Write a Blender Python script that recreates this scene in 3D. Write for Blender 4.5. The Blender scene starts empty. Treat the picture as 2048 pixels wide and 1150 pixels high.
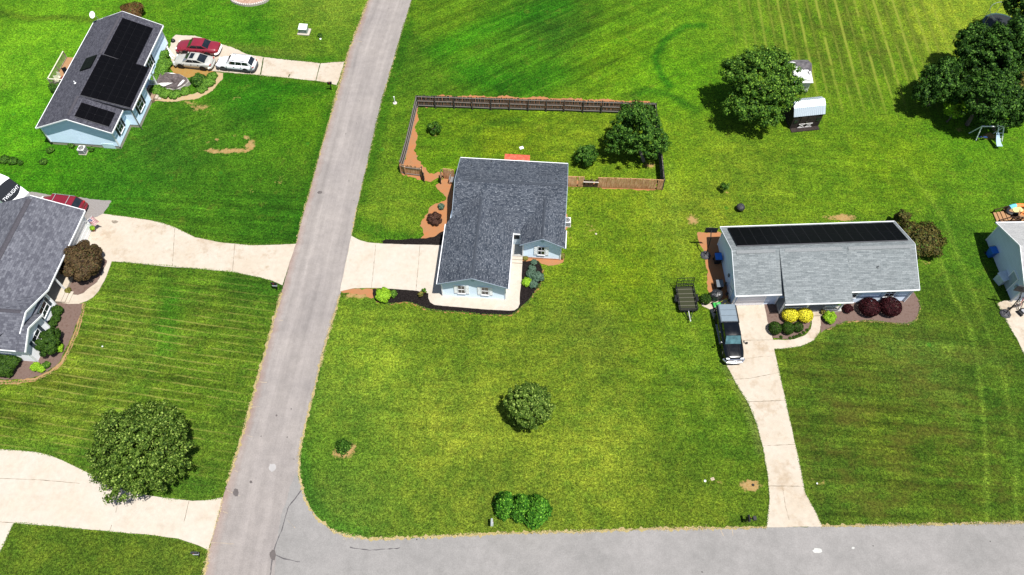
import bpy, math, random
import numpy as np
from mathutils import Vector, Matrix
random.seed(7); RNG = np.random.default_rng(11)
scene = bpy.context.scene
PI = math.pi
# ------------------------------------------------------------------ camera
CF, CP, CH = 1550.0, math.radians(58.5), 66.0
cam_d = bpy.data.cameras.new('camera'); cam = bpy.data.objects.new('camera', cam_d)
scene.collection.objects.link(cam); scene.camera = cam
cam_d.sensor_width = 36.0; cam_d.lens = 36.0 * CF / 2048.0; cam_d.clip_end = 3000; cam_d.clip_start = 0.5
cam.location = (0, 0, CH); cam.rotation_euler = (PI / 2 - CP, 0, 0)
# ------------------------------------------------------------------ light
SUN = Vector((-0.25, 0.225, -1.0)).normalized()
w = bpy.data.worlds.new('World'); scene.world = w; w.use_nodes = True
nt = w.node_tree; bg = nt.nodes['Background']
sky = nt.nodes.new('ShaderNodeTexSky'); sky.sky_type = 'NISHITA'; sky.sun_disc = False
sky.sun_elevation = math.asin(-SUN.z); sky.sun_rotation = math.atan2(-SUN.x, -SUN.y)
nt.links.new(sky.outputs[0], bg.inputs[0]); bg.inputs[1].default_value = 0.07
sl = bpy.data.lights.new('sun', 'SUN'); sl.energy = 5.0; sl.angle = math.radians(0.5); sl.color = (1, 0.965, 0.91)
so = bpy.data.objects.new('sun', sl); scene.collection.objects.link(so); so.rotation_euler = SUN.to_track_quat('-Z', 'Y').to_euler()
scene.view_settings.view_transform = 'Standard'; scene.view_settings.look = 'None'
scene.view_settings.exposure = 0.62; scene.view_settings.gamma = 1.0
GK_R, GK_G, GK_B = 0.90, 0.98, 0.74
GAIN = 1.56 * 2 ** 0.62          # rendered value of a horizontal white surface in the sun

# ------------------------------------------------------------------ basics
def at(x, y, z=0.0):
    """a point of the photograph taken down to the horizontal plane at height z"""
    u = (x - 1024) / CF; v = -(y - 575) / CF
    dy = math.cos(CP) + v * math.sin(CP); dz = -math.sin(CP) + v * math.cos(CP)
    t = (z - CH) / dz
    return Vector((u * t, dy * t, z))
def lin(c):
    return tuple(((v / 255) / 12.92 if v / 255 <= 0.04045 else ((v / 255 + 0.055) / 1.055) ** 2.4) for v in c)
def S(r, g, b, k=1.0):
    """sunlit sRGB look -> base colour"""
    return tuple(min(0.95, v / GAIN * k) for v in lin((r, g, b)))
def link(o, parent=None):
    scene.collection.objects.link(o)
    if parent: o.parent = parent
    return o
def tag(o, label=None, cat=None, group=None, kind=None):
    if label: o['label'] = label
    if cat: o['category'] = cat
    if group: o['group'] = group
    if kind: o['kind'] = kind
    return o
def empty(name, loc, rz=0.0, label=None, cat=None, group=None):
    o = bpy.data.objects.new(name, None); link(o); o.location = loc; o.rotation_euler = (0, 0, rz)
    o.empty_display_size = 0.3
    return tag(o, label, cat, group)
def copy_tree(o, parent=None):
    c = o.copy(); scene.collection.objects.link(c)
    if parent: c.parent = parent
    for ch in list(o.children): copy_tree(ch, c)
    return c

class MB:
    """collects faces, builds one mesh object; uv in metres"""
    def __init__(s): s.v = []; s.f = []; s.uv = []; s.xf = None
    def face(s, pts, uv=None):
        pts = [Vector(p) for p in pts]
        if s.xf: pts = [s.xf @ p for p in pts]
        i = len(s.v); s.v += pts; s.f.append(tuple(range(i, i + len(pts))))
        if uv is None:
            n = (pts[1] - pts[0]).cross(pts[2] - pts[0])
            if abs(n.z) > 0.9 * n.length: uv = [(p.x, p.y) for p in pts]
            else:
                h = Vector((-n.y, n.x, 0)); h = h.normalized() if h.length > 1e-9 else Vector((1, 0, 0))
                uv = [(p.dot(h), p.z) for p in pts]
        s.uv += list(uv); return s
    def box(s, x0, x1, y0, y1, z0, z1):
        p = lambda a, b, c: (a, b, c)
        s.face([p(x0,y0,z1),p(x1,y0,z1),p(x1,y1,z1),p(x0,y1,z1)]); s.face([p(x0,y1,z0),p(x1,y1,z0),p(x1,y0,z0),p(x0,y0,z0)])
        s.face([p(x0,y0,z0),p(x1,y0,z0),p(x1,y0,z1),p(x0,y0,z1)]); s.face([p(x1,y1,z0),p(x0,y1,z0),p(x0,y1,z1),p(x1,y1,z1)])
        s.face([p(x1,y0,z0),p(x1,y1,z0),p(x1,y1,z1),p(x1,y0,z1)]); s.face([p(x0,y1,z0),p(x0,y0,z0),p(x0,y0,z1),p(x0,y1,z1)])
        return s
    def cbox(s, c, sx, sy, sz, m=None):
        old = s.xf; t = Matrix.Translation(c) @ (m.to_4x4() if m else Matrix.Identity(4))
        s.xf = (old @ t) if old else t
        s.box(-sx/2, sx/2, -sy/2, sy/2, -sz/2, sz/2); s.xf = old; return s
    def bar(s, a, b, w, h=None):
        a = Vector(a); b = Vector(b); d = b - a
        q = d.to_track_quat('X', 'Z'); return s.cbox((a + b) / 2, d.length, w, h or w, q.to_matrix())
    def tube(s, pts, rad, n=8, caps=True):
        pts = [Vector(p) for p in pts]
        if not hasattr(rad, '__len__'): rad = [rad] * len(pts)
        rings = []
        for i, p in enumerate(pts):
            d = (pts[min(i + 1, len(pts) - 1)] - pts[max(i - 1, 0)]).normalized()
            q = d.to_track_quat('Z', 'Y')
            rings.append([p + q @ Vector((math.cos(2*PI*k/n) * rad[i], math.sin(2*PI*k/n) * rad[i], 0)) for k in range(n)])
        for i in range(len(rings) - 1):
            for k in range(n):
                s.face([rings[i][k], rings[i][(k+1)%n], rings[i+1][(k+1)%n], rings[i+1][k]])
        if caps:
            s.face(rings[-1]); s.face(rings[0][::-1])
        return s
    def lathe(s, prof, n=16, c=(0, 0, 0)):
        c = Vector(c); R = [[c + Vector((r*math.cos(2*PI*k/n), r*math.sin(2*PI*k/n), z)) for k in range(n)] for r, z in prof]
        for i in range(len(R) - 1):
            for k in range(n): s.face([R[i][k], R[i][(k+1)%n], R[i+1][(k+1)%n], R[i+1][k]])
        if prof[-1][0] > 1e-4: s.face(R[-1])
        return s
    def plate(s, pts, thick, uvdir=None, side=None):
        """planar polygon with thickness downwards; uv u along uvdir"""
        pts = [Vector(p) for p in pts]
        n = Vector((0, 0, 0))
        for i in range(len(pts)):
            a, b = pts[i], pts[(i+1) % len(pts)]; n += a.cross(b)
        n.normalize()
        if n.z < 0: pts = pts[::-1]; n = -n
        u = Vector(uvdir) if uvdir else (pts[1] - pts[0]); u = (u - n * u.dot(n)).normalized(); v = n.cross(u)
        s.face(pts, [(p.dot(u), p.dot(v)) for p in pts])
        low = [p - n * thick for p in pts]; s.face(low[::-1])
        for i in range(len(pts)):
            j = (i + 1) % len(pts); s.face([low[i], low[j], pts[j], pts[i]])
        return s
    def prism(s, poly, z0, z1):
        a = [Vector((p[0], p[1], z1)) for p in poly]; b = [Vector((p[0], p[1], z0)) for p in poly]
        s.face(a); s.face(b[::-1])
        for i in range(len(a)):
            j = (i + 1) % len(a); s.face([b[i], b[j], a[j], a[i]])
        return s
    def build(s, name, m, parent=None, smooth=False, merge=False, bevel=0):
        me = bpy.data.meshes.new(name); me.from_pydata([tuple(p) for p in s.v], [], s.f)
        l = me.uv_layers.new(name='UVMap'); l.data.foreach_set('uv', np.array(s.uv, 'f').ravel())
        if merge or smooth or bevel:
            import bmesh
            bm = bmesh.new(); bm.from_mesh(me); bmesh.ops.remove_doubles(bm, verts=bm.verts, dist=1e-4)
            if bevel: bmesh.ops.bevel(bm, geom=[e for e in bm.edges if len(e.link_faces) == 2 and e.calc_face_angle(0) > 0.5], offset=bevel, segments=2, affect='EDGES', profile=0.5)
            bmesh.ops.recalc_face_normals(bm, faces=bm.faces)
            bm.to_mesh(me); bm.free()
        if smooth: me.polygons.foreach_set('use_smooth', [True] * len(me.polygons))
        me.materials.append(m); me.update()
        o = bpy.data.objects.new(name, me); return link(o, parent)

# ------------------------------------------------------------------ materials
class NT:
    def __init__(s, name):
        s.m = bpy.data.materials.new(name); s.m.use_nodes = True; s.t = s.m.node_tree
        s.b = s.t.nodes['Principled BSDF']
    def n(s, typ, **kw):
        o = s.t.nodes.new('ShaderNode' + typ)
        for k, v in kw.items(): setattr(o, k, v)
        return o
    def set(s, sock, v):
        if hasattr(v, 'is_output'): s.t.links.new(v, sock)
        elif v is not None:
            if isinstance(v, (tuple, list)) and len(v) == 3 and sock.type == 'RGBA': v = (*v, 1)
            sock.default_value = v
    def math(s, op, a, b=None, c=None, clamp=False):
        o = s.n('Math', operation=op, use_clamp=clamp); s.set(o.inputs[0], a)
        if b is not None: s.set(o.inputs[1], b)
        if c is not None: s.set(o.inputs[2], c)
        return o.outputs[0]
    def noise(s, vec, scale, detail=3, rough=0.55, out=0, dim='3D'):
        o = s.n('TexNoise', noise_dimensions=dim); s.set(o.inputs['Vector'], vec); s.set(o.inputs['Scale'], scale)
        s.set(o.inputs['Detail'], detail); s.set(o.inputs['Roughness'], rough); return o.outputs[out]
    def mapr(s, v, a, b, c=0.0, d=1.0):
        o = s.n('MapRange', clamp=True); s.set(o.inputs[0], v); s.set(o.inputs[1], a); s.set(o.inputs[2], b); s.set(o.inputs[3], c); s.set(o.inputs[4], d); return o.outputs[0]
    def mix(s, f, a, b, mode='MIX'):
        o = s.n('Mix', data_type='RGBA', blend_type=mode); s.set(o.inputs[0], f); s.set(o.inputs[6], a); s.set(o.inputs[7], b); return o.outputs[2]
    def scale(s, col, k):
        o = s.n('VectorMath', operation='SCALE'); s.set(o.inputs[0], col); s.set(o.inputs['Scale'], k); return o.outputs[0]
    def pos(s): return s.n('NewGeometry').outputs['Position']
    def obj(s): return s.n('TexCoord').outputs['Object']
    def uvv(s): return s.n('TexCoord').outputs['UV']
    def mapping(s, vec, sc=(1,1,1), rot=(0,0,0), loc=(0,0,0)):
        o = s.n('Mapping'); s.set(o.inputs[0], vec); o.inputs['Scale'].default_value = sc; o.inputs['Rotation'].default_value = rot; o.inputs['Location'].default_value = loc; return o.outputs[0]
    def bump(s, h, strength=0.3, dist=0.05):
        o = s.n('Bump'); s.set(o.inputs['Height'], h); o.inputs['Strength'].default_value = strength; o.inputs['Distance'].default_value = dist
        s.t.links.new(o.outputs[0], s.b.inputs['Normal'])
    def done(s, col, rough=0.8, spec=0.3, metal=0.0):
        s.set(s.b.inputs['Base Color'], col); s.set(s.b.inputs['Roughness'], rough)
        s.set(s.b.inputs['Specular IOR Level'], spec); s.set(s.b.inputs['Metallic'], metal); return s.m
def simple(name, c, rough=0.7, spec=0.3, metal=0.0, var=0.18, sc=2.5, coat=0.0, c2=None, bump=0.0):
    t = NT(name); n1 = t.noise(t.obj(), sc, 4); n2 = t.noise(t.obj(), sc * 9, 3)
    f = t.math('ADD', t.math('MULTIPLY', n1, 0.65), t.math('MULTIPLY', n2, 0.35))
    k = t.mapr(f, 0.3, 0.7, 1 - var, 1 + var)
    col = t.scale(t.mix(t.mapr(f, 0.38, 0.62), c, c2), k) if c2 else t.scale(t.mix(0.0, c, c), k)
    if bump: t.bump(n2, bump, 0.02)
    m = t.done(col, rough, spec, metal)
    if coat: t.b.inputs['Coat Weight'].default_value = coat; t.b.inputs['Coat Roughness'].default_value = 0.05
    return m
def paint(name, c, coat=0.8, rough=0.35, metal=0.0):
    t = NT(name); d = t.noise(t.obj(), 1.3, 4)
    m = t.done(t.scale(t.mix(0.0, c, c), t.mapr(d, 0.3, 0.7, 0.9, 1.06)), t.mapr(d, 0.3, 0.7, rough, rough + 0.15), 0.5, metal)
    t.b.inputs['Coat Weight'].default_value = coat; t.b.inputs['Coat Roughness'].default_value = 0.06; return m
def glass(name, c=(0.012, 0.016, 0.02), rough=0.04):
    t = NT(name); d = t.noise(t.obj(), 2.0, 2)
    return t.done(t.scale(t.mix(0.0, c, c), t.mapr(d, 0.3, 0.7, 0.7, 1.6)), rough, 0.8)
def shingle(name, dark, light, spec_c, bw=0.32, bh=0.16, streak=0.4, speck=0.6, patch=0.15):
    t = NT(name); uv = t.uvv()
    br = t.n('TexBrick', offset=0.37); t.set(br.inputs['Vector'], uv); t.set(br.inputs['Scale'], 1.0)
    br.inputs['Brick Width'].default_value = bw; br.inputs['Row Height'].default_value = bh
    br.inputs['Mortar Size'].default_value = 0.008; br.inputs['Mortar Smooth'].default_value = 0.2; br.inputs['Bias'].default_value = -0.05
    t.set(br.inputs['Color1'], (0, 0, 0)); t.set(br.inputs['Color2'], (1, 1, 1)); t.set(br.inputs['Mortar'], (0.0, 0.0, 0.0))
    v = t.n('SeparateColor'); t.set(v.inputs[0], br.outputs['Color'])
    st = t.noise(t.mapping(uv, (1.6, 7.0, 1)), 1.0, 3, 0.65)
    f = t.math('ADD', t.math('MULTIPLY', v.outputs[0], 1 - streak), t.math('MULTIPLY', t.mapr(st, 0.3, 0.7), streak))
    col = t.mix(f, dark, light)
    sp = t.noise(t.mapping(uv, (4.6, 8.5, 1), loc=(3, 7, 0)), 1.0, 2, 0.7)
    col = t.mix(t.math('MULTIPLY', t.mapr(sp, 0.55, 0.66), speck), col, spec_c)
    big = t.noise(uv, 0.35, 4); gr = t.noise(uv, 14, 3, 0.8)
    col = t.scale(col, t.math('MULTIPLY', t.mapr(big, 0.3, 0.7, 1 - patch, 1 + patch), t.mapr(gr, 0.25, 0.75, 0.72, 1.28)))
    col = t.mix(t.math('MULTIPLY', br.outputs['Fac'], 0.35), col, (0.01, 0.01, 0.012))
    saw = t.math('FRACT', t.math('DIVIDE', t.n('SeparateXYZ').outputs[1], bh))
    t.bump(t.math('ADD', t.math('MULTIPLY', br.outputs['Fac'], -1.0), gr), 0.5, 0.012)
    return t.done(col, 0.92, 0.12)
def siding(name, c, lap=0.2, dirt=0.1):
    t = NT(name); uv = t.uvv(); sx = t.n('SeparateXYZ'); t.set(sx.inputs[0], uv)
    fr = t.math('FRACT', t.math('DIVIDE', sx.outputs[1], lap))
    line = t.mapr(fr, 0.0, 0.12, 0.72, 1.0); n = t.noise(t.mapping(uv, (0.6, 2.2, 1)), 1.2, 4)
    col = t.scale(t.mix(0.0, c, c), t.math('MULTIPLY', line, t.mapr(n, 0.3, 0.7, 1 - dirt, 1.0)))
    g = t.n('NewGeometry'); ad = t.n('VectorMath', operation='ADD'); t.set(ad.inputs[0], g.outputs['Normal']); ad.inputs[1].default_value = (0, 0, 0.13)
    nm = t.n('VectorMath', operation='NORMALIZE'); t.set(nm.inputs[0], ad.outputs[0]); t.t.links.new(nm.outputs[0], t.b.inputs['Normal'])   # lap boards lean out at their lower edge
    return t.done(col, 0.6, 0.2)
def solar(name, cell=(0.0015, 0.0015, 0.0022), lines=(0.012, 0.012, 0.014), pw=1.0, ph=1.7):
    t = NT(name); uv = t.uvv(); sx = t.n('SeparateXYZ'); t.set(sx.inputs[0], uv)
    def grid(o, p, wd):
        fr = t.math('FRACT', t.math('DIVIDE', o, p)); return t.math('GREATER_THAN', t.math('ABSOLUTE', t.math('SUBTRACT', fr, 0.5)), 0.5 - wd / p)
    g1 = t.math('MAXIMUM', grid(sx.outputs[0], pw, 0.02), grid(sx.outputs[1], ph, 0.02))
    g2 = t.math('MAXIMUM', grid(sx.outputs[0], 0.165, 0.006), grid(sx.outputs[1], 0.165, 0.006))
    n = t.noise(uv, 3.0, 3)
    col = t.mix(g2, t.scale(t.mix(0.0, cell, cell), t.mapr(n, 0.3, 0.7, 0.6, 1.6)), t.mix(0.5, cell, lines)); col = t.mix(g1, col, lines)
    return t.done(col, 0.4, 0.06)
def foliage_mat(name, c1, c2, c3=None, trans=0.25, rough=0.6):
    """leaves vary by a per-leaf attribute and by clump"""
    t = NT(name); a = t.n('Attribute', attribute_name='rnd').outputs['Fac']
    n = t.noise(t.obj(), 0.9, 3)
    f = t.math('ADD', t.math('MULTIPLY', a, 0.65), t.math('MULTIPLY', n, 0.35))
    col = t.mix(t.mapr(f, 0.25, 0.75), c1, c2)
    if c3: col = t.mix(t.mapr(a, 0.82, 0.95), col, c3)
    m = t.done(col, rough, 0.10)
    tr = t.n('BsdfTranslucent'); t.set(tr.inputs[0], t.scale(col, 1.1)); mx = t.n('MixShader'); mx.inputs[0].default_value = trans
    out = t.t.nodes['Material Output']
    t.t.links.new(t.b.outputs[0], mx.inputs[1]); t.t.links.new(tr.outputs[0], mx.inputs[2]); t.t.links.new(mx.outputs[0], out.inputs[0])
    return m
def concrete(name, c, c2, stain=(0.3, 0.2, 0.12), stainamt=0.25):
    t = NT(name); p = t.pos()
    n1 = t.noise(p, 0.35, 5); n2 = t.noise(p, 2.2, 5, 0.6); n3 = t.noise(p, 16, 3, 0.7); n4 = t.noise(t.mapping(p, (1, 1, 1), loc=(9, 4, 2)), 0.7, 4, 0.7)
    col = t.mix(t.mapr(n1, 0.35, 0.65), c, c2)
    col = t.mix(t.math('MULTIPLY', t.mapr(n4, 0.52, 0.75), stainamt), col, stain)
    col = t.scale(col, t.math('MULTIPLY', t.mapr(n2, 0.3, 0.7, 0.93, 1.06), t.mapr(n3, 0.3, 0.7, 0.94, 1.05)))
    t.bump(n3, 0.25, 0.01); return t.done(col, 0.9, 0.15)
def asphalt(name, c, c2, edge=None, uvroad=False, spots=True):
    t = NT(name); p = t.pos(); uv = t.uvv()
    n1 = t.noise(p, 0.22, 5, 0.6); n2 = t.noise(p, 1.3, 5, 0.65); n3 = t.noise(p, 9, 4, 0.8); n5 = t.noise(p, 28, 2, 0.8)
    col = t.mix(t.mapr(n1, 0.35, 0.65), c, c2)
    if uvroad:
        sx = t.n('SeparateXYZ'); t.set(sx.inputs[0], uv); u = sx.outputs[0]
        st = t.noise(t.mapping(uv, (7.0, 0.05, 1)), 1.0, 4, 0.6)
        col = t.scale(col, t.mapr(st, 0.3, 0.7, 0.84, 1.12))
        e1 = t.mapr(t.math('ADD', u, t.math('MULTIPLY', n2, 0.12)), 0.20, 0.08)
        col = t.mix(t.math('MULTIPLY', e1, t.mapr(n1, 0.3, 0.6, 0.25, 0.75)), col, edge)
        wt = t.math('ABSOLUTE', t.math('SUBTRACT', t.math('ABSOLUTE', t.math('SUBTRACT', u, 0.5)), 0.17))
        col = t.scale(col, t.mapr(wt, 0.0, 0.1, 1.06, 0.98))
    col = t.scale(col, t.math('MULTIPLY', t.mapr(n2, 0.3, 0.7, 0.90, 1.08), t.math('MULTIPLY', t.mapr(n3, 0.3, 0.7, 0.86, 1.12), t.mapr(n5, 0.3, 0.7, 0.9, 1.1))))
    sp = t.n('TexVoronoi', feature='F1'); t.set(sp.inputs['Vector'], p); sp.inputs['Scale'].default_value = 0.9
    rr = t.n('SeparateColor'); t.set(rr.inputs[0], sp.outputs['Color'])
    dot = t.math('MULTIPLY', t.math('LESS_THAN', sp.outputs['Distance'], 0.055), t.math('GREATER_THAN', rr.outputs[0], 0.72))
    col = t.mix(t.math('MULTIPLY', dot, 0.75), col, (0.02, 0.018, 0.016))
    t.bump(n3, 0.3, 0.01); return t.done(col, 0.93, 0.12)

M = {}
M['white'] = simple('white trim paint', (0.80, 0.81, 0.82), 0.5, var=0.04)
M['dark'] = simple('black metal', (0.006, 0.006, 0.007), 0.5, 0.25)
M['blackpl'] = simple('black plastic', (0.008, 0.008, 0.009), 0.45, 0.4)
M['glass'] = glass('window glass')
M['carglass'] = glass('car glass', (0.008, 0.011, 0.014))
M['carglass_lit'] = glass('windscreen painted reflection', (0.05, 0.11, 0.12), 0.08)  # blue reflection on the pickup windscreen put into the pane colour
M['tyre'] = simple('tyre rubber', (0.012, 0.012, 0.012), 0.85)
M['rim'] = simple('alloy wheel', (0.55, 0.56, 0.58), 0.3, 0.5, 0.7)
M['chrome'] = simple('chrome', (0.6, 0.6, 0.62), 0.15, 0.5, 0.9, var=0.05)
M['bark'] = simple('bark', (0.09, 0.065, 0.05), 0.95, c2=(0.16, 0.13, 0.11), sc=6)
M['barkpale'] = simple('pale bark', (0.26, 0.24, 0.21), 0.95, c2=(0.15, 0.13, 0.11), sc=6)
M['foundation'] = simple('foundation block', (0.42, 0.38, 0.32), 0.9, c2=(0.34, 0.30, 0.25))
M['conc'] = concrete('concrete', S(255, 244, 228), S(253, 238, 218), S(222, 200, 174), 0.35)
M['conc_dirty'] = concrete('worn concrete', S(246, 229, 206), S(254, 241, 222), S(206, 176, 140), 0.7)
M['dirt'] = simple('red clay', S(226, 166, 116), 0.95, c2=S(208, 136, 86), sc=1.4, var=0.3, bump=0.4)
M['straw'] = simple('pine straw', S(226, 188, 138), 0.95, c2=S(196, 146, 96), sc=3.0, var=0.3, bump=0.4)
M['mulch'] = simple('black mulch', (0.008, 0.006, 0.006), 0.95, spec=.05, c2=(0.016, 0.013, 0.012), sc=7, var=0.5, bump=0.6)
M['gravelbed'] = simple('brown mulch', S(178, 150, 138), 0.95, c2=S(112, 88, 78), sc=4, var=0.6, bump=0.6)
M['gravel'] = simple('gravel', S(206, 200, 196), 0.95, c2=S(160, 152, 148), sc=7, var=0.28, bump=0.5)
M['solar'] = solar('solar cells')
M['panel_rail'] = simple('panel rail', (0.10, 0.10, 0.11), 0.5)
def boards(name, c, c2):
    t = NT(name); n = t.noise(t.mapping(t.obj(), (9, 9, 1.2)), 1.0, 3, 0.6); g = t.noise(t.mapping(t.obj(), (30, 30, 3)), 1.0, 3, 0.7)
    sx = t.n('SeparateXYZ'); t.set(sx.inputs[0], t.obj())
    col = t.scale(t.mix(t.mapr(n, 0.35, 0.65), c, c2), t.mapr(g, 0.3, 0.7, 0.7, 1.2))
    col = t.mix(t.mapr(t.math('ADD', sx.outputs[2], t.math('MULTIPLY', n, 0.5)), 0.55, 0.2), col, c2); return t.done(col, 0.85, 0.15)
M['wood_new'] = boards('fence boards', (.66,.40,.23), (.36,.16,.07))
M['wood_old'] = simple('weathered boards', (0.045, 0.04, 0.036), 0.9, c2=(0.085, 0.075, 0.065), sc=4, var=0.35)
M['wood_grey'] = simple('silvered rail', (0.24, 0.22, 0.20), 0.85, c2=(0.16, 0.14, 0.13), sc=5)
M['deckwood'] = simple('deck boards', S(232, 180, 132), 0.8, c2=S(210, 160, 110), sc=3)
M['plantgreen'] = foliage_mat('green leaves', (0.03, 0.08, 0.012), (0.09, 0.20, 0.03))
# ------------------------------------------------------------------ ground colour plan (where which grass grows)
TINT = [(60,130,125,180,35),(100,60,130,185,35),(20,15,118,165,32),(300,20,112,160,30),(420,50,100,160,25),(520,60,80,142,22),(600,50,125,155,40),(650,20,140,165,50),(620,100,118,150,38),(550,230,84,138,24),(590,230,110,155,22),(520,210,58,118,26),(400,250,90,135,30),(330,300,72,122,30),
 (250,360,70,130,25),(100,340,84,150,22),(20,260,112,180,28),(450,400,80,130,26),(540,440,66,118,22),(350,560,100,135,34),(270,600,122,147,42),(300,700,128,150,46),(110,790,132,147,44),(100,850,120,143,42),(450,650,118,142,38),(500,600,88,122,32),(360,760,108,136,34),
 (20,800,128,150,40),(420,900,104,132,38),(200,1100,108,128,38),(350,1120,112,130,42),(900,80,98,145,24),(880,40,112,146,28),(1100,60,66,112,24),(1040,100,84,140,22),(1230,118,120,160,24),(1350,150,112,162,24),(1000,160,74,125,20),(820,100,86,126,26),(1400,60,118,160,30),
 (1500,50,124,158,36),(1650,100,116,146,32),(1750,200,120,154,30),(1910,48,164,180,50),(1770,320,126,156,28),(1350,330,138,166,34),(1400,420,150,162,44),(1250,560,140,160,30),(1300,640,130,152,32),(1200,400,140,160,36),(1160,500,134,156,36),
 (750,720,154,174,52),(900,850,154,165,52),(1200,900,152,164,50),(1100,740,132,148,42),(1200,670,128,142,44),(900,660,126,146,40),(1350,1000,118,136,38),(1450,860,100,130,32),(700,800,138,160,52),(650,900,104,138,40),(650,1000,112,138,48),(760,400,128,155,40),(740,300,108,140,32),(1000,290,134,154,28),(900,330,122,158,28),(1180,280,134,156,34),(1000,1030,130,146,46),
 (1700,800,96,116,34),(1750,850,108,124,34),(1900,900,96,120,32),(1850,740,104,122,42),(1930,630,94,120,32),(1930,500,96,136,32),(2000,350,106,148,30),(2000,800,88,118,32),(1650,950,98,122,36),(1380,700,116,146,34),(1420,780,110,138,32),(1950,270,112,160,28),(1650,350,122,154,32),(1560,520,124,150,34),(1480,360,132,154,38)]
STR_ = []   # (px polyline, half width m, colour, strength) strips of other growth
def strip(pts, w, col, k): STR_.append((pts, w, col, k))
strip([(0,25),(60,38),(130,34),(190,40)], 0.5, (96,120,30), 0.75)
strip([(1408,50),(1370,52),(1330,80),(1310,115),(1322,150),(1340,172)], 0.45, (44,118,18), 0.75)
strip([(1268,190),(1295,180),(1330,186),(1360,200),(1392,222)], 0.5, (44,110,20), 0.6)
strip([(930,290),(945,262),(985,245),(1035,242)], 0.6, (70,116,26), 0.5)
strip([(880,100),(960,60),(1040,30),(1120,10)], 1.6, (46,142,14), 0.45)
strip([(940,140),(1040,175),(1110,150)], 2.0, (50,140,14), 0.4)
strip([(1340,330),(1350,430),(1375,560),(1390,700),(1420,830)], 0.55, (158,180,60), 0.25)
strip([(1300,330),(1310,430),(1330,560),(1340,700),(1360,860)], 0.6, (150,172,56), 0.25)
strip([(1880,520),(1905,590),(1935,640),(1952,700),(1965,800),(1972,900),(1975,1040)], 0.16, (152,178,60), 0.55)
strip([(1905,480),(1935,560),(1975,660),(2010,760),(2030,900),(2035,1040)], 0.2, (150,176,60), 0.35)
strip([(1800,320),(1850,380),(1890,440),(1905,480)], 0.25, (150,176,60), 0.3)
strip([(1600,660),(1750,690),(1900,700),(2000,720)], 0.8, (120,146,52), 0.45)
strip([(1900,780),(1930,850),(1940,920)], 0.5, (120,136,52), 0.3)
strip([(1455,730),(1490,790),(1512,850),(1526,900)], 0.5, (140,148,76), 0.55)
strip([(340,600),(335,650),(330,690)], 1.2, (60,128,22), 0.6)
strip([(665,215),(650,280),(632,350),(612,420),(596,480)], 0.8, (42,108,12), 0.6)
strip([(600,900),(604,960),(620,1010),(660,1050),(720,1066)], 0.7, (70,128,36), 0.55)
strip([(648,640),(630,720),(612,820)], 0.9, (64,120,40), 0.55)
strip([(690,430),(760,470),(840,478)], 0.8, (56,124,20), 0.6)
strip([(460,560),(520,575),(552,585)], 0.9, (50,104,20), 0.6)
strip([(820,40),(800,110),(775,200),(750,300),(726,400)], 0.6, (52,112,18), 0.55)
strip([(0,900),(150,905),(300,975),(420,985)], 0.9, (70,124,34), 0.4)
strip([(450,150),(540,170),(640,180)], 1.0, (44,112,12), 0.7)
strip([(450,180),(520,210),(560,190)], 1.8, (60,132,12), 0.5)
strip([(540,112),(600,118),(660,122)], 0.7, (70,130,20), 0.7)
strip([(455,92),(520,100),(600,112)], 0.6, (130,150,50), 0.7)
DIRT = [  # (px,py,rx m,ry m,strength) bare soil or dead spots
 (468,301,2.0,0.35,1.15),(500,290,0.55,0.9,1.1),(493,275,0.5,0.35,0.9),(425,299,1.2,0.22,0.95),(440,304,1.5,0.3,1.1),(433,280,0.35,0.3,0.8),(470,272,.4,.25,.7),(415,285,.4,.25,.6),(400,214,1.3,0.7,0.75),(375,205,1.1,0.5,0.7),(420,225,0.6,0.9,0.5),(560,360,0.6,0.9,0.5),(475,195,0.9,0.5,0.5),(500,380,0.5,0.8,0.4),
 (1385,440,0.6,0.7,1.1),(1687,435,1.3,0.45,1.3),(1655,435,0.5,0.5,0.8),(1500,971,0.85,0.5,1.4),(690,900,1.05,0.85,1.1),(1640,965,1.0,0.5,0.5),(1978,272,0.9,0.5,1.2),(1920,258,0.6,0.5,0.7),
 (1585,200,2.6,0.35,1.0),(1415,485,0.6,1.0,1.0),(1055,1018,0.8,0.4,0.8),(1190,360,0.9,0.25,0.6),(870,272,0.5,0.3,0.6),(1300,330,0.7,0.5,0.9),(1150,375,1.2,0.3,0.6),(1182,455,0.9,0.8,0.5),(715,590,1.6,0.4,1.1),(1180,302,.5,.4,.3),(1000,690,1.1,.4,.25),
 (1440,965,0.5,0.3,0.6),(1140,470,0.7,0.6,0.5),(1450,385,0.5,0.3,0.5),(1850,525,0.8,0.4,0.5),(480,620,0.4,0.3,0.3),(275,815,.6,.5,.3),(1270,700,1.5,1.0,0.15),(950,740,2.5,1.5,0.12)]

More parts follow.
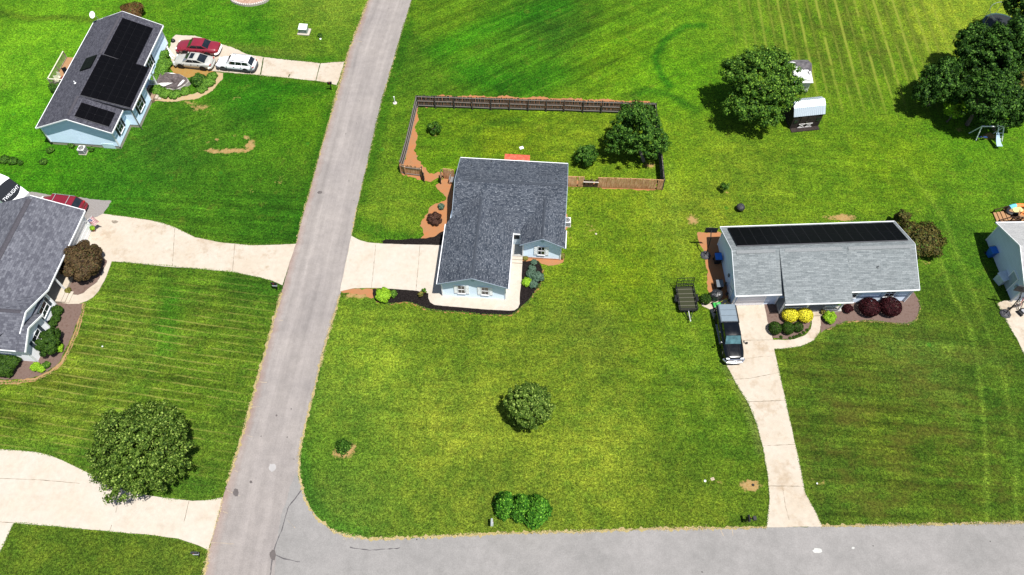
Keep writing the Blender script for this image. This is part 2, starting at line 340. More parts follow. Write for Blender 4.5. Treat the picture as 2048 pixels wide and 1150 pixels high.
def build_ground():
    xs = np.concatenate([[-900,-500,-250,-150,-110], np.arange(-90, 90.01, 0.3), [110,150,250,500,900]])
    ys = np.concatenate([[-400,-150,-50,-15,0], np.arange(6, 96.01, 0.3), [110,140,200,350,700,1200]])
    X, Y = np.meshgrid(xs, ys); nx, ny = len(xs), len(ys)
    P = np.stack([X, Y, np.zeros_like(X)], -1).reshape(-1, 3)
    idx = np.arange(nx * ny).reshape(ny, nx)
    F = np.stack([idx[:-1,:-1], idx[:-1,1:], idx[1:,1:], idx[1:,:-1]], -1).reshape(-1, 4)
    me = bpy.data.meshes.new('ground'); me.vertices.add(len(P)); me.vertices.foreach_set('co', P.astype('f').ravel())
    me.loops.add(F.size); me.loops.foreach_set('vertex_index', F.astype('i').ravel())
    me.polygons.add(len(F)); me.polygons.foreach_set('loop_start', np.arange(0, F.size, 4, dtype='i')); me.polygons.foreach_set('loop_total', np.full(len(F), 4, 'i'))
    me.update(calc_edges=True)
    x, y = P[:,0], P[:,1]
    C = np.zeros((len(P), 3)); Wt = np.zeros(len(P))
    for px, py, r, g, b in TINT:
        q = at(px, py); c = np.array(lin((r, g, b))); d2 = (x - q.x) ** 2 + (y - q.y) ** 2
        wt = 1 / (d2 + 5.0) ** 1.8; C += wt[:,None] * c; Wt += wt
    C /= Wt[:,None]
    def seg(pts):
        dm = np.full(len(P), 1e9)
        for a, b in zip(pts[:-1], pts[1:]):
            a = at(*a); b = at(*b); dx, dy = b.x - a.x, b.y - a.y; t = np.clip(((x-a.x)*dx + (y-a.y)*dy) / (dx*dx+dy*dy), 0, 1)
            dm = np.minimum(dm, np.hypot(x - a.x - t*dx, y - a.y - t*dy))
        return dm
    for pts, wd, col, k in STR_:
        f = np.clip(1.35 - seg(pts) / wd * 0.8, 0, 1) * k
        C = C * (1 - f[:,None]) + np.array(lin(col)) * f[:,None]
    D = np.zeros(len(P))
    for px, py, rx, ry, k in DIRT:
        q = at(px, py); d = np.hypot((x - q.x) / rx, (y - q.y) / ry); D = np.maximum(D, k * np.clip(1.5 - d, 0, 1))
    # mowing stripes: left lawn rows and the field behind the sheds
    A = np.zeros(len(P)); B = np.zeros(len(P))
    q = at(230, 740); A = np.exp(-(((x - q.x) / 14) ** 4 + ((y - q.y) / 9.5) ** 4))
    q = at(1700, 60); B = np.exp(-(((x - q.x) / 13) ** 4 + ((y - q.y) / 13) ** 4)) * np.clip((y - 60) / 6, 0, 1)
    def gm(px, py, rx, ry): q = at(px, py); return np.exp(-(((x - q.x) / rx) ** 4 + ((y - q.y) / ry) ** 4))
    SH = np.clip(gm(1780, 850, 15, 12) + gm(230, 700, 16, 12) + gm(430, 440, 14, 4) + 0.55 * gm(1000, 270, 12, 5) + 0.5 * gm(1700, 350, 14, 7) + 0.35 * gm(1000, 700, 22, 14) + .6 * gm(480, 110, 12, 4), 0, 1)
    SD = np.clip(gm(1080, 90, 20, 13) + .6 * gm(420, 240, 10, 6), 0, 1); SB = np.clip(gm(1790, 820, 12, 10) + gm(230, 700, 10, 8) * .4 + gm(1690, 60, 12, 12) * .8 + .5 * gm(1850, 960, 9, 4), 0, 1)
    col = me.color_attributes.new('masks2', 'FLOAT_COLOR', 'POINT')
    col.data.foreach_set('color', np.stack([SH, SD, SB, np.ones(len(P))], 1).astype('f').ravel())
    col = me.color_attributes.new('tint', 'FLOAT_COLOR', 'POINT')
    col.data.foreach_set('color', np.concatenate([C / GAIN, np.ones((len(P), 1))], 1).astype('f').ravel())
    col = me.color_attributes.new('masks', 'FLOAT_COLOR', 'POINT')
    col.data.foreach_set('color', np.stack([D / 2, A, B, np.ones(len(P))], 1).astype('f').ravel())
    t = NT('lawn'); p = t.pos()
    tint = t.n('Attribute', attribute_name='tint').outputs['Color']
    mk = t.n('SeparateColor'); t.set(mk.inputs[0], t.n('Attribute', attribute_name='masks').outputs['Color'])
    sx = t.n('SeparateXYZ'); t.set(sx.inputs[0], p); px_, py_ = sx.outputs[0], sx.outputs[1]
    nA = t.noise(p, 0.13, 4, 0.6); nB = t.noise(t.mapping(p, (1, 1, 1), loc=(13, 5, 1)), 0.45, 5, 0.65); nC = t.noise(p, 1.7, 4, 0.7)
    nD = t.noise(p, 4.2, 3, 0.8); nE = t.noise(t.mapping(p, (1, 1, 1), loc=(3, 8, 0)), 9.0, 2, 0.85)
    nF = t.noise(t.mapping(p, (1, 1, 1), loc=(7, 21, 0)), 0.8, 5, 0.7)
    # base variation: dark tufts, light blades, yellowing patches
    val = t.math('MULTIPLY', t.mapr(nC, 0.32, 0.68, 0.74, 1.2), t.math('MULTIPLY', t.mapr(nD, 0.36, 0.64, 0.45, 1.5), t.mapr(nE, 0.36, 0.64, 0.45, 1.55)))
    val = t.math('MULTIPLY', val, t.mapr(nB, 0.3, 0.7, 0.84, 1.14))
    hue = t.math('ADD', t.math('MULTIPLY', nB, 0.5), t.math('MULTIPLY', nF, 0.5))
    lo = t.mix(1.0, tint, (0.70, 0.86, 0.95), 'MULTIPLY'); hi = t.mix(1.0, tint, (1.15, 1.10, 1.2), 'MULTIPLY')
    c1_ = t.mix(t.mapr(hue, 0.42, 0.60), lo, hi)
    fine = t.mapr(nE, 0.36, 0.64); c2_ = t.mix(1.0, c1_, t.mix(fine, (0.86, 0.98, 0.8), (1.12, 1.02, 1.3)), 'MULTIPLY')
    brn = t.mix(t.math('MULTIPLY', t.mapr(t.noise(t.mapping(p, (1,1,1), loc=(31, 2, 0)), 0.6, 5, 0.75), 0.56, 0.74), 0.4), c2_, S(150, 144, 66))
    col = t.scale(brn, val)
    KG = (GK_R, GK_G, GK_B); col = t.mix(1.0, col, KG, 'MULTIPLY')
    m2 = t.n('SeparateColor'); t.set(m2.inputs[0], t.n('Attribute', attribute_name='masks2').outputs['Color'])
    def streak(deg, ms, amp, fa, fb, loc):
        st = t.noise(t.mapping(t.mapping(p, rot=(0, 0, math.radians(-deg))), (fa, fb, 1), loc=(loc, 0, 0)), 1.0, 4, 0.65)
        return t.math('ADD', 1.0, t.math('MULTIPLY', t.math('MULTIPLY', t.math('SUBTRACT', st, 0.5), amp), ms))
    col = t.scale(col, t.math('MULTIPLY', streak(-5, m2.outputs[0], 2.6, 0.10, 1.3, 3), streak(33, m2.outputs[1], 2.4, 0.07, 1.1, 9)))
    bp = t.math('MULTIPLY', t.mapr(t.noise(t.mapping(p, (0.28, 0.5, 1), loc=(2, 40, 0)), 1.0, 5, 0.72), 0.47, 0.64), m2.outputs[2])
    col = t.mix(t.math('MULTIPLY', bp, 0.6), col, t.scale(S(104, 98, 40), t.mapr(nD, 0.36, 0.64, 0.5, 1.5)))
    # straw-coloured lines left between mower passes
    def rows(ca, sa, period, wd, mask, off=0.0, wob=0.25, brk=0.45, colr=S(214, 206, 110), dark=0.0):
        d = t.math('ADD', t.math('MULTIPLY', px_, ca), t.math('MULTIPLY', py_, sa)); d = t.math('ADD', d, t.math('MULTIPLY', t.noise(p, 0.18, 3), wob * 3)); d = t.math('ADD', d, t.math('MULTIPLY', nC, 0.12))
        fr = t.math('FRACT', t.math('ADD', t.math('DIVIDE', d, period), off)); tri = t.math('ABSOLUTE', t.math('SUBTRACT', fr, 0.5))
        ln = t.mapr(tri, wd / period, wd / period * 0.3)
        st = t.noise(t.mapping(p, (0.35, 0.35, 1), loc=(5 * ca, 3, 0)), 1.0, 3, 0.7)
        return t.math('MULTIPLY', t.math('MULTIPLY', ln, t.mapr(st, brk, brk + 0.18)), mask), t.math('MULTIPLY', t.mapr(tri, 0.0, 0.5, 0.0, 1.0), mask)
    l1, s1 = rows(math.sin(math.radians(8.9)), math.cos(math.radians(8.9)), 0.80, 0.10, mk.outputs[1], 0.2, 0.1, 0.39)
    col = t.mix(t.math('MULTIPLY', l1, t.mapr(nE, 0.35, 0.6, 0.2, 0.75)), col, S(198, 196, 100))
    l2, s2 = rows(math.cos(math.radians(2.5)), -math.sin(math.radians(2.5)), 2.48, 0.24, mk.outputs[2], 0.1, 0.08, 0.33)
    l3, s3 = rows(math.cos(math.radians(2.5)), -math.sin(math.radians(2.5)), 2.48, 0.19, mk.outputs[2], 0.60, 0.08, 0.36)
    l4, s4 = rows(-math.sin(math.radians(33)), math.cos(math.radians(33)), 1.15, 0.06, m2.outputs[1], 0.3, 0.1, 0.5)
    col = t.mix(t.math('MULTIPLY', l4, 0.45), col, S(160, 190, 70))
    col = t.mix(t.math('MULTIPLY', t.math('MAXIMUM', l2, l3), t.mapr(nE, 0.35, 0.6, 0.55, 0.95)), col, S(176, 188, 74))
    bro = t.math('MULTIPLY', mk.outputs[2], t.mapr(t.math('SINE', t.math('MULTIPLY', px_, 2.533)), 0.1, 0.8))
    col = t.mix(t.math('MULTIPLY', bro, 0.55), col, t.scale(S(96, 116, 34), val))
    # bare soil with a ragged edge
    dm = t.math('MULTIPLY', mk.outputs[0], 2.0); e = t.math('ADD', dm, t.math('MULTIPLY', t.math('SUBTRACT', t.math('ADD', t.math('MULTIPLY', nC, 0.6), t.math('MULTIPLY', nD, 0.4)), 0.5), 3.6))
    soil = t.mix(t.mapr(nD, 0.35, 0.65), S(230, 198, 138), S(208, 158, 100))
    col = t.mix(t.math('MULTIPLY', t.mapr(e, 0.55, 0.95), t.mapr(dm, 0.0, 0.3, 0.0, 0.9)), col, soil)
    # clover / weeds specks
    vz = t.n('TexVoronoi'); t.set(vz.inputs['Vector'], p); vz.inputs['Scale'].default_value = 0.35; vr = t.n('SeparateColor'); t.set(vr.inputs[0], vz.outputs['Color'])
    wd = t.math('MULTIPLY', t.math('LESS_THAN', t.math('ADD', vz.outputs['Distance'], t.math('MULTIPLY', nD, 0.12)), 0.14), t.math('GREATER_THAN', vr.outputs[0], 0.8))
    col = t.mix(t.math('MULTIPLY', wd, 0.45), col, S(60, 150, 40))
    t.bump(t.math('ADD', nD, t.math('MULTIPLY', nE, 0.7)), 0.55, 0.10)
    me.materials.append(t.done(col, 0.9, 0.08))
    o = link(bpy.data.objects.new('ground', me)); tag(o, kind='structure')
build_ground()

def jag(pts, step=0.22, amp=0.05, closed=True, flat=None):
    """resample a world polyline with a slightly ragged edge"""
    out = []; n = len(pts)
    for i in range(n if closed else n - 1):
        a = Vector(pts[i]); b = Vector(pts[(i+1) % n]); L = (b - a).length; k = max(1, int(L / step)); nn = (b - a).normalized() if L > 1e-6 else Vector((1, 0, 0)); nn = Vector((-nn.y, nn.x, 0))
        for j in range(k):
            p = a.lerp(b, j / k)
            p += nn * (random.gauss(0, amp) * 0.6 + amp * math.sin(p.x * 1.7 + p.y * 2.3)); out.append(Vector((p.x, p.y, p.z)))
    if not closed: out.append(Vector(pts[-1]))
    return out
def smooth_px(pts, it=2, closed=True):
    """Chaikin corner cutting on pixel outlines of curved beds; points given as (x,y,'c') stay sharp"""
    for _ in range(it):
        out = []; n = len(pts)
        for i in range(n):
            a = pts[i]; b = pts[(i+1) % n]
            if not closed and i == n - 1: out.append(a); break
            if len(a) > 2: out.append(a)
            out += [(a[0]*.75+b[0]*.25, a[1]*.75+b[1]*.25), (a[0]*.25+b[0]*.75, a[1]*.25+b[1]*.75)]
            if len(a) > 2: out.pop(-2) if False else None
        pts = out
    return pts
import mathutils
def sheet(name, pxs, z, m, amp=0.04, label=None, thick=0.0, parent=None, kind='structure', step=0.22):
    pts = [at(p[0], p[1]) for p in pxs]; pts = jag(pts, step, amp)
    me = bpy.data.meshes.new(name); tris = mathutils.geometry.tessellate_polygon([[Vector((p.x, p.y, 0)) for p in pts]])
    vs = [(p.x, p.y, z) for p in pts]; fs = [tuple(t) for t in tris]
    if thick:
        n = len(vs); vs += [(p.x, p.y, z - thick) for p in pts]
        for i in range(n): fs.append((i, (i+1) % n, n + (i+1) % n, n + i))
    me.from_pydata(vs, [], fs); me.materials.append(m); me.validate(); 
    import bmesh
    bm = bmesh.new(); bm.from_mesh(me); bmesh.ops.recalc_face_normals(bm, faces=bm.faces)
    up = [f for f in bm.faces if abs(f.normal.z) > 0.5]
    if up and up[0].normal.z < 0: bmesh.ops.reverse_faces(bm, faces=bm.faces)
    bm.to_mesh(me); bm.free()
    o = link(bpy.data.objects.new(name, me), parent)
    if kind: o['kind'] = kind
    return o
def ribbon(name, pxs, wd, z, m, amp=0.05, step=0.25, kind='structure', closed=False, jit=None):
    pts = [at(p[0], p[1]) for p in pxs]; c = []
    for i in range(len(pts) - 1):
        a, b = pts[i], pts[i+1]; k = max(1, int((b - a).length / step))
        for j in range(k): c.append(a.lerp(b, j / k))
    c.append(pts[-1]); mb = MB(); L = []; R = []
    for i, p in enumerate(c):
        d = (c[min(i+1, len(c)-1)] - c[max(i-1, 0)]).normalized(); n = Vector((-d.y, d.x, 0))
        L.append(p + n * (wd / 2 + random.gauss(0, amp))); R.append(p - n * (wd / 2 + random.gauss(0, amp)))
    for i in range(len(c) - 1): 
        q = [R[i], R[i+1], L[i+1], L[i]]; mb.face([(p.x, p.y, z) for p in q])
    o = mb.build(name, m)
    if kind: o['kind'] = kind
    return o

# ------------------------------------------------------------------ roads
ROAD_L = [(737,0),(722,38),(697,103),(690,129),(670,200),(642,300),(616,392),(600,450),(592,487),(578,530),(563,585),(545,650),(520,740),(492,847),(454.5,968),(446,995),(417,1104),(408,1150),(384,1240)]
ROAD_R = [(824,0),(807,54),(785,129),(764,200),(745,282),(727,360),(714,415),(703,471),(693,520),(682,582),(668,632),(650,690),(628,780),(608,860),(598,910),(597,955),(590,1040),(580,1110),(575,1150),(556,1240)]
def res(pts, n):
    w_ = [at(*p) for p in pts]; L = [0]
    for a, b in zip(w_[:-1], w_[1:]): L.append(L[-1] + (b - a).length)
    out = []
    for i in range(n):
        d = L[-1] * i / (n - 1)
        for k in range(len(L) - 1):
            if d <= L[k+1] + 1e-6: out.append(w_[k].lerp(w_[k+1], (d - L[k]) / max(1e-6, L[k+1] - L[k]))); break
    return out
def road():
    a = res(ROAD_L, 360); b = res(ROAD_R, 360)
    ext = (a[0] - a[14]).normalized(); a = [a[0] + ext * 120] + a; b = [b[0] + ext * 120] + b
    mb = MB(); s = 0.0
    for i in range(len(a) - 1):
        ds = (a[i+1] - a[i]).length; a1 = a[i+1] + Vector((random.gauss(0, 0.025), 0, 0)); b1 = b[i+1] + Vector((random.gauss(0, 0.025), 0, 0))
        N = 1
        q = [a[i], a1, b1, b[i]]
        mb.face([(p.x, p.y, 0.010) for p in q], [(0, s), (0, s + ds), (1, s + ds), (1, s)]); a[i+1] = a1; b[i+1] = b1; s += ds
    o = mb.build('road', asphalt('worn asphalt', S(206, 197, 191), S(190, 182, 178), S(200, 164, 148), True)); o['kind'] = 'structure'
road()
CURVE = [(599,953),(605,981),(611,1000),(620,1016),(637,1038),(661,1059),(680,1067),(701,1073),(730,1077),(762,1078),(860,1074),(1000,1067),(1160,1063),(1300,1058),(1533,1055),(1642,1052),(1800,1050),(2048,1045),(2500,1040)]
sheet('cross_street', CURVE + [(2600,1200),(2000,1206),(1000,1212),(700,1214),(545,1216),(548,1150),(552,1090),(556,1062),(566,1020),(580,975),(592,945)], 0.016,
      asphalt('grey asphalt', S(196, 192, 189), S(182, 179, 176)), 0.05)
crk = simple('asphalt crack filler', S(120, 116, 118), 0.9, var=0.35, sc=4); seam = simple('pale seam', S(222, 204, 180), 0.95, var=0.2)
for pts, wd, mt in [([(604,979),(590,998),(578,1012),(572,1030),(564,1060),(552,1088),(546,1105),(541,1150)],0.09,crk),([(541,1105),(570,1118),(600,1124)],0.05,crk),([(575,1040),(590,1056)],0.05,seam),([(700,1095),(740,1101),(800,1096)],0.05,crk)]:
    ribbon('road_crack', pts, wd, 0.021, mt, 0.02)
for (x0,y0),(x1,y1) in [((420,1085),(468,1088)),((446,1023),(456,1026)),((455,981),(480,992)),((500,815),(520,813)),((516,764),(534,765)),((492,870),(506,874)),((714,82),(724,84)),((1441,1060),(1447,1072)),((1464,1058),(1466,1072)),((700,84),(716,85)),((470,940),(476,944)),((555,640),(566,641))]:
    ribbon('road_crack', [(x0,y0),(x1,y1)], 0.05, 0.0215, seam, 0.015)
asph_patch = simple('bleached patch', S(222, 218, 216), 0.9, var=0.12, sc=1.4)
def blob(px, py, rx, ry, n=14, rough=0.2): return [(px + rx * math.cos(2*PI*k/n) * random.uniform(1-rough, 1+rough), py + ry * math.sin(2*PI*k/n) * random.uniform(1-rough, 1+rough)) for k in range(n)]
for (x, y, rx, ry, c) in [(545,935,7,8,0),(640,385,5,3,1),(472,985,6,9,1),(546,1110,6,11,1),(502,964,3,3,1),(1635,1101,9,5,2),(1706,1096,3,2,2),(553,831,2,2,1)]:
    sheet('road_stain', blob(x, y, rx, ry), 0.0225, [asph_patch, simple('dark road stain', S(130, 122, 120), 0.9), simple('white road paint', S(252, 252, 246), 0.8)][c], 0.01)
# dead-grass fringes along the asphalt and orange soil under them
fr = simple('dry grass edge', S(232, 214, 160), 0.95, c2=S(196, 176, 110), sc=4, var=0.3, bump=0.4)
frs = ribbon('road_verge', ROAD_L[:5] + [(662,228)], 0.16, 0.0245, fr, 0.09, 0.18)
ribbon('road_verge', [(662,230),(642,300),(616,392),(600,450),(593,484)], 0.09, 0.0245, fr, 0.06, 0.18)
ribbon('road_verge', ROAD_L[10:15], 0.16, 0.0245, fr, 0.09, 0.18)
ribbon('road_verge', ROAD_L[16:], 0.14, 0.0245, fr, 0.07, 0.18)
ribbon('road_verge', ROAD_R[:8], 0.08, 0.0245, fr, 0.05, 0.18); ribbon('road_verge', [(680,590)] + ROAD_R[10:15] + CURVE[:4], 0.13, 0.0245, fr, 0.07, 0.18)
ribbon('road_verge', CURVE[3:15], 0.16, 0.0247, fr, 0.09, 0.18); ribbon('road_verge', CURVE[15:], 0.10, 0.0245, fr, 0.07, 0.18)

# ------------------------------------------------------------------ driveways, paths, beds
D = 'driveway'
H3Z = 0.055
sheet(D, [(703,472),(718,480),(735,485),(766,488),(842,490),(890,491),(1000,500),(1024,514),(1045,514),(1043,560),(1040,587),(1039,608),(1036,616),(1029,621),(1019,622),(941,617),(868,610),(860,605),(857,597),(857,587),(834,582),(758,576),(706,577),(680,583)], H3Z, M['conc'], 0.012, thick=0.06)
sheet(D, [(206,428),(240,432),(300,441),(325,446),(350,455),(390,475),(440,485),(500,491),(560,490),(592,488),(578,530),(565,571),(545,562),(520,555),(470,545),(400,538),(330,533),(240,524),(224,523),(218,540),(209,562),(197,583),(186,595),(174,602),(158,608),(136,608),(119,605),(110,598),(132,588),(156,590),(166,587),(180,575),(192,566),(200,556),(196,530),(150,520),(150,470),(170,440),(195,434)], 0.05, M['conc_dirty'], 0.012, thick=0.06)
sheet(D, [(688,124),(641,127),(527,115),(495,109),(463,94),(443,89),(390,72),(351,70),(344,79),(338,100),(344,126),(353,134),(430,143),(521,151),(632,162),(660,167),(673,171),(682,147)], 0.045, M['conc_dirty'], 0.03, thick=0.05)
sheet(D, [(1400,600),(1418,600),(1465,600),(1529,602),(1536,640),(1546,680),(1571,680),(1588,679),(1610,671),(1621,658),(1624,648),(1624,632),(1641,632),(1641,650),(1638,667),(1628,680),(1602,693),(1571,697),(1548,698),(1555,729),(1571,800),(1588,879),(1602,941),(1610,986),(1628,1017),(1644,1053),(1533,1055),(1539,995),(1535,950),(1526,897),(1513,848),(1495,804),(1470,765),(1451,726),(1440,690),(1428,640),(1420,619),(1404,612)], 0.05, M['conc_dirty'], 0.015, thick=0.06)
sheet(D, [(-200,896),(0,899),(40,901),(75,905),(100,911),(118,918),(157,936),(210,962),(250,980),(292,990),(339,997),(385,1002),(421,1000),(446,995),(432,1048),(417,1101),(400,1092),(356,1077),(290,1069),(221,1063),(100,1052),(28,1046),(14,1076),(0,1104),(-60,1220),(-260,1220)], 0.05, M['conc'], 0.012, thick=0.06)
sheet(D, [(1993,607),(2010,602),(2060,598),(2300,590),(2300,760),(2090,760),(2048,708),(2034,680),(2018,652),(2004,628)], 0.045, M['conc_dirty'], 0.03, thick=0.05)
sheet('path', [(447,146),(443,160),(430,176),(413,190),(392,198),(355,203),(306,202),(306,195),(355,195),(385,189),(405,179),(420,164),(430,146)], 0.04, simple('tan path', S(240, 214, 172), 0.95, c2=S(226, 192, 140), sc=2), 0.06, thick=0.04)
joint = simple('driveway joint', S(150, 136, 116), 0.95, var=0.3)
jw = simple('weedy joint', S(90, 120, 50), 0.95, c2=S(60, 80, 30), sc=5)
for pts, wd, z, mt in [([(752,488),(748,530),(743,576)],0.03,.0585,joint),([(840,491),(836,540),(832,581)],0.03,.0585,joint),
   ([(641,127),(636,145),(632,162)],0.10,.049,jw),([(527,116),(524,135),(521,150)],0.14,.049,jw),([(577,155),(580,149)],0.16,.049,jw),
   ([(1495,804),(1571,801)],0.04,.0535,joint),([(1526,892),(1590,889)],0.03,.0535,joint),([(1537,972),(1607,973)],0.04,.0535,joint),([(1453,760),(1500,757),(1560,745)],0.03,.0535,joint),([(1441,682),(1548,680)],0.03,.0535,joint),([(1480,720),(1520,714),(1553,712)],.02,.0535,joint),
   ([(0,957),(80,960),(160,967)],0.03,.0535,joint),([(378,1003),(372,1030),(368,1045)],0.04,.0535,joint),([(224,1050),(220,1062)],0.04,.0535,joint),([(235,1012),(232,1025)],0.03,.0535,joint),([(0,1044),(28,1046)],.03,.0535,joint),
   ([(350,456),(345,534)],0.03,.0535,joint),([(470,488),(465,545)],0.03,.0535,joint),([(1565,975),(1570,1010),(1578,1040)],.02,.0535,joint)]:
    ribbon('driveway_joint', pts, wd, z, mt, 0.01)
oil = simple('old oil stain', S(150, 140, 126), 0.9, c2=S(190, 176, 156), sc=2)
sheet('driveway_stain', blob(230, 444, 7, 3), 0.0535, oil, 0.01)
# soil and mulch
sheet('clay_strip', [(840,480),(845,470),(846,460),(843,452),(850,432),(858,418),(868,410),(883,402),(893,398),(885,385),(872,372),(890,352),(905,350),(908,400),(903,448),(890,480),(872,478)], 0.006, M['dirt'], 0.09)
sheet('clay_strip', [(838,192),(960,192),(1080,195),(1200,199),(1300,203),(1298,224),(1200,222),(1080,218),(960,216),(880,213),(838,213),(834,240),(832,262),(834,290),(828,300),(832,316),(846,330),(860,344),(880,346),(900,346),(880,356),(862,362),(840,358),(812,352),(801,347),(806,335),(810,318),(812,302),(820,262),(828,220)], 0.006, M['dirt'], 0.12)
sheet('clay_strip', [(1135,358),(1180,362),(1250,368),(1326,374),(1326,381),(1250,379),(1180,374),(1133,372)], 0.006, M['dirt'], 0.08)
sheet('clay_strip', [(680,583),(706,577),(752,577),(752,596),(742,598),(730,590),(706,586)], 0.0065, M['dirt'], 0.08)
sheet('clay_strip', [(1040,512),(1078,512),(1128,516),(1126,524),(1112,530),(1096,533),(1080,526),(1046,524)], 0.0065, M['dirt'], 0.06)
sheet('clay_strip', [(1128,428),(1136,428),(1136,455),(1130,462),(1126,455)], 0.0065, M['dirt'], 0.05)
sheet('clay_strip', [(1395,465),(1440,464),(1470,520),(1480,590),(1466,606),(1418,606),(1415,560),(1411,515),(1400,490)], 0.0065, M['dirt'], 0.07)
mz = 0.012
sheet('mulch_bed', [(765,489),(766,482),(772,479),(800,479),(847,477),(868,473),(888,462),(905,440),(905,492)], mz, M['mulch'], 0.05)
bed = [(745,578),(748,596),(758,604),(777,608),(793,607),(810,604),(823,606),(837,612),(852,618),(868,621),(900,624),(941,626),(970,629),(993,630),(1010,631),(1022,630),(1032,625),(1044,614),(1055,605),(1066,590),(1075,578),(1082,566),(1086,556),(1087,548),(1085,538),(1081,529),(1076,522),(1040,521),(1020,560),(900,560),(840,570)]
sheet('mulch_bed', bed, mz, M['mulch'], 0.05)
ribbon('bed_edging', [(752,604)] + bed[2:-6], 0.12, 0.009, M['dirt'], 0.07, 0.2)
sheet('mulch_bed', [(122,606),(165,607),(162,625),(156,640),(150,656),(143,673),(136,690),(128,706),(120,722),(110,733),(96,742),(82,750),(66,754),(48,758),(30,759),(0,758),(-80,756),(-80,690),(60,690),(100,600)], mz, M['gravelbed'], 0.04)
ribbon('bed_edging', [(168,606),(160,640),(154,660),(140,695),(124,726),(100,745),(70,759),(32,765),(0,764),(-60,762)], 0.36, 0.0095, M['straw'], 0.04, 0.2)
sheet('mulch_bed', [(120,592),(134,584),(156,590),(168,586),(180,576),(194,564),(202,552),(212,530),(214,522),(180,500),(140,500)], 0.06, M['gravelbed'], 0.04)
sheet('mulch_bed', [(1528,604),(1534,640),(1546,676),(1571,678),(1588,676),(1606,669),(1617,656),(1622,642),(1620,606)], 0.06, M['gravelbed'], 0.02)
bed4 = [(1640,631),(1640,650),(1641,666),(1652,660),(1665,654),(1678,648),(1692,644),(1724,641),(1760,644),(1801,648),(1816,648),(1828,644),(1834,636),(1838,625),(1840,612),(1838,600),(1828,585),(1810,580),(1700,590),(1636,600)]
sheet('mulch_bed', bed4, mz, M['gravelbed'], 0.04)
ribbon('bed_edging', bed4[3:16], 0.12, 0.0095, M['straw'], 0.05, 0.2)
sheet('gravel_pad', [(20,382),(60,384),(110,391),(165,396),(223,402),(215,416),(205,430),(195,434),(168,444),(120,440),(20,430)], 0.012, M['gravel'], 0.05)
sheet('gravel_pad', [(1418,585),(1432,582),(1440,600),(1424,604)], 0.03, simple('paver', S(214,190,170), 0.9), 0.01, thick=0.03)
sheet('clay_strip', [(338,130),(352,133),(440,145),(440,152),(425,156),(400,150),(372,156),(345,146)], 0.006, simple('ochre soil', S(216,178,104), 0.95, c2=S(190,140,66), sc=2, var=.3), 0.06)

# ------------------------------------------------------------------ house kit
def local(o, px, py, z):
    p = at(px, py, z) - Vector((o.location.x, o.location.y, 0)); c, s = math.cos(o.rotation_euler.z), math.sin(o.rotation_euler.z)
    return Vector((p.x * c + p.y * s, -p.x * s + p.y * c, z))
def roof_part(parent, m, polys, name='roof', th=0.11):
    mb = MB()
    for pts, ud in polys: mb.plate(pts, th, ud)
    return mb.build(name, m, parent)
def ridge(parent, m, a, b, drop, name='ridge_vent', w=0.17, h=0.05):
    """low cap straddling a ridge; drop = slope"""
    mb = MB(); a = Vector(a); b = Vector(b); d = (b - a).normalized(); n = Vector((-d.y, d.x, 0))
    for s in (1, -1):
        q = [a + Vector((0,0,h)), b + Vector((0,0,h)), b + n*s*w + Vector((0,0,h - w*drop)), a + n*s*w + Vector((0,0,h - w*drop))]
        mb.plate(q, 0.06, d)
    return mb.build(name, m, parent)
def trim(parent, segs, m=None, name='gutter', w=0.07, h=0.14):
    for a, b in segs: MB().bar(a, b, w, h).build(name, m or M['white'], parent)
def walls_x(mb, x0, x1, y0, y1, z0, ze, zr=None, ym=None):
    """block with its ridge along x; gable ends on -x and +x"""
    ym = (y0 + y1) / 2 if ym is None else ym
    prof = [(y0, z0), (y1, z0), (y1, ze)] + ([(ym, zr)] if zr else []) + [(y0, ze)]
    L = [(x0, y, z) for y, z in prof]; R = [(x1, y, z) for y, z in prof]
    mb.face(L[::-1]); mb.face(R)
    for i in range(len(prof)):
        j = (i + 1) % len(prof); mb.face([L[i], L[j], R[j], R[i]])
def walls_y(mb, x0, x1, y0, y1, z0, ze, zr=None, xm=None):
    xm = (x0 + x1) / 2 if xm is None else xm
    prof = [(x0, z0), (x1, z0), (x1, ze)] + ([(xm, zr)] if zr else []) + [(x0, ze)]
    L = [(x, y0, z) for x, z in prof]; R = [(x, y1, z) for x, z in prof]
    mb.face(L); mb.face(R[::-1])
    for i in range(len(prof)):
        j = (i + 1) % len(prof); mb.face([L[j], L[i], R[i], R[j]])
DIRS = {'S': 0, 'E': PI/2, 'N': PI, 'W': -PI/2}
def frame_at(c, d): return Matrix.Translation(c) @ Matrix.Rotation(DIRS[d], 4, 'Z')     # local x along wall, -y outwards
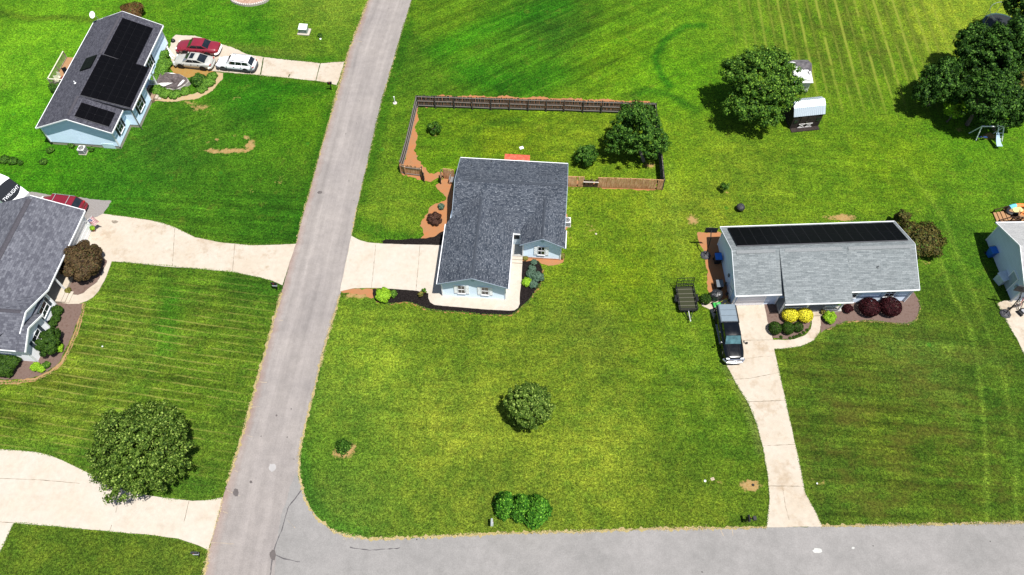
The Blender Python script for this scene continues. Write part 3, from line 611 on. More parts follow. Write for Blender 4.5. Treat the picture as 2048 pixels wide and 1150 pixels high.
def window(parent, c, d, w=0.9, h=1.25, shut=None, mull=True, pane_m=None):
    X = frame_at(c, d); f = MB(); f.xf = X; t = 0.07; o = 0.05
    f.box(-w/2-t, -w/2, -o, 0.03, -h/2, h/2); f.box(w/2, w/2+t, -o, 0.03, -h/2, h/2)
    f.box(-w/2-t, w/2+t, -o-.01, 0.03, h/2, h/2+t); f.box(-w/2-t-.02, w/2+t+.02, -o-.03, 0.03, -h/2-t, -h/2)
    f.box(-w/2, w/2, -o+.01, 0.03, -0.025, 0.025)
    if mull:
        f.box(-0.015, 0.015, -o+.02, 0.02, 0.025, h/2); f.box(-0.015, 0.015, -o+.02, 0.02, -h/2, -0.025)
    W = f.build('window', M['white'], parent)
    p = MB(); p.xf = X; p.box(-w/2, w/2, -0.012, 0.01, -h/2, h/2); p.build('pane', pane_m or M['glass'], W)
    if shut:
        for s in (-1, 1):
            q = MB(); q.xf = X; x0 = s * (w/2 + t + 0.02); x1 = s * (w/2 + t + 0.36)
            x0, x1 = min(x0, x1), max(x0, x1); q.box(x0, x1, -0.035, 0.0, -h/2-.04, h/2+.04)
            for k in range(8):
                zz = -h/2 + 0.05 + k * (h - 0.1) / 8; q.box(x0+.04, x1-.04, -0.045, -0.035, zz, zz + 0.08)
            q.build('shutter', shut, parent)
    return W
def door(parent, c, d, w=0.95, h=2.05, m=None, lite=False, name='door'):
    X = frame_at(c, d); q = MB(); q.xf = X; q.box(-w/2, w/2, -0.05, 0.0, 0, h)
    for k in range(3 if not lite else 1):
        q.box(-w/2+.12, w/2-.12, -0.06, -0.05, .15 + k*.62, .62 + k*.62)
    D_ = q.build(name, m or M['white'], parent)
    f = MB(); f.xf = X; f.box(-w/2-.1, -w/2, -.07, 0, 0, h+.1); f.box(w/2, w/2+.1, -.07, 0, 0, h+.1); f.box(-w/2, w/2, -.07, 0, h, h+.1); f.build('door_frame', M['white'], parent)
    k = MB(); k.xf = X; k.cbox((w/2-.1, -.08, 1.0), .05, .06, .05); k.build('handle', M['chrome'], D_)
    if lite:
        g = MB(); g.xf = X; g.box(-w/2+.16, w/2-.16, -.064, -.05, 1.0, h-.2); g.build('pane', M['glass'], D_)
    return D_
def vent_pipe(parent, p, m, r=0.05, h=0.3):
    mb = MB(); mb.lathe([(r*2.2, -0.05), (r*2.2, 0.02), (r, 0.06), (r, h), (r*.6, h)], 10, p); return mb.build('vent_pipe', m, parent)
def corner_boards(parent, pts, m=None):
    for x, y, z0, z1 in pts: MB().box(x-.06, x+.06, y-.06, y+.06, z0, z1).build('corner_trim', m or M['white'], parent)
def panels(parent, o, du, dv, n, nu, nv, pu, pv, gu=0.02, gv=0.03, rail=True):
    """nu x nv solar panels, u and v vectors in the roof plane, n its normal"""
    o = Vector(o); du = Vector(du).normalized(); dv = Vector(dv).normalized(); n = Vector(n).normalized()
    for i in range(nu):
        for j in range(nv):
            a = o + du * i * (pu + gu) + dv * j * (pv + gv) + n * 0.15
            mb = MB(); pts = [a, a + du*pu, a + du*pu + dv*pv, a + dv*pv]
            nn = (pts[1]-pts[0]).cross(pts[2]-pts[0])
            if nn.z < 0: pts = pts[::-1]
            uvs = [((p-a).dot(du), (p-a).dot(dv)) for p in pts]
            mb.face(pts, uvs); low = [p - n*0.04 for p in pts]
            for k in range(4): mb.face([low[k], low[(k+1)%4], pts[(k+1)%4], pts[k]])
            mb.build('solar_panel', M['solar'], parent)
    if rail:
        mb = MB(); W_ = nu*(pu+gu)-gu; 
        for j in range(nv+1):
            b = o + dv*(j*(pv+gv)-gv/2) + n*0.08; mb.bar(b, b + du*W_, 0.05, 0.04)
        mb.build('panel_rail', M['panel_rail'], parent)

W_BLUE = siding('pale blue siding', (0.70, 0.83, 0.95)); W_WHITE = siding('white siding', (0.80, 0.82, 0.84), dirt=0.06); W_GREY = siding('pale grey blue siding', (0.62, 0.72, 0.86))
SH3 = shingle('slate blue shingles', (0.020, 0.027, 0.040), (0.084, 0.094, 0.112), (0.215, 0.232, 0.255), 0.34, 0.16, 0.30, 0.75)
SH4 = shingle('light grey shingles', (0.11, 0.125, 0.13), (0.235, 0.255, 0.26), (0.095, 0.11, 0.12), 0.6, 0.17, 0.45, 0.7, 0.06)
SH1 = shingle('dark violet shingles', (0.030, 0.030, 0.040), (0.082, 0.082, 0.10), (0.14, 0.14, 0.16), 0.30, 0.17, 0.3, 0.5, 0.06)
SH2 = shingle('grey violet shingles', (0.066, 0.068, 0.084), (0.142, 0.146, 0.168), (0.050, 0.050, 0.066), 0.34, 0.20, 0.1, 0.3, 0.05)
CAP3 = simple('dark ridge cap', (0.040, 0.047, 0.060), 0.9, var=0.3, sc=8); CAP1 = simple('ridge cap shingles', (0.055, 0.052, 0.062), 0.9, var=0.3, sc=8); CAP4 = simple('grey ridge cap', (0.17, 0.18, 0.185), 0.9, var=0.2, sc=8)
GABLEV = simple('louvre vent', (0.30, 0.42, 0.52), 0.6)

# ---- house in the middle
def house3():
    o = empty('house', (-5.456, 55.048, 0), math.radians(-4.2), 'slate blue roofed house with side garage in the middle of the photo', 'house', 'houses along the two streets')
    E_, zr, ym = 2.7, 4.42, -4.37; s = (zr - E_) / 4.37
    gz, gx = 4.07, 2.85; wz, wx = 3.95, 9.25
    zf = lambda y: zr - s * (ym - y)
    roof_part(o, SH3, [
        ([(-.02,0,E_),(11.41,0,E_),(11.41,ym,zr),(-.02,ym,zr)], (1,0,0)),
        ([(-.02,ym,zr),(11.41,ym,zr),(11.41,-8.69,zf(-8.69)),(7.3,-8.69,zf(-8.69)),(7.2,-9.3,zf(-9.3)),(6.1,-9.3,zf(-9.3)),(6.1,-8.69,zf(-8.69)),(-.02,-8.69,zf(-8.69))], (1,0,0))])
    roof_part(o, SH3, [
        ([(-.59,-8.87,E_),(-.59,-15.93,E_),(gx,-15.93,gz),(gx,-4.9,gz),(-.0,-7.9,E_+.235)], (0,1,0)),
        ([(gx,-15.93,gz),(6.28,-15.93,E_),(6.28,-8.2,E_),(gx,-4.9,gz)], (0,1,0))], 'garage_roof')
    roof_part(o, SH3, [
        ([(7.05,-10.82,E_-.02),(wx,-10.82,wz),(wx,-5.2,wz),(7.05,-8.3,E_-.02)], (0,1,0)),
        ([(wx,-10.82,wz),(11.55,-10.82,E_-.08),(11.55,-8.6,E_-.08),(11.43,-8.6,E_-.02),(wx,-5.2,wz)], (0,1,0))], 'wing_roof')
    mb = MB(); walls_x(mb, .28, 11.12, -8.4, -.32, 0, 2.56, 4.2, ym); mb.build('wall', W_BLUE, o)
    mb = MB(); walls_y(mb, -.24, 5.98, -15.62, -7.0, 0, 2.56, 3.86, gx); mb.build('garage_wall', W_BLUE, o)
    mb = MB(); walls_y(mb, 7.36, 11.16, -10.5, -7.0, 0.1, 2.5, 3.74, wx); mb.build('wing_wall', W_BLUE, o)
    mb = MB(); mb.box(7.39, 11.13, -10.53, -8.3, 0, .16); mb.box(.3, 11.08, -8.45, -.28, 0, .14); mb.build('foundation', simple('brick footing', (.30,.15,.09), .9, c2=(.38,.22,.15)), o)
    mb = MB(); mb.box(5.98, 7.36, -9.12, -8.5, 0.0, 2.4); mb.build('entry_wall', W_BLUE, o)
    door(o, (6.62, -9.12, .34), 'S', .9, 2.0, simple('storm door', (.5,.55,.58), .3), True)
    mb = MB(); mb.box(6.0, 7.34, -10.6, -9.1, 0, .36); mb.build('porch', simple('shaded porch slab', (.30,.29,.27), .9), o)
    MB().box(6.0, 7.34, -10.95, -10.6, 0, .30).build('step', M['conc'], o); MB().box(6.0, 7.34, -11.3, -10.95, 0, .18).build('step', M['conc'], o)
    trim(o, [((-.05,.03,E_-.06),(11.44,.03,E_-.06)), ((-.63,-8.8,E_-.08),(-.63,-15.95,E_-.08)), ((6.32,-9.4,E_-.08),(6.32,-15.95,E_-.08)), ((11.6,-8.7,E_-.14),(11.6,-10.84,E_-.14)), ((6.35,-9.34,2.38),(7.2,-9.34,2.38))])
    tr = M['white']; 
    trim(o, [((-.6,-15.96,E_-.05),(gx,-15.96,gz-.05)), ((6.29,-15.96,E_-.05),(gx,-15.96,gz-.05)), ((7.04,-10.85,E_-.07),(wx,-10.85,wz-.05)), ((11.56,-10.85,E_-.13),(wx,-10.85,wz-.05)),
             ((11.44,0,E_-.05),(11.44,ym,zr-.05)), ((11.44,-8.6,E_-.05),(11.44,ym,zr-.05)), ((-.05,0,E_-.05),(-.05,ym,zr-.05)), ((-.05,-8.6,E_-.05),(-.05,ym,zr-.05))], simple('slate fascia', (.22,.27,.32), .6), 'fascia', .05, .12)
    corner_boards(o, [(-.24,-15.62,0,2.5),(5.98,-15.62,0,2.5),(7.36,-10.5,.1,2.45),(11.16,-10.5,.1,2.45)])
    sw = simple('white shutter', (.80,.82,.83), .5, var=.03)
    window(o, (1.67,-15.63,1.45), 'S', .62, 1.4, sw); window(o, (3.98,-15.63,1.45), 'S', .62, 1.4, sw); window(o, (9.2,-10.51,1.45), 'S', .62, 1.4, sw)
    for c in ((gx,-15.64,3.35), (wx,-10.52,3.2)):
        mb = MB(); mb.xf = frame_at(c, 'S') @ Matrix.Rotation(PI/2, 4, 'X'); mb.lathe([(0,0),(.2,0),(.2,.06),(.14,.07)], 14); mb.build('gable_vent', GABLEV, o)
    ridge(o, CAP3, (.8,ym,zr), (10.55,ym,zr), s, w=.14, h=.045); ridge(o, CAP3, (gx,-15.6,gz), (gx,-6.2,gz), .4, w=.14, h=.045); ridge(o, CAP3, (wx,-10.5,wz), (wx,-5.8,wz), .58, w=.12, h=.04)
    for p in ((3.3,-.46,2.85),(1.3,-1.55,3.25),(10.24,-3.24,3.95)): vent_pipe(o, p, M['blackpl'], .04, .22)
    # garage doors face the driveway on the left
    for yc in (-11.6,):
        q = MB(); q.xf = frame_at((-.245, yc, 0.05), 'W'); q.box(-2.4, 2.4, -.04, 0, 0, 2.1)
        for k in range(4): q.box(-2.36, 2.36, -.055, -.04, .05 + k*.52, .5 + k*.52)
        q.build('garage_door', M['white'], o)
    return o
H3 = house3()

# ---- house on the right, long light-grey roof with solar panels
def house4():
    o = empty('house', (20.953, 45.922, 0), math.radians(2.3), 'long ranch house with pale grey roof and one wide strip of black panels', 'house', 'houses along the two streets')
    E_, zr, ym = 2.7, 4.5, -4.03; s = (zr-E_)/4.03
    s2 = (zr + .04 - E_) / (9.2 - 4.03)
    roof_part(o, SH4, [([(0,0,E_),(17.7,0,E_),(17.7,ym,zr),(0,ym,zr)], (1,0,0)), ([(0,ym,zr),(4.8,ym,zr),(4.8,-8.06,E_),(0,-8.06,E_)], (1,0,0)), ([(10.9,ym,zr),(17.72,ym,zr),(17.72,-8.06,E_),(10.9,-8.06,E_)], (1,0,0))])
    roof_part(o, SH4, [([(4.55,ym,zr+.04),(11.0,ym,zr+.04),(11.0,-9.2,E_+.02),(4.55,-9.2,E_+.02)], (1,0,0))], 'porch_roof', .10)
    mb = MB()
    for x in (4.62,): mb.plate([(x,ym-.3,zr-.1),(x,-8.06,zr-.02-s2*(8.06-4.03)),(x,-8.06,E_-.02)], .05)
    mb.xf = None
    mb.box(4.58,4.62,-8.5,-8.0,2.62,2.9); mb.build('roof_step', simple('shade-dark step face', (.02,.022,.025), .8), o)  # shade on the upright step face put into its near-black colour
    bk = siding('shaded siding', (.55,.62,.68))
    mb = MB(); walls_x(mb, .3, 17.4, -7.1, -.3, 0, 2.56, 4.28, ym); walls_x(mb, .32, 4.58, -7.6, -6.9, 0, 2.56); walls_x(mb, 11.05, 17.42, -7.72, -6.9, 0, 2.56); mb.build('wall', W_GREY, o)
    # white gable siding on the left end, porch
    mb = MB(); mb.box(4.75, 10.9, -8.75, -7.1, 0, .28); mb.build('porch', simple('porch slab', (.42,.39,.35), .9), o)
    for x in (4.85, 7.25, 10.6):
        q = MB(); q.box(x-.07, x+.07, -8.72, -8.58, .28, 2.62); q.build('post', M['white'], o)
    mb = MB(); mb.box(4.75, 11.0, -8.74, -8.56, 2.5, 2.66); mb.build('beam', M['white'], o)
    mb = MB(); mb.box(7.9, 8.9, -9.15, -8.75, 0, .22); mb.build('step', M['conc_dirty'], o)
    mb = MB()
    for x0, x1 in ((4.92,7.18),(9.0,10.53)):
        mb.bar((x0,-8.65,1.1),(x1,-8.65,1.1),.05)
        mb.bar((x0,-8.65,.4),(x1,-8.65,.4),.04)
        k = x0
        while k < x1: mb.bar((k,-8.65,.4),(k,-8.65,1.1),.025); k += .14
        mb.build('railing', M['white'], o); mb = MB()
    q = MB(); q.xf = frame_at((1.98, -7.605, .04), 'S'); q.box(-1.3, 1.3, -.04, 0, 0, 2.1)
    for k in range(4):
        for j in range(4): q.box(-1.26 + j*.64, -1.26 + j*.64 + .58, -.052, -.04, .05 + k*.52, .5 + k*.52)
    q.build('garage_door', simple('garage door paint', (.74,.74,.78), .5, var=.03), o)
    mb = MB(); mb.xf = frame_at((1.98,-7.6,0), 'S'); mb.box(-1.42,-1.3,-.06,0,0,2.2); mb.box(1.3,1.42,-.06,0,0,2.2); mb.box(-1.3,1.3,-.06,0,2.14,2.26); mb.build('door_frame', M['white'], o)
    trim(o, [((0,-8.1,E_-.08),(4.5,-8.1,E_-.08)), ((4.5,-9.24,E_-.06),(11.05,-9.24,E_-.06)), ((11.1,-8.1,E_-.08),(17.75,-8.1,E_-.08)), ((0,.04,E_-.07),(17.72,.04,E_-.07))])
    trim(o, [((-.03,0,E_-.05),(-.03,ym,zr-.05)), ((-.03,-8.06,E_-.05),(-.03,ym,zr-.05)), ((17.75,0,E_-.05),(17.75,ym,zr-.05)), ((17.75,-8.06,E_-.05),(17.75,ym,zr-.05))], simple('grey fascia', (.5,.53,.56), .6), 'fascia', .05, .14)
    corner_boards(o, [(.32,-7.6,0,2.5),(4.58,-7.6,0,2.5),(17.42,-7.72,0,2.5),(.3,-.3,0,2.5)])
    sh = simple('grey blue shutter', (.45,.52,.60), .6)
    window(o, (11.75,-7.73,1.6), 'S', .9, 1.2, sh); window(o, (15.45,-7.73,1.6), 'S', .9, 1.2, sh); window(o, (5.9,-7.11,1.5), 'S', 1.2, 1.2); window(o, (9.8,-7.11,1.5), 'S', 1.0, 1.2)
    door(o, (8.35,-7.11,.28), 'S', .95, 2.05, simple('front door', (.16,.05,.04), .4))
    door(o, (.29,-6.3,.05), 'W', .9, 2.0, M['white'])
    mb = MB(); mb.bar((.24,-5.6,1.0),(.2,-6.9,1.6),.03); mb.cbox((.2,-5.0,1.5),.1,.25,.35); mb.build('meter_box', simple('grey meter', (.12,.14,.16), .5), o)
    mb = MB(); mb.bar((17.5,-7.85,2.55),(17.45,-7.85,.05),.07); mb.build('downspout', M['white'], o)
    for a, b, z in ((.37,4.13,zr),(5.05,10.6,zr+.02),(11.2,17.35,zr)):
        q = MB(); q.plate([(a,-4.12,z+.03),(b,-4.12,z+.03),(b,-4.42,z-.09),(a,-4.42,z-.09)], .05, (1,0,0)); q.build('ridge_vent', CAP4, o)
    nb = Vector((0, zr-E_, 4.03)).normalized(); dv = Vector((0,-4.03,zr-E_)).normalized()
    base = Vector((.62,-.40,E_+.18)); panels(o, base, (1,0,0), dv, nb, 16, 2, 1.03, 1.66, .015, .045)
    vent_pipe(o, (13.9,-6.0,3.7), CAP4, .05, .25); 
    return o
H4 = house4()

# ---- house top left
def house1():
    p = at(60+45/3.832, 10+942/3.832, 2.95)
    o = empty('house', (p.x, p.y, 0), math.radians(-5), 'blue-sided house with dark roof and three blocks of black solar panels', 'house', 'houses along the two streets')
    E_, zr, xm = 2.95, 4.7, 4.25; s = (zr-E_)/4.25; Y1 = 17.35
    s2 = (zr + .03 - 3.1)/(9.62 - xm)
    roof_part(o, SH1, [([(-.02,0,E_),(xm,0,zr),(xm,Y1,zr),(-.02,Y1,E_)], (0,1,0)), ([(xm,0,zr),(8.5,0,E_),(8.5,Y1,E_),(xm,Y1,zr)], (0,1,0))])
    roof_part(o, SH1, [([(xm,3.42,zr+.03),(9.65,3.42,3.1),(9.65,10.0,3.1),(xm,10.0,zr+.03)], (0,1,0))], 'porch_roof', .13)
    mb = MB(); walls_y(mb, .3, 8.2, .3, Y1-.3, .45, 2.82, 4.5, xm); walls_y(mb, 8.0, 9.3, 3.6, 7.6, .45, 2.85); mb.build('wall', siding('light blue siding', (.64,.80,.96)), o)
    mb = MB(); mb.box(.33, 8.17, .33, Y1-.33, 0, .45); mb.box(8.0, 9.27, 3.63, 7.57, 0, .45); mb.build('foundation', M['foundation'], o)
    mb = MB(); mb.box(8.2, 9.5, 7.57, 9.9, 0, .42); mb.build('porch', simple('front porch boards', (.24,.16,.11), .9), o)
    MB().box(9.5, 9.85, 8.0, 9.3, 0, .28).build('step', M['conc_dirty'], o); MB().box(9.85, 10.2, 8.0, 9.3, 0, .14).build('step', M['conc_dirty'], o)
    q = MB(); q.box(9.36, 9.48, 9.74, 9.86, .42, 2.9); q.build('post', M['white'], o)
    mb = MB(); mb.bar((8.3,9.85,1.3),(9.4,9.85,1.3),.06); mb.bar((8.3,9.85,.6),(9.4,9.85,.6),.05)
    for k in range(8): mb.bar((8.35+.14*k,9.85,.6),(8.35+.14*k,9.85,1.3),.03)
    mb.build('railing', M['white'], o)
    trim(o, [((-.06,0,E_-.08),(-.06,Y1,E_-.08)), ((8.54,0,E_-.08),(8.54,3.4,E_-.08)), ((9.69,3.4,3.02),(9.69,10.02,3.02)), ((8.54,10.05,E_-.08),(8.54,Y1,E_-.08))])
    trim(o, [((0,-.03,E_-.05),(xm,-.03,zr-.05)), ((8.5,-.03,E_-.05),(xm,-.03,zr-.05)), ((0,Y1+.03,E_-.05),(xm,Y1+.03,zr-.05)), ((8.5,Y1+.03,E_-.05),(xm,Y1+.03,zr-.05))], M['white'], 'fascia', .05, .13)
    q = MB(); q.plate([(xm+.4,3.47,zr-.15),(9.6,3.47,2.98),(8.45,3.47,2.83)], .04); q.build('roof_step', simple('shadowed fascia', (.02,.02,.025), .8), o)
    corner_boards(o, [(.3,.3,.45,2.75),(8.2,.3,.45,2.75),(9.3,3.6,.45,2.75),(9.3,7.6,.45,2.75),(8.2,Y1-.3,.45,2.75)])
    bs = simple('black shutter', (.012,.013,.016), .5)
    window(o, (8.21,2.0,1.85), 'E', .95, 1.3, bs); window(o, (9.31,5.5,1.85), 'E', 1.2, 1.3, bs); window(o, (8.21,12.2,1.85), 'E', .95, 1.3, bs)
    door(o, (8.21,8.6,.45), 'E', .95, 2.0, M['white'])
    q = MB(); q.xf = frame_at((6.9,.3,.02), 'S'); q.box(-.7,.7,-.03,0,0,.75); q.build('crawl_hatch', simple('hatch paint', (.62,.78,.88), .5), o)
    q = MB(); q.bar((9.42,3.52,2.9),(9.38,3.5,.5),.07); q.bar((9.38,3.5,.5),(9.6,3.3,.06),.07); MB().bar((.15,.2,2.7),(.2,.2,.05),.06).build('downspout', simple('dark downspout', (.03,.03,.03), .5), o); q.build('downspout', simple('dark downspout', (.03,.03,.03), .5), o)
    n = Vector((zr-E_, 0, xm)).normalized(); dv = Vector((4.25,0,-(zr-E_))).normalized()
    panels(o, Vector((4.60,10.12,zr-.14+.0)) , dv, (0,1,0), n, 2, 6, 1.68, 1.01, .03, .02)
    panels(o, Vector((4.85,.62,zr-.25)), dv, (0,1,0), n, 2, 2, 1.70, 1.0, .03, .02)
    n2 = Vector((s2,0,1)).normalized(); dv2 = Vector((1,0,-s2)).normalized()
    panels(o, Vector((4.46,3.55,zr-.04)), dv2, (0,1,0), n2, 3, 6, 1.70, 1.04, .03, .02)
    n3 = Vector((-(zr-E_),0,4.25)).normalized(); dv3 = Vector((-4.25,0,-(zr-E_))).normalized()
    # two panels beside the ridge on the far slope
    panels(o, Vector((4.0,7.85,zr-.11)), dv3, (0,1,0), n3, 1, 2, 1.68, 1.02, .03, .02, False)
    ridge(o, CAP1, (xm,.6,zr), (xm,3.4,zr), s, w=.15); ridge(o, CAP1, (xm,10.1,zr), (xm,16.8,zr), s, w=.15)
    vent_pipe(o, (2.64,5.94,4.05), M['white'], .06, .3)
    q = MB(); q.tube([(.9,Y1-.1,3.2),(.5,Y1+.1,3.7),(.33,Y1,3.9)], .03, 6); q.bar((1.4,Y1,3.6),(2.2,Y1+.05,3.9),.03); q.build('dish_arm', M['panel_rail'], o)
    q = MB(); q.xf = Matrix.Translation((.33,Y1-.05,3.95)) @ Matrix.Rotation(math.radians(42), 4, 'X') @ Matrix.Rotation(math.radians(-14), 4, 'Y'); q.lathe([(0,.0),(.2,.02),(.36,.08),(.42,.13),(.40,.13)], 18); q.build('satellite_dish', simple('dish enamel', (.8,.8,.8), .4, var=.02), o, smooth=True)
    return o
H1 = house1()

# ---- house at the left edge
def house2():
    o = empty('house', (-43.604, 47.937, 0), math.radians(-5), 'white-sided house with grey dotted roof, cut off by the left edge', 'house', 'houses along the two streets')
    E_, zr, xm = 2.7, 4.6, -4.7; s = 1.9/4.7
    roof_part(o, SH2, [([(0,.05,E_),(xm,.05,zr),(xm,-19.5,zr),(0,-12.0,E_),(0,-9.5,E_)], (0,1,0)), ([(xm,.05,zr),(-9.4,.05,E_),(-9.4,-19.5,E_),(xm,-19.5,zr)], (0,1,0))])
    roof_part(o, SH2, [([(0.05,-9.45,E_),(0.05,-12.72,4.2),(-4.3,-12.72,4.2),(-4.3,-9.45,E_-.05)], (1,0,0)), ([(0.05,-12.72,4.2),(-.28,-15.98,E_),(-9,-15.98,E_),(-9,-12.72,4.2)], (1,0,0))], 'wing_roof')
    roof_part(o, SH2, [([(.55,-12.05,2.62),(.55,-14.05,3.62),(-1.6,-14.05,3.62),(-.9,-12.05,2.62)], (1,0,0)), ([(.55,-14.05,3.62),(.55,-16.02,2.62),(-1.2,-16.02,2.62),(-1.6,-14.05,3.62)], (1,0,0))], 'bay_roof', .1)
    wm = W_WHITE
    mb = MB(); walls_y(mb, -9.1, -1.9, -15.7, -.25, 0, 2.56, 4.35, xm); walls_y(mb, -2.5, -.3, -4.9, -.25, 0, 2.56); walls_x(mb, -8, -.28, -15.72, -9.7, 0, 2.56, 4.0, -12.72); walls_x(mb, -1.5, .26, -15.76, -12.3, 0, 2.5, 3.45, -14.05); mb.build('wall', wm, o)
    mb = MB(); mb.box(-1.9, 0.05, -9.35, -4.9, 0, .32); mb.build('porch', M['conc_dirty'], o)
    MB().box(.05, .4, -9.3, -8.0, 0, .24).build('step', M['conc_dirty'], o); MB().box(.4, .75, -9.3, -8.0, 0, .12).build('step', M['conc_dirty'], o)
    for y in (-7.9, -5.1):
        q = MB(); q.box(-.2, -.06, y-.07, y+.07, .32, 2.6); q.build('post', M['white'], o)
    mb = MB(); mb.box(-.22, -.04, -9.4, -4.9, 2.48, 2.64); mb.build('beam', M['white'], o)
    door(o, (-1.88,-7.0,.32), 'E', .95, 2.0, M['white'])
    q = MB(); q.xf = frame_at((-.295,-2.5,.05), 'E'); q.box(-1.9,1.9,-.04,0,0,2.1)
    for k in range(4): q.box(-1.86,1.86,-.055,-.04,.05+k*.52,.5+k*.52)
    q.build('garage_door', M['white'], o)
    trim(o, [((.04,.05,E_-.08),(.04,-9.4,E_-.08)), ((-.3,-16.03,E_-.08),(-9,-16.03,E_-.08))])
    trim(o, [((.04,.09,E_-.04),(xm,.09,zr-.04)), ((.09,-9.4,E_-.04),(.09,-12.72,4.15)), ((-.1,-14.6,3.35),(.09,-12.72,4.15)), ((.59,-12.02,2.58),(.59,-14.05,3.57)), ((.59,-16.04,2.58),(.59,-14.05,3.57))], M['white'], 'fascia', .06, .18)
    corner_boards(o, [(.26,-15.76,0,2.5),(.26,-12.3,0,2.5),(-.28,-9.7,0,2.5),(-.3,-.25,0,2.5)])
    sh = simple('slate shutter', (.035,.05,.065), .5)
    window(o, (-.27,-11.0,1.62), 'E', 1.25, 1.15, sh); window(o, (.27,-13.95,1.55), 'E', 1.25, 1.15, sh)
    ridge(o, CAP1, (xm,-.3,zr), (xm,-11.6,zr), s, w=.28); ridge(o, CAP1, (-.4,-12.72,4.2), (-4.2,-12.72,4.2), .45, w=.17)
    return o
H2 = house2()
def house5():
    p = at(1900+408/4.42, 380+287/4.42, 2.7)
    o = empty('house', (p.x, p.y, 0), math.radians(1), 'pale house cut off by the right edge, storage locker along its side', 'house', 'houses along the two streets')
    zr, ym = 4.45, -4.05
    roof_part(o, shingle('bleached shingles', (.28,.28,.28), (.40,.40,.39), (.22,.22,.23), .45, .15, .5, .4, .05), [([(0,0,2.7),(14,0,2.7),(14,ym,zr),(0,ym,zr)], (1,0,0)), ([(0,ym,zr),(14,ym,zr),(14,-8.1,2.7),(0,-8.1,2.7)], (1,0,0))])
    mb = MB(); walls_x(mb, .3, 13.6, -7.6, -.3, 0, 2.56, 4.25, ym); mb.build('wall', siding('sky grey siding', (.60,.68,.76)), o)
    trim(o, [((0,.04,2.63),(14,.04,2.63)), ((0,-8.14,2.63),(14,-8.14,2.63))])
    trim(o, [((-.03,0,2.66),(-.03,ym,zr-.04)), ((-.03,-8.1,2.66),(-.03,ym,zr-.04))], M['white'], 'fascia', .05, .14)
    corner_boards(o, [(.3,-.3,0,2.5),(.3,-7.6,0,2.5)])
    door(o, (.29,-5.9,.05), 'W', .95, 2.0, simple('side door', (.34,.40,.42), .5), False)
    q = MB(); q.cbox((.22,-6.9,1.5),.12,.3,.4); q.build('meter_box', simple('meter grey', (.3,.34,.38), .5), o)
    q = MB(); q.bar((.15,-7.85,2.6),(.2,-7.75,.05),.07); q.build('downspout', M['white'], o)
    return o
H5 = house5()

# ------------------------------------------------------------------ plants
LEAFK = 1.0
def leaf_mesh(name, P, N, size, m, parent, aspect=1.7):
    """one small bent leaf (two triangles) per point, facing roughly along N"""
    n = len(P); up = RNG.normal(size=(n, 3)); U = np.cross(N, up); U /= np.linalg.norm(U, axis=1)[:,None] + 1e-9; V = np.cross(N, U)
    sz = size * RNG.uniform(0.6, 1.35, n)[:,None]
    a = P - U * sz * 0.5 * aspect; c = P + U * sz * 0.5 * aspect; b = P + V * sz * 0.5 + N * sz * 0.15; d = P - V * sz * 0.5 + N * sz * 0.15
    co = np.stack([a, b, c, d], 1).reshape(-1, 3)
    me = bpy.data.meshes.new(name); me.vertices.add(4*n); me.vertices.foreach_set('co', co.astype('f').ravel())
    me.loops.add(4*n); me.loops.foreach_set('vertex_index', np.arange(4*n, dtype='i'))
    me.polygons.add(n); me.polygons.foreach_set('loop_start', np.arange(0, 4*n, 4, dtype='i')); me.polygons.foreach_set('loop_total', np.full(n, 4, 'i'))
    me.update(calc_edges=True)
    r = np.repeat(RNG.random(n), 4); at_ = me.attributes.new('rnd', 'FLOAT', 'POINT'); at_.data.foreach_set('value', r.astype('f'))
    me.materials.append(m); return link(bpy.data.objects.new(name, me), parent)
def unit(n):
    v = RNG.normal(size=(n, 3)); return v / np.linalg.norm(v, axis=1)[:,None]
def crown_points(c, r, nclump, cr, per, low=-0.55, depth=0.35, jitter=0.18):
    per = per * LEAFK
    """clumps of leaves on an uneven ellipsoid shell; returns points and normals"""
    r = np.array(r); d = unit(nclump * 3); d = d[d[:,2] > low][:nclump]
    rad = (1 - depth * RNG.random(len(d)) ** 2)[:,None] * (1 + RNG.normal(0, jitter * 0.45, (len(d), 1)))
    C = d * r * rad; P = []; N = []
    for k in range(len(C)):
        m_ = int(per * RNG.uniform(0.6, 1.3)); q = unit(m_); rr = cr * RNG.uniform(0.7, 1.25) * RNG.random((m_, 1)) ** 0.4
        P.append(C[k] + q * rr * np.array([1, 1, 0.75])); N.append(0.5 * d[k] + q + RNG.normal(0, 0.35, (m_, 3)) + np.array([0, 0, 0.35]))
    P = np.concatenate(P); N = np.concatenate(N); N /= np.linalg.norm(N, axis=1)[:,None]
    return P + np.array(c), N
def limbs(c, r, h0, rad, n, m, parent, base=(0, 0, 0), lean=0.3, spread=0.7):
    mb = MB(); top = Vector((c[0], c[1], c[2] - r[2] * 0.2)); b = Vector(base)
    mb.tube([b, b.lerp(top, .35) + Vector((random.uniform(-.1,.1), random.uniform(-.1,.1), 0)), b.lerp(top, .75), top], [rad*1.25, rad, rad*.7, rad*.35], 8)
    for k in range(n):
        a = 2*PI*k/n + random.uniform(-.4,.4); s = b.lerp(top, random.uniform(.35,.9))
        e = Vector((c[0] + math.cos(a)*r[0]*spread, c[1] + math.sin(a)*r[1]*spread, c[2] + random.uniform(-.3,.35)*r[2]))
        md = s.lerp(e, .5) + Vector((0,0,-.12*r[2])); mb.tube([s, md, e], [rad*.5, rad*.3, rad*.1], 6)
    return mb.build('trunk', m, parent)
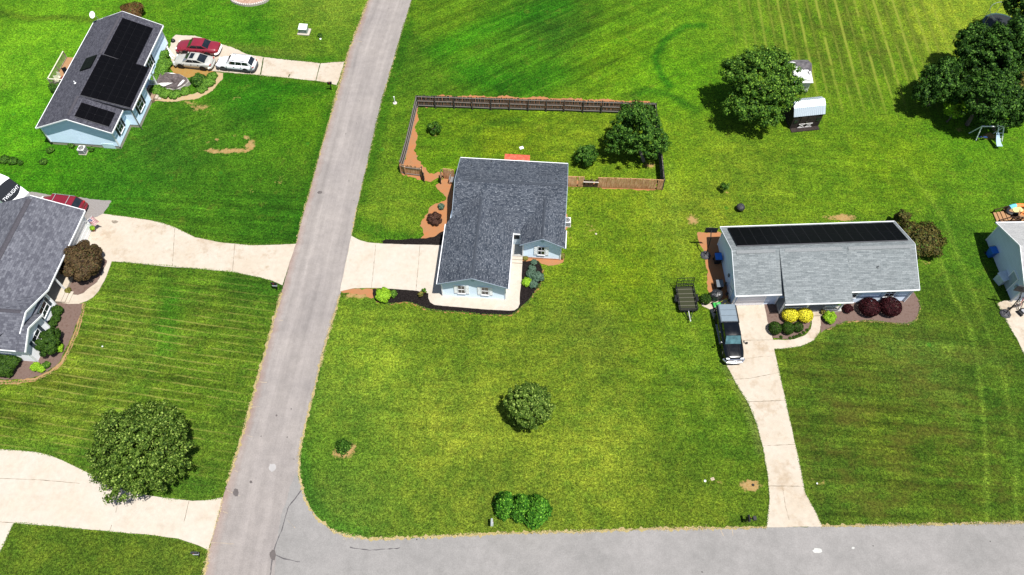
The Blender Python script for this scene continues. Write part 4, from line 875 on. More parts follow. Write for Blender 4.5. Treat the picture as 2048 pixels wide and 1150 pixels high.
def tree(label, px, py, zc, r, mat_, leaf=0.22, nclump=90, cr=0.75, per=110, trunk=0.16, name='tree', bark=None, low=-0.6, depth=0.4, group=None, lobes=None, base=None, nl=7, cat='tree'):
    p = at(px, py, zc); o = empty(name, (p.x, p.y, 0), random.uniform(0, 6), label, cat, group)
    o.rotation_euler.z = 0
    global LEAFK
    LEAFK = 1.9; leaf = leaf * 0.68; Ps, Ns = [], []
    for (lx, ly, lz, sc) in (lobes or [(0, 0, 0, 1)]):
        P, N = crown_points((lx, ly, zc + lz), [v * sc for v in r], int(nclump * sc * sc) + 3, cr, per, low, depth); Ps.append(P); Ns.append(N)
    P = np.concatenate(Ps); N = np.concatenate(Ns); k = P[:,2] > 0.06; P, N = P[k], N[k]
    LEAFK = 1.0
    leaf_mesh('crown', P, N, leaf, mat_, o)
    limbs((0, 0, zc), r, 0, trunk, nl, bark or M['bark'], o, base or (0, 0, 0)); return o
def shrub(label, px, py, h, r, mat_, leaf=0.1, name='shrub', dens=1.0, group=None, clipped=False, rx=None, cat='shrub', trunk=True, zoff=0.0, shape=1.0):
    """low bush; px,py is where the middle of the bush shows in the photograph"""
    leaf = leaf * .8; dens = dens * (1.5 if not clipped else 1.0); zc = h * 0.5 + zoff; p = at(px, py, zc); o = empty(name, (p.x, p.y, 0), 0, label, cat, group)
    rx = rx or (r, r); area = 4 * PI * r * max(r, h/2); 
    if clipped:
        n = int(area / leaf**2 * 1.9 * dens); d = unit(n); P = d * np.array([rx[0], rx[1], h/2]) * (1 - 0.10 * RNG.random((n, 1))) + np.array([0, 0, zc]); N = d + RNG.normal(0, .45, (n, 3))
        N /= np.linalg.norm(N, axis=1)[:,None]
    else:
        nc = max(8, int(area / (0.28 * r) ** 2 * 0.30)); P, N = crown_points((0, 0, zc), (rx[0]*.85, rx[1]*.85, h*.42), nc, .30*r, int(48 * dens * (0.28*r/leaf)**2 * .62) + 6, -.5, .3)
    k = P[:,2] > 0.03; leaf_mesh('foliage', P[k], N[k], leaf, mat_, o)
    if trunk:
        mb = MB()
        for k in range(3):
            a = 2.1 * k; mb.tube([(0, 0, 0), (math.cos(a)*.2*r, math.sin(a)*.2*r, h*.35), (math.cos(a)*.5*r, math.sin(a)*.5*r, h*.7)], [.04, .03, .012], 5)
        mb.build('stem', M['bark'], o)
    return o
F_OL = foliage_mat('olive leaves', (0.018, 0.045, 0.004), (0.105, 0.175, 0.022), (0.25, 0.34, 0.07), 0.10)
F_DK = foliage_mat('dark green leaves', (0.010, 0.038, 0.005), (0.060, 0.150, 0.014), (0.13, 0.24, 0.035), 0.10)
F_MD = foliage_mat('mid green leaves', (0.014, 0.050, 0.006), (0.095, 0.200, 0.018), (0.19, 0.32, 0.04), 0.10)
F_YE = foliage_mat('yellow leaves', (0.42, 0.40, 0.02), (0.80, 0.72, 0.05), None, 0.1)
F_LI = foliage_mat('lime leaves', (0.10, 0.24, 0.01), (0.30, 0.48, 0.03), None, 0.15)
F_BU = foliage_mat('burgundy leaves', (0.012, 0.003, 0.004), (0.058, 0.012, 0.015), None, 0.1)
F_VD = foliage_mat('very dark leaves', (0.005, 0.022, 0.003), (0.040, 0.105, 0.010), (0.10, 0.20, 0.03), 0.08)
F_CL = foliage_mat('clipped box leaves', (0.010, 0.030, 0.004), (0.045, 0.095, 0.010), None, 0.1)
F_BR = foliage_mat('bronze leaves', (0.020, 0.024, 0.006), (0.12, 0.095, 0.022), (0.07, 0.13, 0.02), 0.12)
F_GY = foliage_mat('grey green leaves', (0.030, 0.065, 0.040), (0.12, 0.19, 0.13), None, 0.15)
F_CN = foliage_mat('conifer sprays', (0.012, 0.060, 0.006), (0.085, 0.25, 0.018), (0.20, 0.42, 0.04), 0.1)
F_TW = foliage_mat('brown twigs', (0.035, 0.015, 0.012), (0.09, 0.045, 0.03), None, 0.1)
F_AU = foliage_mat('yellowing leaves', (0.09, 0.09, 0.02), (0.26, 0.21, 0.05), (0.08, 0.16, 0.03), 0.15)
F_IV = foliage_mat('ivy', (0.035, 0.10, 0.012), (0.14, 0.28, 0.03), None, 0.15)
F_PP = foliage_mat('plum foliage', (0.030, 0.018, 0.010), (0.115, 0.075, 0.032), (0.04, 0.05, 0.015), 0.1)

tree('large olive-green tree hanging over the pale driveway at the lower left', 274, 895, 4.0, (4.2, 3.9, 2.7), F_OL, .17, 420, .38, 34, .2, depth=.5, low=-.45, lobes=[(0,.2,.1,.86),(1.7,-.6,-.7,.62),(-1.5,.9,-.2,.6),(-.6,-1.7,-.9,.6),(1.1,1.7,.1,.55),(2.7,.5,-1.0,.34)])
tree('round dense tree alone in the middle of the big lawn', 1058, 810, 2.2, (1.9, 1.9, 1.75), F_OL, .17, 330, .26, 30, .1, low=-.75, depth=.16)
tree('leafy tree with pale limbs inside the fenced yard', 1275, 262, 3.6, (3.2, 3.0, 2.7), F_DK, .18, 250, .38, 36, .16, depth=.55, lobes=[(0,0,0,.85),(-1.9,-.4,-.9,.5),(-.2,1.6,.7,.5),(1.5,-.9,-.8,.55),(.8,1.0,.9,.45)], bark=M['barkpale'], base=(1.1,-1.2,0), nl=9)
tree('big spreading tree in front of the small white shed', 1526, 157, 5.1, (3.95, 3.9, 2.9), F_MD, .20, 400, .44, 38, .22, depth=.62, bark=M['barkpale'], base=(-.3,-.8,0), nl=11, low=-.4, lobes=[(0,.3,0,.86),(-2.1,-2.2,-1.8,.5),(1.6,1.8,.2,.5),(-2.4,1.4,-.2,.5),(2.5,-.9,-.7,.5),(.3,-2.7,-1.8,.5)])
GR = 'trees crowded at the upper right'
tree('leftmost low crown of the dark tree clump at the upper right', 1886, 163, 3.7, (2.9, 2.9, 2.3), F_VD, .21, 260, .43, 36, .2, group=GR, depth=.6, lobes=[(0,0,0,.8),(-1.7,-.9,-.9,.5),(1.0,1.4,.4,.5)])
tree('dark tree just behind the white swing set', 1972, 196, 4.2, (3.0, 2.6, 2.6), F_VD, .21, 300, .45, 42, .2, group=GR)
tree('tallest dark crown in the clump, below the trampoline', 1988, 116, 5.4, (3.6, 3.6, 3.2), F_VD, .22, 360, .46, 36, .24, group=GR, depth=.6, lobes=[(0,0,0,.8),(-1.8,1.2,-.3,.5),(1.2,-1.8,-.8,.55),(1.0,1.6,.6,.5)])
tree('dark crown at the right edge beside the trampoline', 2050, 92, 6.2, (3.4, 3.2, 3.0), F_VD, .22, 340, .48, 42, .22, group=GR)
tree('dark crown touching the top right corner', 2052, 8, 5.5, (2.0, 2.2, 2.4), F_VD, .22, 190, .45, 42, .2, group=GR)
tree('yellowing tree at the right edge below the dark crowns', 2048, 176, 4.4, (1.9, 1.9, 1.8), F_AU, .2, 170, .38, 36, .16, group=GR)
tree('light green young tree at the foot of the dark clump', 1912, 216, 2.2, (1.0, 1.0, 1.2), F_LI, .2, 26, .45, 60, .08, group=GR)
tree('dark crown filling the gap at the bottom right of the clump', 2022, 214, 3.6, (2.2, 2.0, 2.0), F_VD, .21, 190, .42, 42, .16, group=GR)
tree('narrow dark crown below the trampoline at the clump edge', 1948, 82, 4.2, (1.9, 1.6, 2.0), F_VD, .21, 160, .4, 40, .14, group=GR)
# evergreens near the street: one column of sprays each
def conifer(label, px, py, h, r, tilt=0.0, group=None, m_=None, leaf=.15):
    p = at(px, py, 0); o = empty('conifer', (p.x, p.y, 0), 0, label, 'evergreen', group); Ps, Ns = [], []
    n = int(230 * r * h)
    for k in range(n):
        t = RNG.random() ** 1.1; a = RNG.uniform(0, 2*PI); z = .15 + t * (h - .2); rr = r * (1 - t ** 1.5) ** .8 * RNG.uniform(.62, 1.12) * (1 + .14 * math.sin(3 * a + 5 * t))
        q = unit(11) * .13 + np.array([math.cos(a)*rr + tilt*z, math.sin(a)*rr, z]); Ps.append(q)
        Ns.append(np.tile([math.cos(a), math.sin(a), .5], (11, 1)) + RNG.normal(0, .45, (11, 3)))
    P = np.concatenate(Ps); N = np.concatenate(Ns); N /= np.linalg.norm(N, axis=1)[:,None]
    leaf_mesh('crown', P, N, leaf, m_ or F_CN, o, 1.3)
    mb = MB(); mb.tube([(0,0,0),(tilt*h*.5,0,h*.5),(tilt*h*.9,0,h*.9)], [.09,.06,.02], 7); mb.build('trunk', M['bark'], o); return o
conifer('left evergreen of the three standing together by the street', 1011, 1016, 3.6, .92, .03)
conifer('middle evergreen of the three standing together by the street', 1040, 1022, 3.9, .90, .04)
conifer('right and loosest evergreen of the three by the street', 1069, 1026, 3.5, 1.15, .08, None, F_CN, .19)
conifer('small dark cone-shaped shrub in a ring of bare soil near the road', 688, 896, 1.35, .60, 0, None, F_DK, .12)
tree('small upright dark tree inside the fenced yard beside the house roof', 1173, 310, 1.3, (1.0, 1.0, 1.15), F_DK, .17, 42, .36, 60, .07)
tree('sparse sapling at the left end of the fenced yard', 868, 254, .8, (.75, .7, .75), F_DK, .14, 16, .26, 40, .04, depth=.7)
tree('tiny dark sapling on the open lawn above the long ranch roof', 1450, 372, .8, (.42, .42, .55), F_DK, .13, 8, .2, 30, .03, depth=.7)

YB = 'clipped yellow bushes at the porch'
shrub('left yellow bush by the porch of the long ranch house', 1580, 630, 1.2, .78, F_YE, .11, group=YB, clipped=True)
shrub('right yellow bush beside the porch steps', 1610, 630, 1.2, .78, F_YE, .11, group=YB, clipped=True)
GB = 'clipped dark green balls beside the driveway'
shrub('dark green ball bush nearest the driveway', 1550, 656, 1.1, .68, F_CL, .08, group=GB, clipped=True, rx=(.62,.68))
shrub('middle one of the three dark green ball bushes', 1576, 656, 1.1, .66, F_CL, .08, group=GB, clipped=True, rx=(.6,.66))
shrub('dark green ball bush nearest the curved path', 1596, 654, .85, .52, F_CL, .08, group=GB, clipped=True)
shrub('bright lime bush right of the porch steps', 1660, 635, .9, .60, F_LI, .11)
shrub('left burgundy bush under the right window', 1739, 614, 1.4, 1.02, F_BU, .10, clipped=True, group='burgundy bushes in the brown bed')
shrub('right and larger burgundy bush at the corner of the bed', 1781, 613, 1.45, 1.06, F_BU, .10, clipped=True, group='burgundy bushes in the brown bed')
shrub('small burgundy shrub in front of the porch rail', 1696, 617, .7, .45, F_BU, .09, group='burgundy bushes in the brown bed')
shrub('round green bush at the edge of grass beside the mower', 1411, 598, .95, .56, F_CL, .09, clipped=True)
shrub('large loose bronze bush behind the ranch house corner', 1840, 478, 2.4, 2.1, F_BR, .17, dens=.55)
shrub('dark top shoot of growth behind the ranch house roof', 1803, 438, 2.2, .8, F_BR, .15, dens=.5)
shrub('plum-brown tree-like bush at the white house door', 160, 522, 2.7, 2.0, F_PP, .15, dens=1.0)
shrub('tall dark evergreen shrub under the bay window', 99, 682, 2.0, 1.1, F_CL, .13, rx=(.95,1.5), dens=1.0)
shrub('dark shrub cut off by the left edge', 10, 728, 1.2, 1.35, F_CL, .13)
for lb, x, y, h, r, f in (('dark green shrub in the bed next to the entry steps', 114, 621, .8, .55, F_CL), ('small dark shrub second from the entry steps', 111, 637, .65, .42, F_CL), ('low dark shrub in front of the bay corner', 102, 649, .7, .48, F_CL),
    ('pale green shrub in the mulch beside the tall evergreen shrub', 115, 696, .75, .48, F_LI), ('left lime clump at the corner of the white house', 70, 733, .5, .42, F_LI), ('right lime clump at the corner of the white house', 83, 737, .5, .38, F_LI),
    ('dull green clump between the lime clumps and bed edge', 92, 730, .5, .36, F_MD), ('small bush in the mulch patch by the entry step', 136, 581, .45, .3, F_AU),
    ('lime green shrub in black mulch below the driveway', 766, 590, .95, .75, F_LI), ('little shrub right of the lime one below the driveway', 787, 587, .55, .38, F_MD),
    ('reddish brown grass clump in the orange bed', 870, 436, .95, .72, F_TW), ('small blue-green shrub at the top of the orange bed', 882, 413, .5, .36, F_GY),
    ('grey-green shrub at the top of the black bed by the steps', 1064, 537, .6, .38, F_GY), ('large grey-green shrub on the left of the black bed', 1063, 549, .75, .52, F_GY), ('grey-green shrub on the right side of the black bed', 1076, 554, .85, .58, F_GY),
    ('lime shrub in the black bed', 1054, 564, .6, .48, F_LI), ('grey-green shrub lowest in the black bed', 1066, 568, .6, .42, F_GY), ('low plants against the brick footing', 1068, 524, .35, .3, F_GY), ('little red and yellow flower clump beside the steps', 1051, 515, .35, .28, F_AU),
    ('shrub beyond the corner of the wing with pink blooms', 1124, 512, .5, .3, F_AU)):
    shrub(lb, x, y, h, r, f, .09)
for k in range(7):
    x, y = [(1588,676),(1600,671),(1607,667),(1614,662),(1580,678),(1562,676),(1594,674)][k]
    shrub(['small edging plant fourth from the driveway, at the path','small edging plant right of the fourth one','small edging plant at the bend of the curved path','small edging plant nearest the porch steps','small edging plant third from the driveway','small edging plant closest to the driveway','tiny edging plant just above the row'][k], x, y-2, .18, .14, F_CL, .07, name='bedding_plant', group='plants edging the curved path', trunk=False, cat='plant')
iv = [(313,100,.5,.7,'ivy mound beside the corner board of the blue house'),(322,112,.9,.9,'ivy mound near the front of the parked red sedan'),(326,128,.8,.95,'ivy mound left of the silver coupe'),(322,142,.7,.8,'ivy mound between the house and the dirt patch'),(308,158,.7,.7,'ivy mound against the wall left of the covered mound'),
      (312,180,.7,.75,'ivy mound below the front door of the blue house'),(330,186,.5,.75,'light ivy mound left of the tan path'),(350,188,.45,.7,'light ivy mound in the middle above the tan path'),(370,182,.4,.6,'light ivy mound at the right above the tan path'),
      (396,159,1.0,.85,'dark round bush right of the covered mound'),(415,164,.5,.85,'leafy patch inside the bend of the tan path'),(404,178,.4,.6,'leafy patch low inside the bend of the tan path'),(424,152,.4,.6,'leafy patch under the white wagon')]
for x, y, h, r, lb in iv: shrub(lb, x, y, h, r, F_DK if 'dark' in lb else F_IV, .13, name='ground_ivy' if 'dark' not in lb else 'shrub', trunk=False, cat='bush', dens=1.1)
shrub('reddish bush behind the ridge of the blue house', 262, 24, 1.6, 1.5, foliage_mat('red brown leaves', (.06,.03,.012), (.16,.09,.03), (.07,.12,.02), .1), .13, dens=.6)
shrub('dark shrub under the wooden deck', 116, 172, 1.0, .95, F_DK, .12)
for k, (x, y, r, lb) in enumerate([(8,319,.55,'dark weed clump at the left edge of the lawn'),(25,322,.5,'second weed clump in the row at the left edge'),(40,325,.3,'tiny weed clump in the row'),(86,323,.4,'weed clump at the right end of the row'),(100,300,.4,'weedy tuft by the corner of the blue house'),(142,290,.35,'tuft against the blue house wall left of the cooling unit'),(182,298,.3,'tuft right of the cooling unit')]):
    shrub(lb, x, y, .45, r, F_DK, .1, dens=.6, name='weed_clump', cat='weeds')
for x, y, r, lb in ((700,72,.2,'x'),(640,70,.3,'weedy tuft right of the utility box')):
    if lb != 'x': shrub(lb, x, y, .3, r, F_DK, .1, dens=.5, name='weed_clump', cat='weeds')

# ------------------------------------------------------------------ fences
def fence_run(o, P, h, m, rails_in, side, post_m, rail_m, board_h=0.12, step=.145, rag=0.05, rails=(0.35, 1.0, 1.6), postw=.1, posts=None, missing=0.0):
    """boards along the polyline P (world), rails and posts on side `side` of it"""
    org = Vector((o.location.x, o.location.y, 0)); mb = MB()
    tot = 0
    for a, b in zip(P[:-1], P[1:]):
        a = a - org; b = b - org; d = (b - a).normalized(); L = (b - a).length; n = Vector((-d.y, d.x, 0)) * side; k = 0.0
        while k < L - .02:
            w_ = min(step - .012, L - k)
            if random.random() > missing:
                hh = h + random.gauss(0, rag); c = a + d * (k + w_/2); tl = random.gauss(0, .012)
                mb.bar(c + Vector((0,0,.04)), c + Vector((0,0,hh)) + d * tl, .02, w_) if False else mb.cbox(c + Vector((0,0,.04 + hh/2)), w_, .02, hh, Matrix.Rotation(math.atan2(d.y, d.x), 3, 'Z') @ Matrix.Rotation(tl, 3, 'Y'))
            k += step
    mb.build('board_panel', m, o)
    for i, (a, b) in enumerate(zip(P[:-1], P[1:])):
        a = a - org; b = b - org; d = (b - a).normalized(); n = Vector((-d.y, d.x, 0)) * side
        for z in rails:
            r = MB(); r.bar(a + n*.05 + Vector((0,0,z)), b + n*.05 + Vector((0,0,z + random.gauss(0,.02))), .045, .09); r.build('rail', rail_m, o)
    for p in P if posts is None else posts:
        p = p - org; d = Vector((0, 1, 0)); q = MB(); q.box(p.x-postw/2, p.x+postw/2, p.y + .03*0 - postw*1.2*(1 if side < 0 else -1) - postw/2, p.y - postw*1.2*(1 if side < 0 else -1) + postw/2, 0, h - .04); q.build('post', post_m, o)
def Pz(pts, z=0): return [at(x, y, z) for x, y in pts]
bx = [190,312,440,563,690,815,942,1065,1187,1315,1440,1572,1695,1803]
back = Pz([(780 + x/3.413, 214.0 + (x-190)/1613*14.5 + random.uniform(-.6,.6)) for x in bx])
o = empty('fence', back[0], 0, 'long weathered board fence along the far side of the fenced yard', 'fence', 'fence sections round the yard'); fence_run(o, back, 1.8, M['wood_old'], True, -1, M['wood_old'], M['wood_grey'], rails=(.3, .98, 1.66))
left = Pz([(834.5,215),(828,243),(822,270),(815,300),(808,325),(802,344)])
o = empty('fence', left[0], 0, 'board fence on the left side of the yard, seen almost end-on', 'fence', 'fence sections round the yard'); fence_run(o, left, 1.75, M['wood_old'], True, 1, M['wood_old'], M['wood_grey'], rails=(.3, .98, 1.66))
right = Pz([(1307,229),(1311,258),(1315,290),(1319,325),(1321.5,352),(1324,378)])
o = empty('fence', right[0], 0, 'dark shaded board fence on the right side of the yard beside the tree', 'fence', 'fence sections round the yard'); fence_run(o, right, 1.8, M['wood_old'], True, -1, M['wood_old'], M['wood_grey'], rails=(.3, .98, 1.66))
fr_ = Pz([(1195,375.3),(1240,376.5),(1283,378),(1324,380)])
o = empty('fence', fr_[0], 0, 'sunlit brown board fence right of the broken gate', 'fence', 'fence sections round the yard'); fence_run(o, fr_, 1.6, M['wood_new'], False, 1, M['wood_new'], M['wood_new'], rag=.06, missing=.03)
fr2 = Pz([(1134,372.5),(1166,374)])
o = empty('fence', fr2[0], 0, 'short sunlit board fence between the house and broken gate', 'fence', 'fence sections round the yard'); fence_run(o, fr2, 1.6, M['wood_new'], False, 1, M['wood_new'], M['wood_new'], rag=.08, missing=.1)
gt = Pz([(1167,374),(1194,375)])
o = empty('gate', gt[0], 0, 'broken dark gate with a pale rail across it in the sunlit fence', 'gate'); fence_run(o, gt, 1.25, simple('dark boards', (.03,.022,.018), .9, c2=(.09,.05,.03)), False, 1, M['wood_grey'], M['wood_old'], rag=.1, missing=.12, rails=(.3,))
q = MB(); a_, b_ = gt[0]-gt[0], gt[1]-gt[0]; q.bar(a_+Vector((-.1,-.08,.95)), b_+Vector((.1,-.08,.95)), .08, .07); q.build('cross_rail', simple('pale rail', (.5,.46,.42), .8), o)
lf = Pz([(803,345),(812,348),(844,352)])
o = empty('fence', lf[0], 0, 'short brown fence panel at the lower left corner of the yard', 'fence', 'fence sections round the yard'); fence_run(o, lf, 1.45, M['wood_new'], False, -1, M['wood_new'], M['wood_grey'], rag=.07, rails=(.15, 1.2))
lf2 = Pz([(888,357),(908,359)])
o = empty('fence', lf2[0], 0, 'short brown fence panel touching the left side of the house', 'fence', 'fence sections round the yard'); fence_run(o, lf2, 1.5, M['wood_new'], False, 1, M['wood_new'], M['wood_new'])
for a_, b_, lb in (((845,352),(849,365),'left leaf of the open double gate, swung toward the lawn'),((884,358),(882,369),'right leaf of the open double gate, near the house')):
    g = Pz([a_, b_]); o = empty('gate', g[0], 0, lb, 'gate', 'open gate leaves'); fence_run(o, g, 1.5, M['wood_old'], False, 1, M['wood_old'], M['wood_new'], rails=(.3,1.2))

# ------------------------------------------------------------------ vehicles (x forward, y to the car's left)
def interp(t, xs, ys):
    return float(np.interp(t, xs, ys))
def wheel(parent, x, y, r=.33, w=.22):
    s = 1 if y > 0 else -1
    t = MB(); t.xf = Matrix.Translation((x, y, r)) @ Matrix.Rotation(-s*PI/2, 4, 'X')
    t.lathe([(r*.62,-w/2),(r*.95,-w/2),(r,-w*.35),(r,w*.35),(r*.95,w/2),(r*.64,w/2),(r*.62,w*.3)], 20); W = t.build('wheel', M['tyre'], parent, smooth=False)
    q = MB(); q.xf = t.xf; q.lathe([(.03,w*.42),(r*.2,w*.44),(r*.25,w*.36)], 10); q.lathe([(r*.55,w*.40),(r*.63,w*.44),(r*.63,w*.1)], 18)
    for k in range(5):
        a = 2*PI*k/5; q.bar((math.cos(a)*r*.15, math.sin(a)*r*.15, w*.38), (math.cos(a)*r*.6, math.sin(a)*r*.6, w*.38), .07, .03)
    q.build('rim', M['rim'], W)
def car(label, cat, loc, ang, col, L=4.7, W=1.8, H=1.42, hood=.98, deck=1.05, belt=.93, wsb=.30, wst=.44, rst=.72, rsb=.86, wb=2.75, nose=.74, name='parked_car', sunroof=False, rearbump=None, rails=False, glassf='carglass', pillars=3, lamp_r=(.45,.02,.02), cladding=None, plate=True):
    """wsb.. fractions of the length from the nose: windscreen base/top, rear glass top/base"""
    o = empty(name, loc, ang, label, cat)
    X = lambda t: L/2 - t*L
    # lower body: loft of sections
    ts = [0, .02, .06, .14, wsb*.7, wsb, .45, .6, rst, rsb, .93, .98, 1.0]; mb = MB(); secs = []
    for t in ts:
        hw = W/2 * interp(t, [0,.02,.06,.15,.5,.85,.94,.98,1], [.66,.78,.90,.985,1,.99,.92,.82,.72])
        zt = interp(t, [0,.02,.06,wsb*.7,wsb,rst,rsb,.93,.98,1], [nose-.14,nose,nose+.05,hood-.05,hood,max(belt,deck-.03),deck,deck-.02,deck-.10,deck-.28])
        zb = interp(t, [0,.1,.9,1], [.30,.22,.22,.32])
        sh = min(zt - .12, belt - .06); pr = [(0, zt+.025), (hw*.55, zt+.012), (hw*.84, zt-.02), (hw*.965, max(sh, zt-.15)), (hw, (zt+zb)/2), (hw*.97, zb+.1), (hw*.9, zb), (0, zb)]
        pts = [(y, z) for y, z in pr] + [(-y, z) for y, z in pr[-2:0:-1]]
        secs.append([Vector((X(t), y, z)) for y, z in pts])
    n = len(secs[0])
    for a, b in zip(secs[:-1], secs[1:]):
        for k in range(n): mb.face([a[k], b[k], b[(k+1)%n], a[(k+1)%n]])
    mb.face(secs[0]); mb.face(secs[-1][::-1])
    body = mb.build('body', col, o, smooth=True)
    # cabin
    bw, rw = W*.455, W*.365
    B = [(wsb, bw*.90, hood-.03), (wsb+.06, bw, belt-.03), (rsb-.05, bw, belt-.03), (rsb, bw*.86, deck-.04)]
    def side(t, z):   # half width of the cabin side at height z
        k = (z - belt) / max(.01, H - belt); return bw + (rw - bw) * k
    low = [Vector((X(wsb), -bw*.88, hood-.02)), Vector((X(wsb), bw*.88, hood-.02)), Vector((X(rsb), bw*.86, deck-.02)), Vector((X(rsb), -bw*.86, deck-.02))]
    top = [Vector((X(wst), -rw, H-.05)), Vector((X(wst), rw, H-.05)), Vector((X(rst), rw, H-.05)), Vector((X(rst), -rw, H-.05))]
    c = MB()
    for i in range(4): c.face([low[i], low[(i+1)%4], top[(i+1)%4], top[i]])
    c.build('cabin', col, body, merge=True)
    # roof with a soft crown
    r = MB(); nx_, ny_ = 8, 6; G = [[None]*(ny_+1) for _ in range(nx_+1)]
    for i in range(nx_+1):
        for j in range(ny_+1):
            u = i/nx_; v = j/ny_*2-1; x = X(wst + (rst-wst)*u); e = (1-abs(v)**3) * (1-abs(2*u-1)**4)
            G[i][j] = Vector((x + .0, rw*v*1.01, H-.045 + .06*e))
    for i in range(nx_):
        for j in range(ny_): r.face([G[i][j], G[i][j+1], G[i+1][j+1], G[i+1][j]][::-1])
    r.build('roof', col, o, smooth=True)
    def quad(a, b, c_, d, inset, off, m, nm, par=o):
        pts = [Vector(p) for p in (a, b, c_, d)]; cen = sum(pts, Vector()) / 4; nn = (pts[1]-pts[0]).cross(pts[3]-pts[0]).normalized()
        if nn.dot(cen - Vector((X(.57), 0, .9))) < 0: nn = -nn
        q = [p.lerp(cen, inset) + nn*off for p in pts]; g = MB()
        if (q[1]-q[0]).cross(q[3]-q[0]).dot(nn) < 0: q = q[::-1]
        g.face(q); lo = [p - nn*.02 for p in q]
        for k in range(4): g.face([lo[k], lo[(k+1)%4], q[(k+1)%4], q[k]])
        return g.build(nm, m, par)
    quad(low[0], low[1], top[1], top[0], .08, .012, M[glassf], 'windscreen')
    quad(low[3], low[2], top[2], top[3], .08, .012, M['carglass'], 'rear_window')
    for s in (0, 1):
        a, b = (low[1], low[2]) if s else (low[0], low[3]); ta, tb = (top[1], top[2]) if s else (top[0], top[3])
        k = pillars
        for i in range(k):
            u0, u1 = i/k, (i+1)/k; f0 = .10 if i == 0 else .0; 
            A = a.lerp(b, .13 + u0*.76); Bq = a.lerp(b, .13 + u1*.76); TA = ta.lerp(tb, .03 + u0*.93); TB = ta.lerp(tb, .03 + u1*.93)
            quad(A, Bq, TB, TA, .10, .012, M['carglass'], 'side_window')
    for sx, t in ((1, .5 - wb/L/2 - .012), (-1, .5 + wb/L/2 - .012)):
        for sy in (1, -1):
            wheel(o, X(t), sy*(W/2-.10), .33 if H < 1.6 else .38)
            q = MB(); q.xf = Matrix.Translation((X(t), sy*(W/2-.02), .34 if H < 1.6 else .4)) @ Matrix.Rotation(-sy*PI/2, 4, 'X'); q.lathe([(0,-.06),(.39 if H<1.6 else .45,-.06),(.39 if H<1.6 else .45,.022),(0,.024)], 18); q.build('wheel_arch', M['blackpl'], o)
    for sy in (1, -1):
        q = MB(); q.cbox((X(.018), sy*W*.33, nose-.06), .16, W*.17, .12); q.build('headlight', simple('lamp glass', (.62,.64,.66), .15, var=.02) if 'lampg' not in M else M['lampg'], o, bevel=.02)
        q = MB(); q.cbox((X(.984), sy*W*.34, deck-.20), .12, W*.15, .13); q.build('tail_light', M['tail'], o, bevel=.02)
        q = MB(); q.cbox((X(wsb+.045), sy*(W/2+.07), belt+.02), .14, .17, .11); q.build('mirror', col, o, bevel=.03)
    q = MB(); q.cbox((X(0.0)+.0, 0, nose-.18), .08, W*.36, .14); q.build('grille', M['blackpl'], o)
    for t, nm in ((-.005, 'front_bumper'), (1.0, 'rear_bumper')):
        q = MB(); zz = .42; hw = W*.40
        q.tube([(X(t) - (.42 if t < .5 else -.42)*.9, -W*.49, zz), (X(t) - (.08 if t < .5 else -.08), -hw, zz), (X(t), -hw*.6, zz), (X(t), hw*.6, zz), (X(t) - (.08 if t < .5 else -.08), hw, zz), (X(t) - (.42 if t < .5 else -.42)*.9, W*.49, zz)], .13, 8)
        q.build(nm, rearbump if (rearbump and t > .5) else (cladding or col), o, smooth=False)
    if cladding:
        for sy in (1, -1):
            q = MB(); q.cbox((0, sy*(W/2-.01), .36), L*.80, .06, .26); q.build('side_cladding', cladding, o)
    if sunroof:
        q = MB(); q.cbox((X(wst+.085), 0, H+.012), .48, rw*1.35, .02); q.build('sunroof', M['carglass'], o)
    if rails:
        for sy in (1, -1):
            q = MB(); q.bar((X(wst+.03), sy*rw*.88, H+.06), (X(rst-.02), sy*rw*.88, H+.06), .04); q.bar((X(wst+.03), sy*rw*.88, H-.02), (X(wst+.03), sy*rw*.88, H+.06), .05); q.bar((X(rst-.02), sy*rw*.88, H-.02), (X(rst-.02), sy*rw*.88, H+.06), .05); q.build('roof_rail', simple('rail grey', (.25,.25,.26), .5), o)
        for t in (wst+.1, rst-.12):
            q = MB(); q.bar((X(t), -rw*.88, H+.065), (X(t), rw*.88, H+.065), .05, .025); q.build('cross_bar', simple('rail grey', (.3,.3,.3), .5), o)
    q = MB()
    for t in (wsb+.13, (wsb+rsb)/2+.03):
        for sy in (1, -1): pass
    for sy in (1, -1):
        for t in (.5, .68):
            q = MB(); q.cbox((X(t), sy*(W/2-.005), belt-.12), .16, .03, .035); q.build('door_handle', M['blackpl'] if cat != 'pickup' else M['chrome'], o)
    return o
M['tail'] = simple('red lens', (.35,.01,.01), .2, var=.05); M['lampg'] = simple('lamp glass', (.6,.62,.64), .12, var=.02)
RED = paint('dark red paint', (.19,.010,.022), .9, .3); SIL = paint('champagne silver paint', (.50,.49,.44), .7, .35, .35); WHT = paint('white car paint', (.80,.81,.82), .7, .35); BLK = paint('black car paint', (.0012,.0015,.002), .25, .16); MAR = paint('maroon suv paint', (.16,.006,.014), .9, .3)
p = at(398, 96, .45); car('dark red sedan with a white rear bumper, farthest from the lawn', 'car', (p.x, p.y, 0.045), math.radians(174), RED, 5.25, 1.9, 1.42, hood=.95, deck=1.0, belt=.92, wsb=.27, wst=.40, rst=.66, rsb=.79, nose=.74, rearbump=M['white'], glassf='carglass', pillars=2)
p = at(389, 124, .45); car('silver coupe with open dark sunroof, between red sedan and dirt patch', 'car', (p.x, p.y, 0.045), math.radians(172), SIL, 4.75, 1.80, 1.38, hood=.90, deck=1.0, belt=.90, wsb=.26, wst=.42, rst=.66, rsb=.86, nose=.66, sunroof=True, pillars=2)
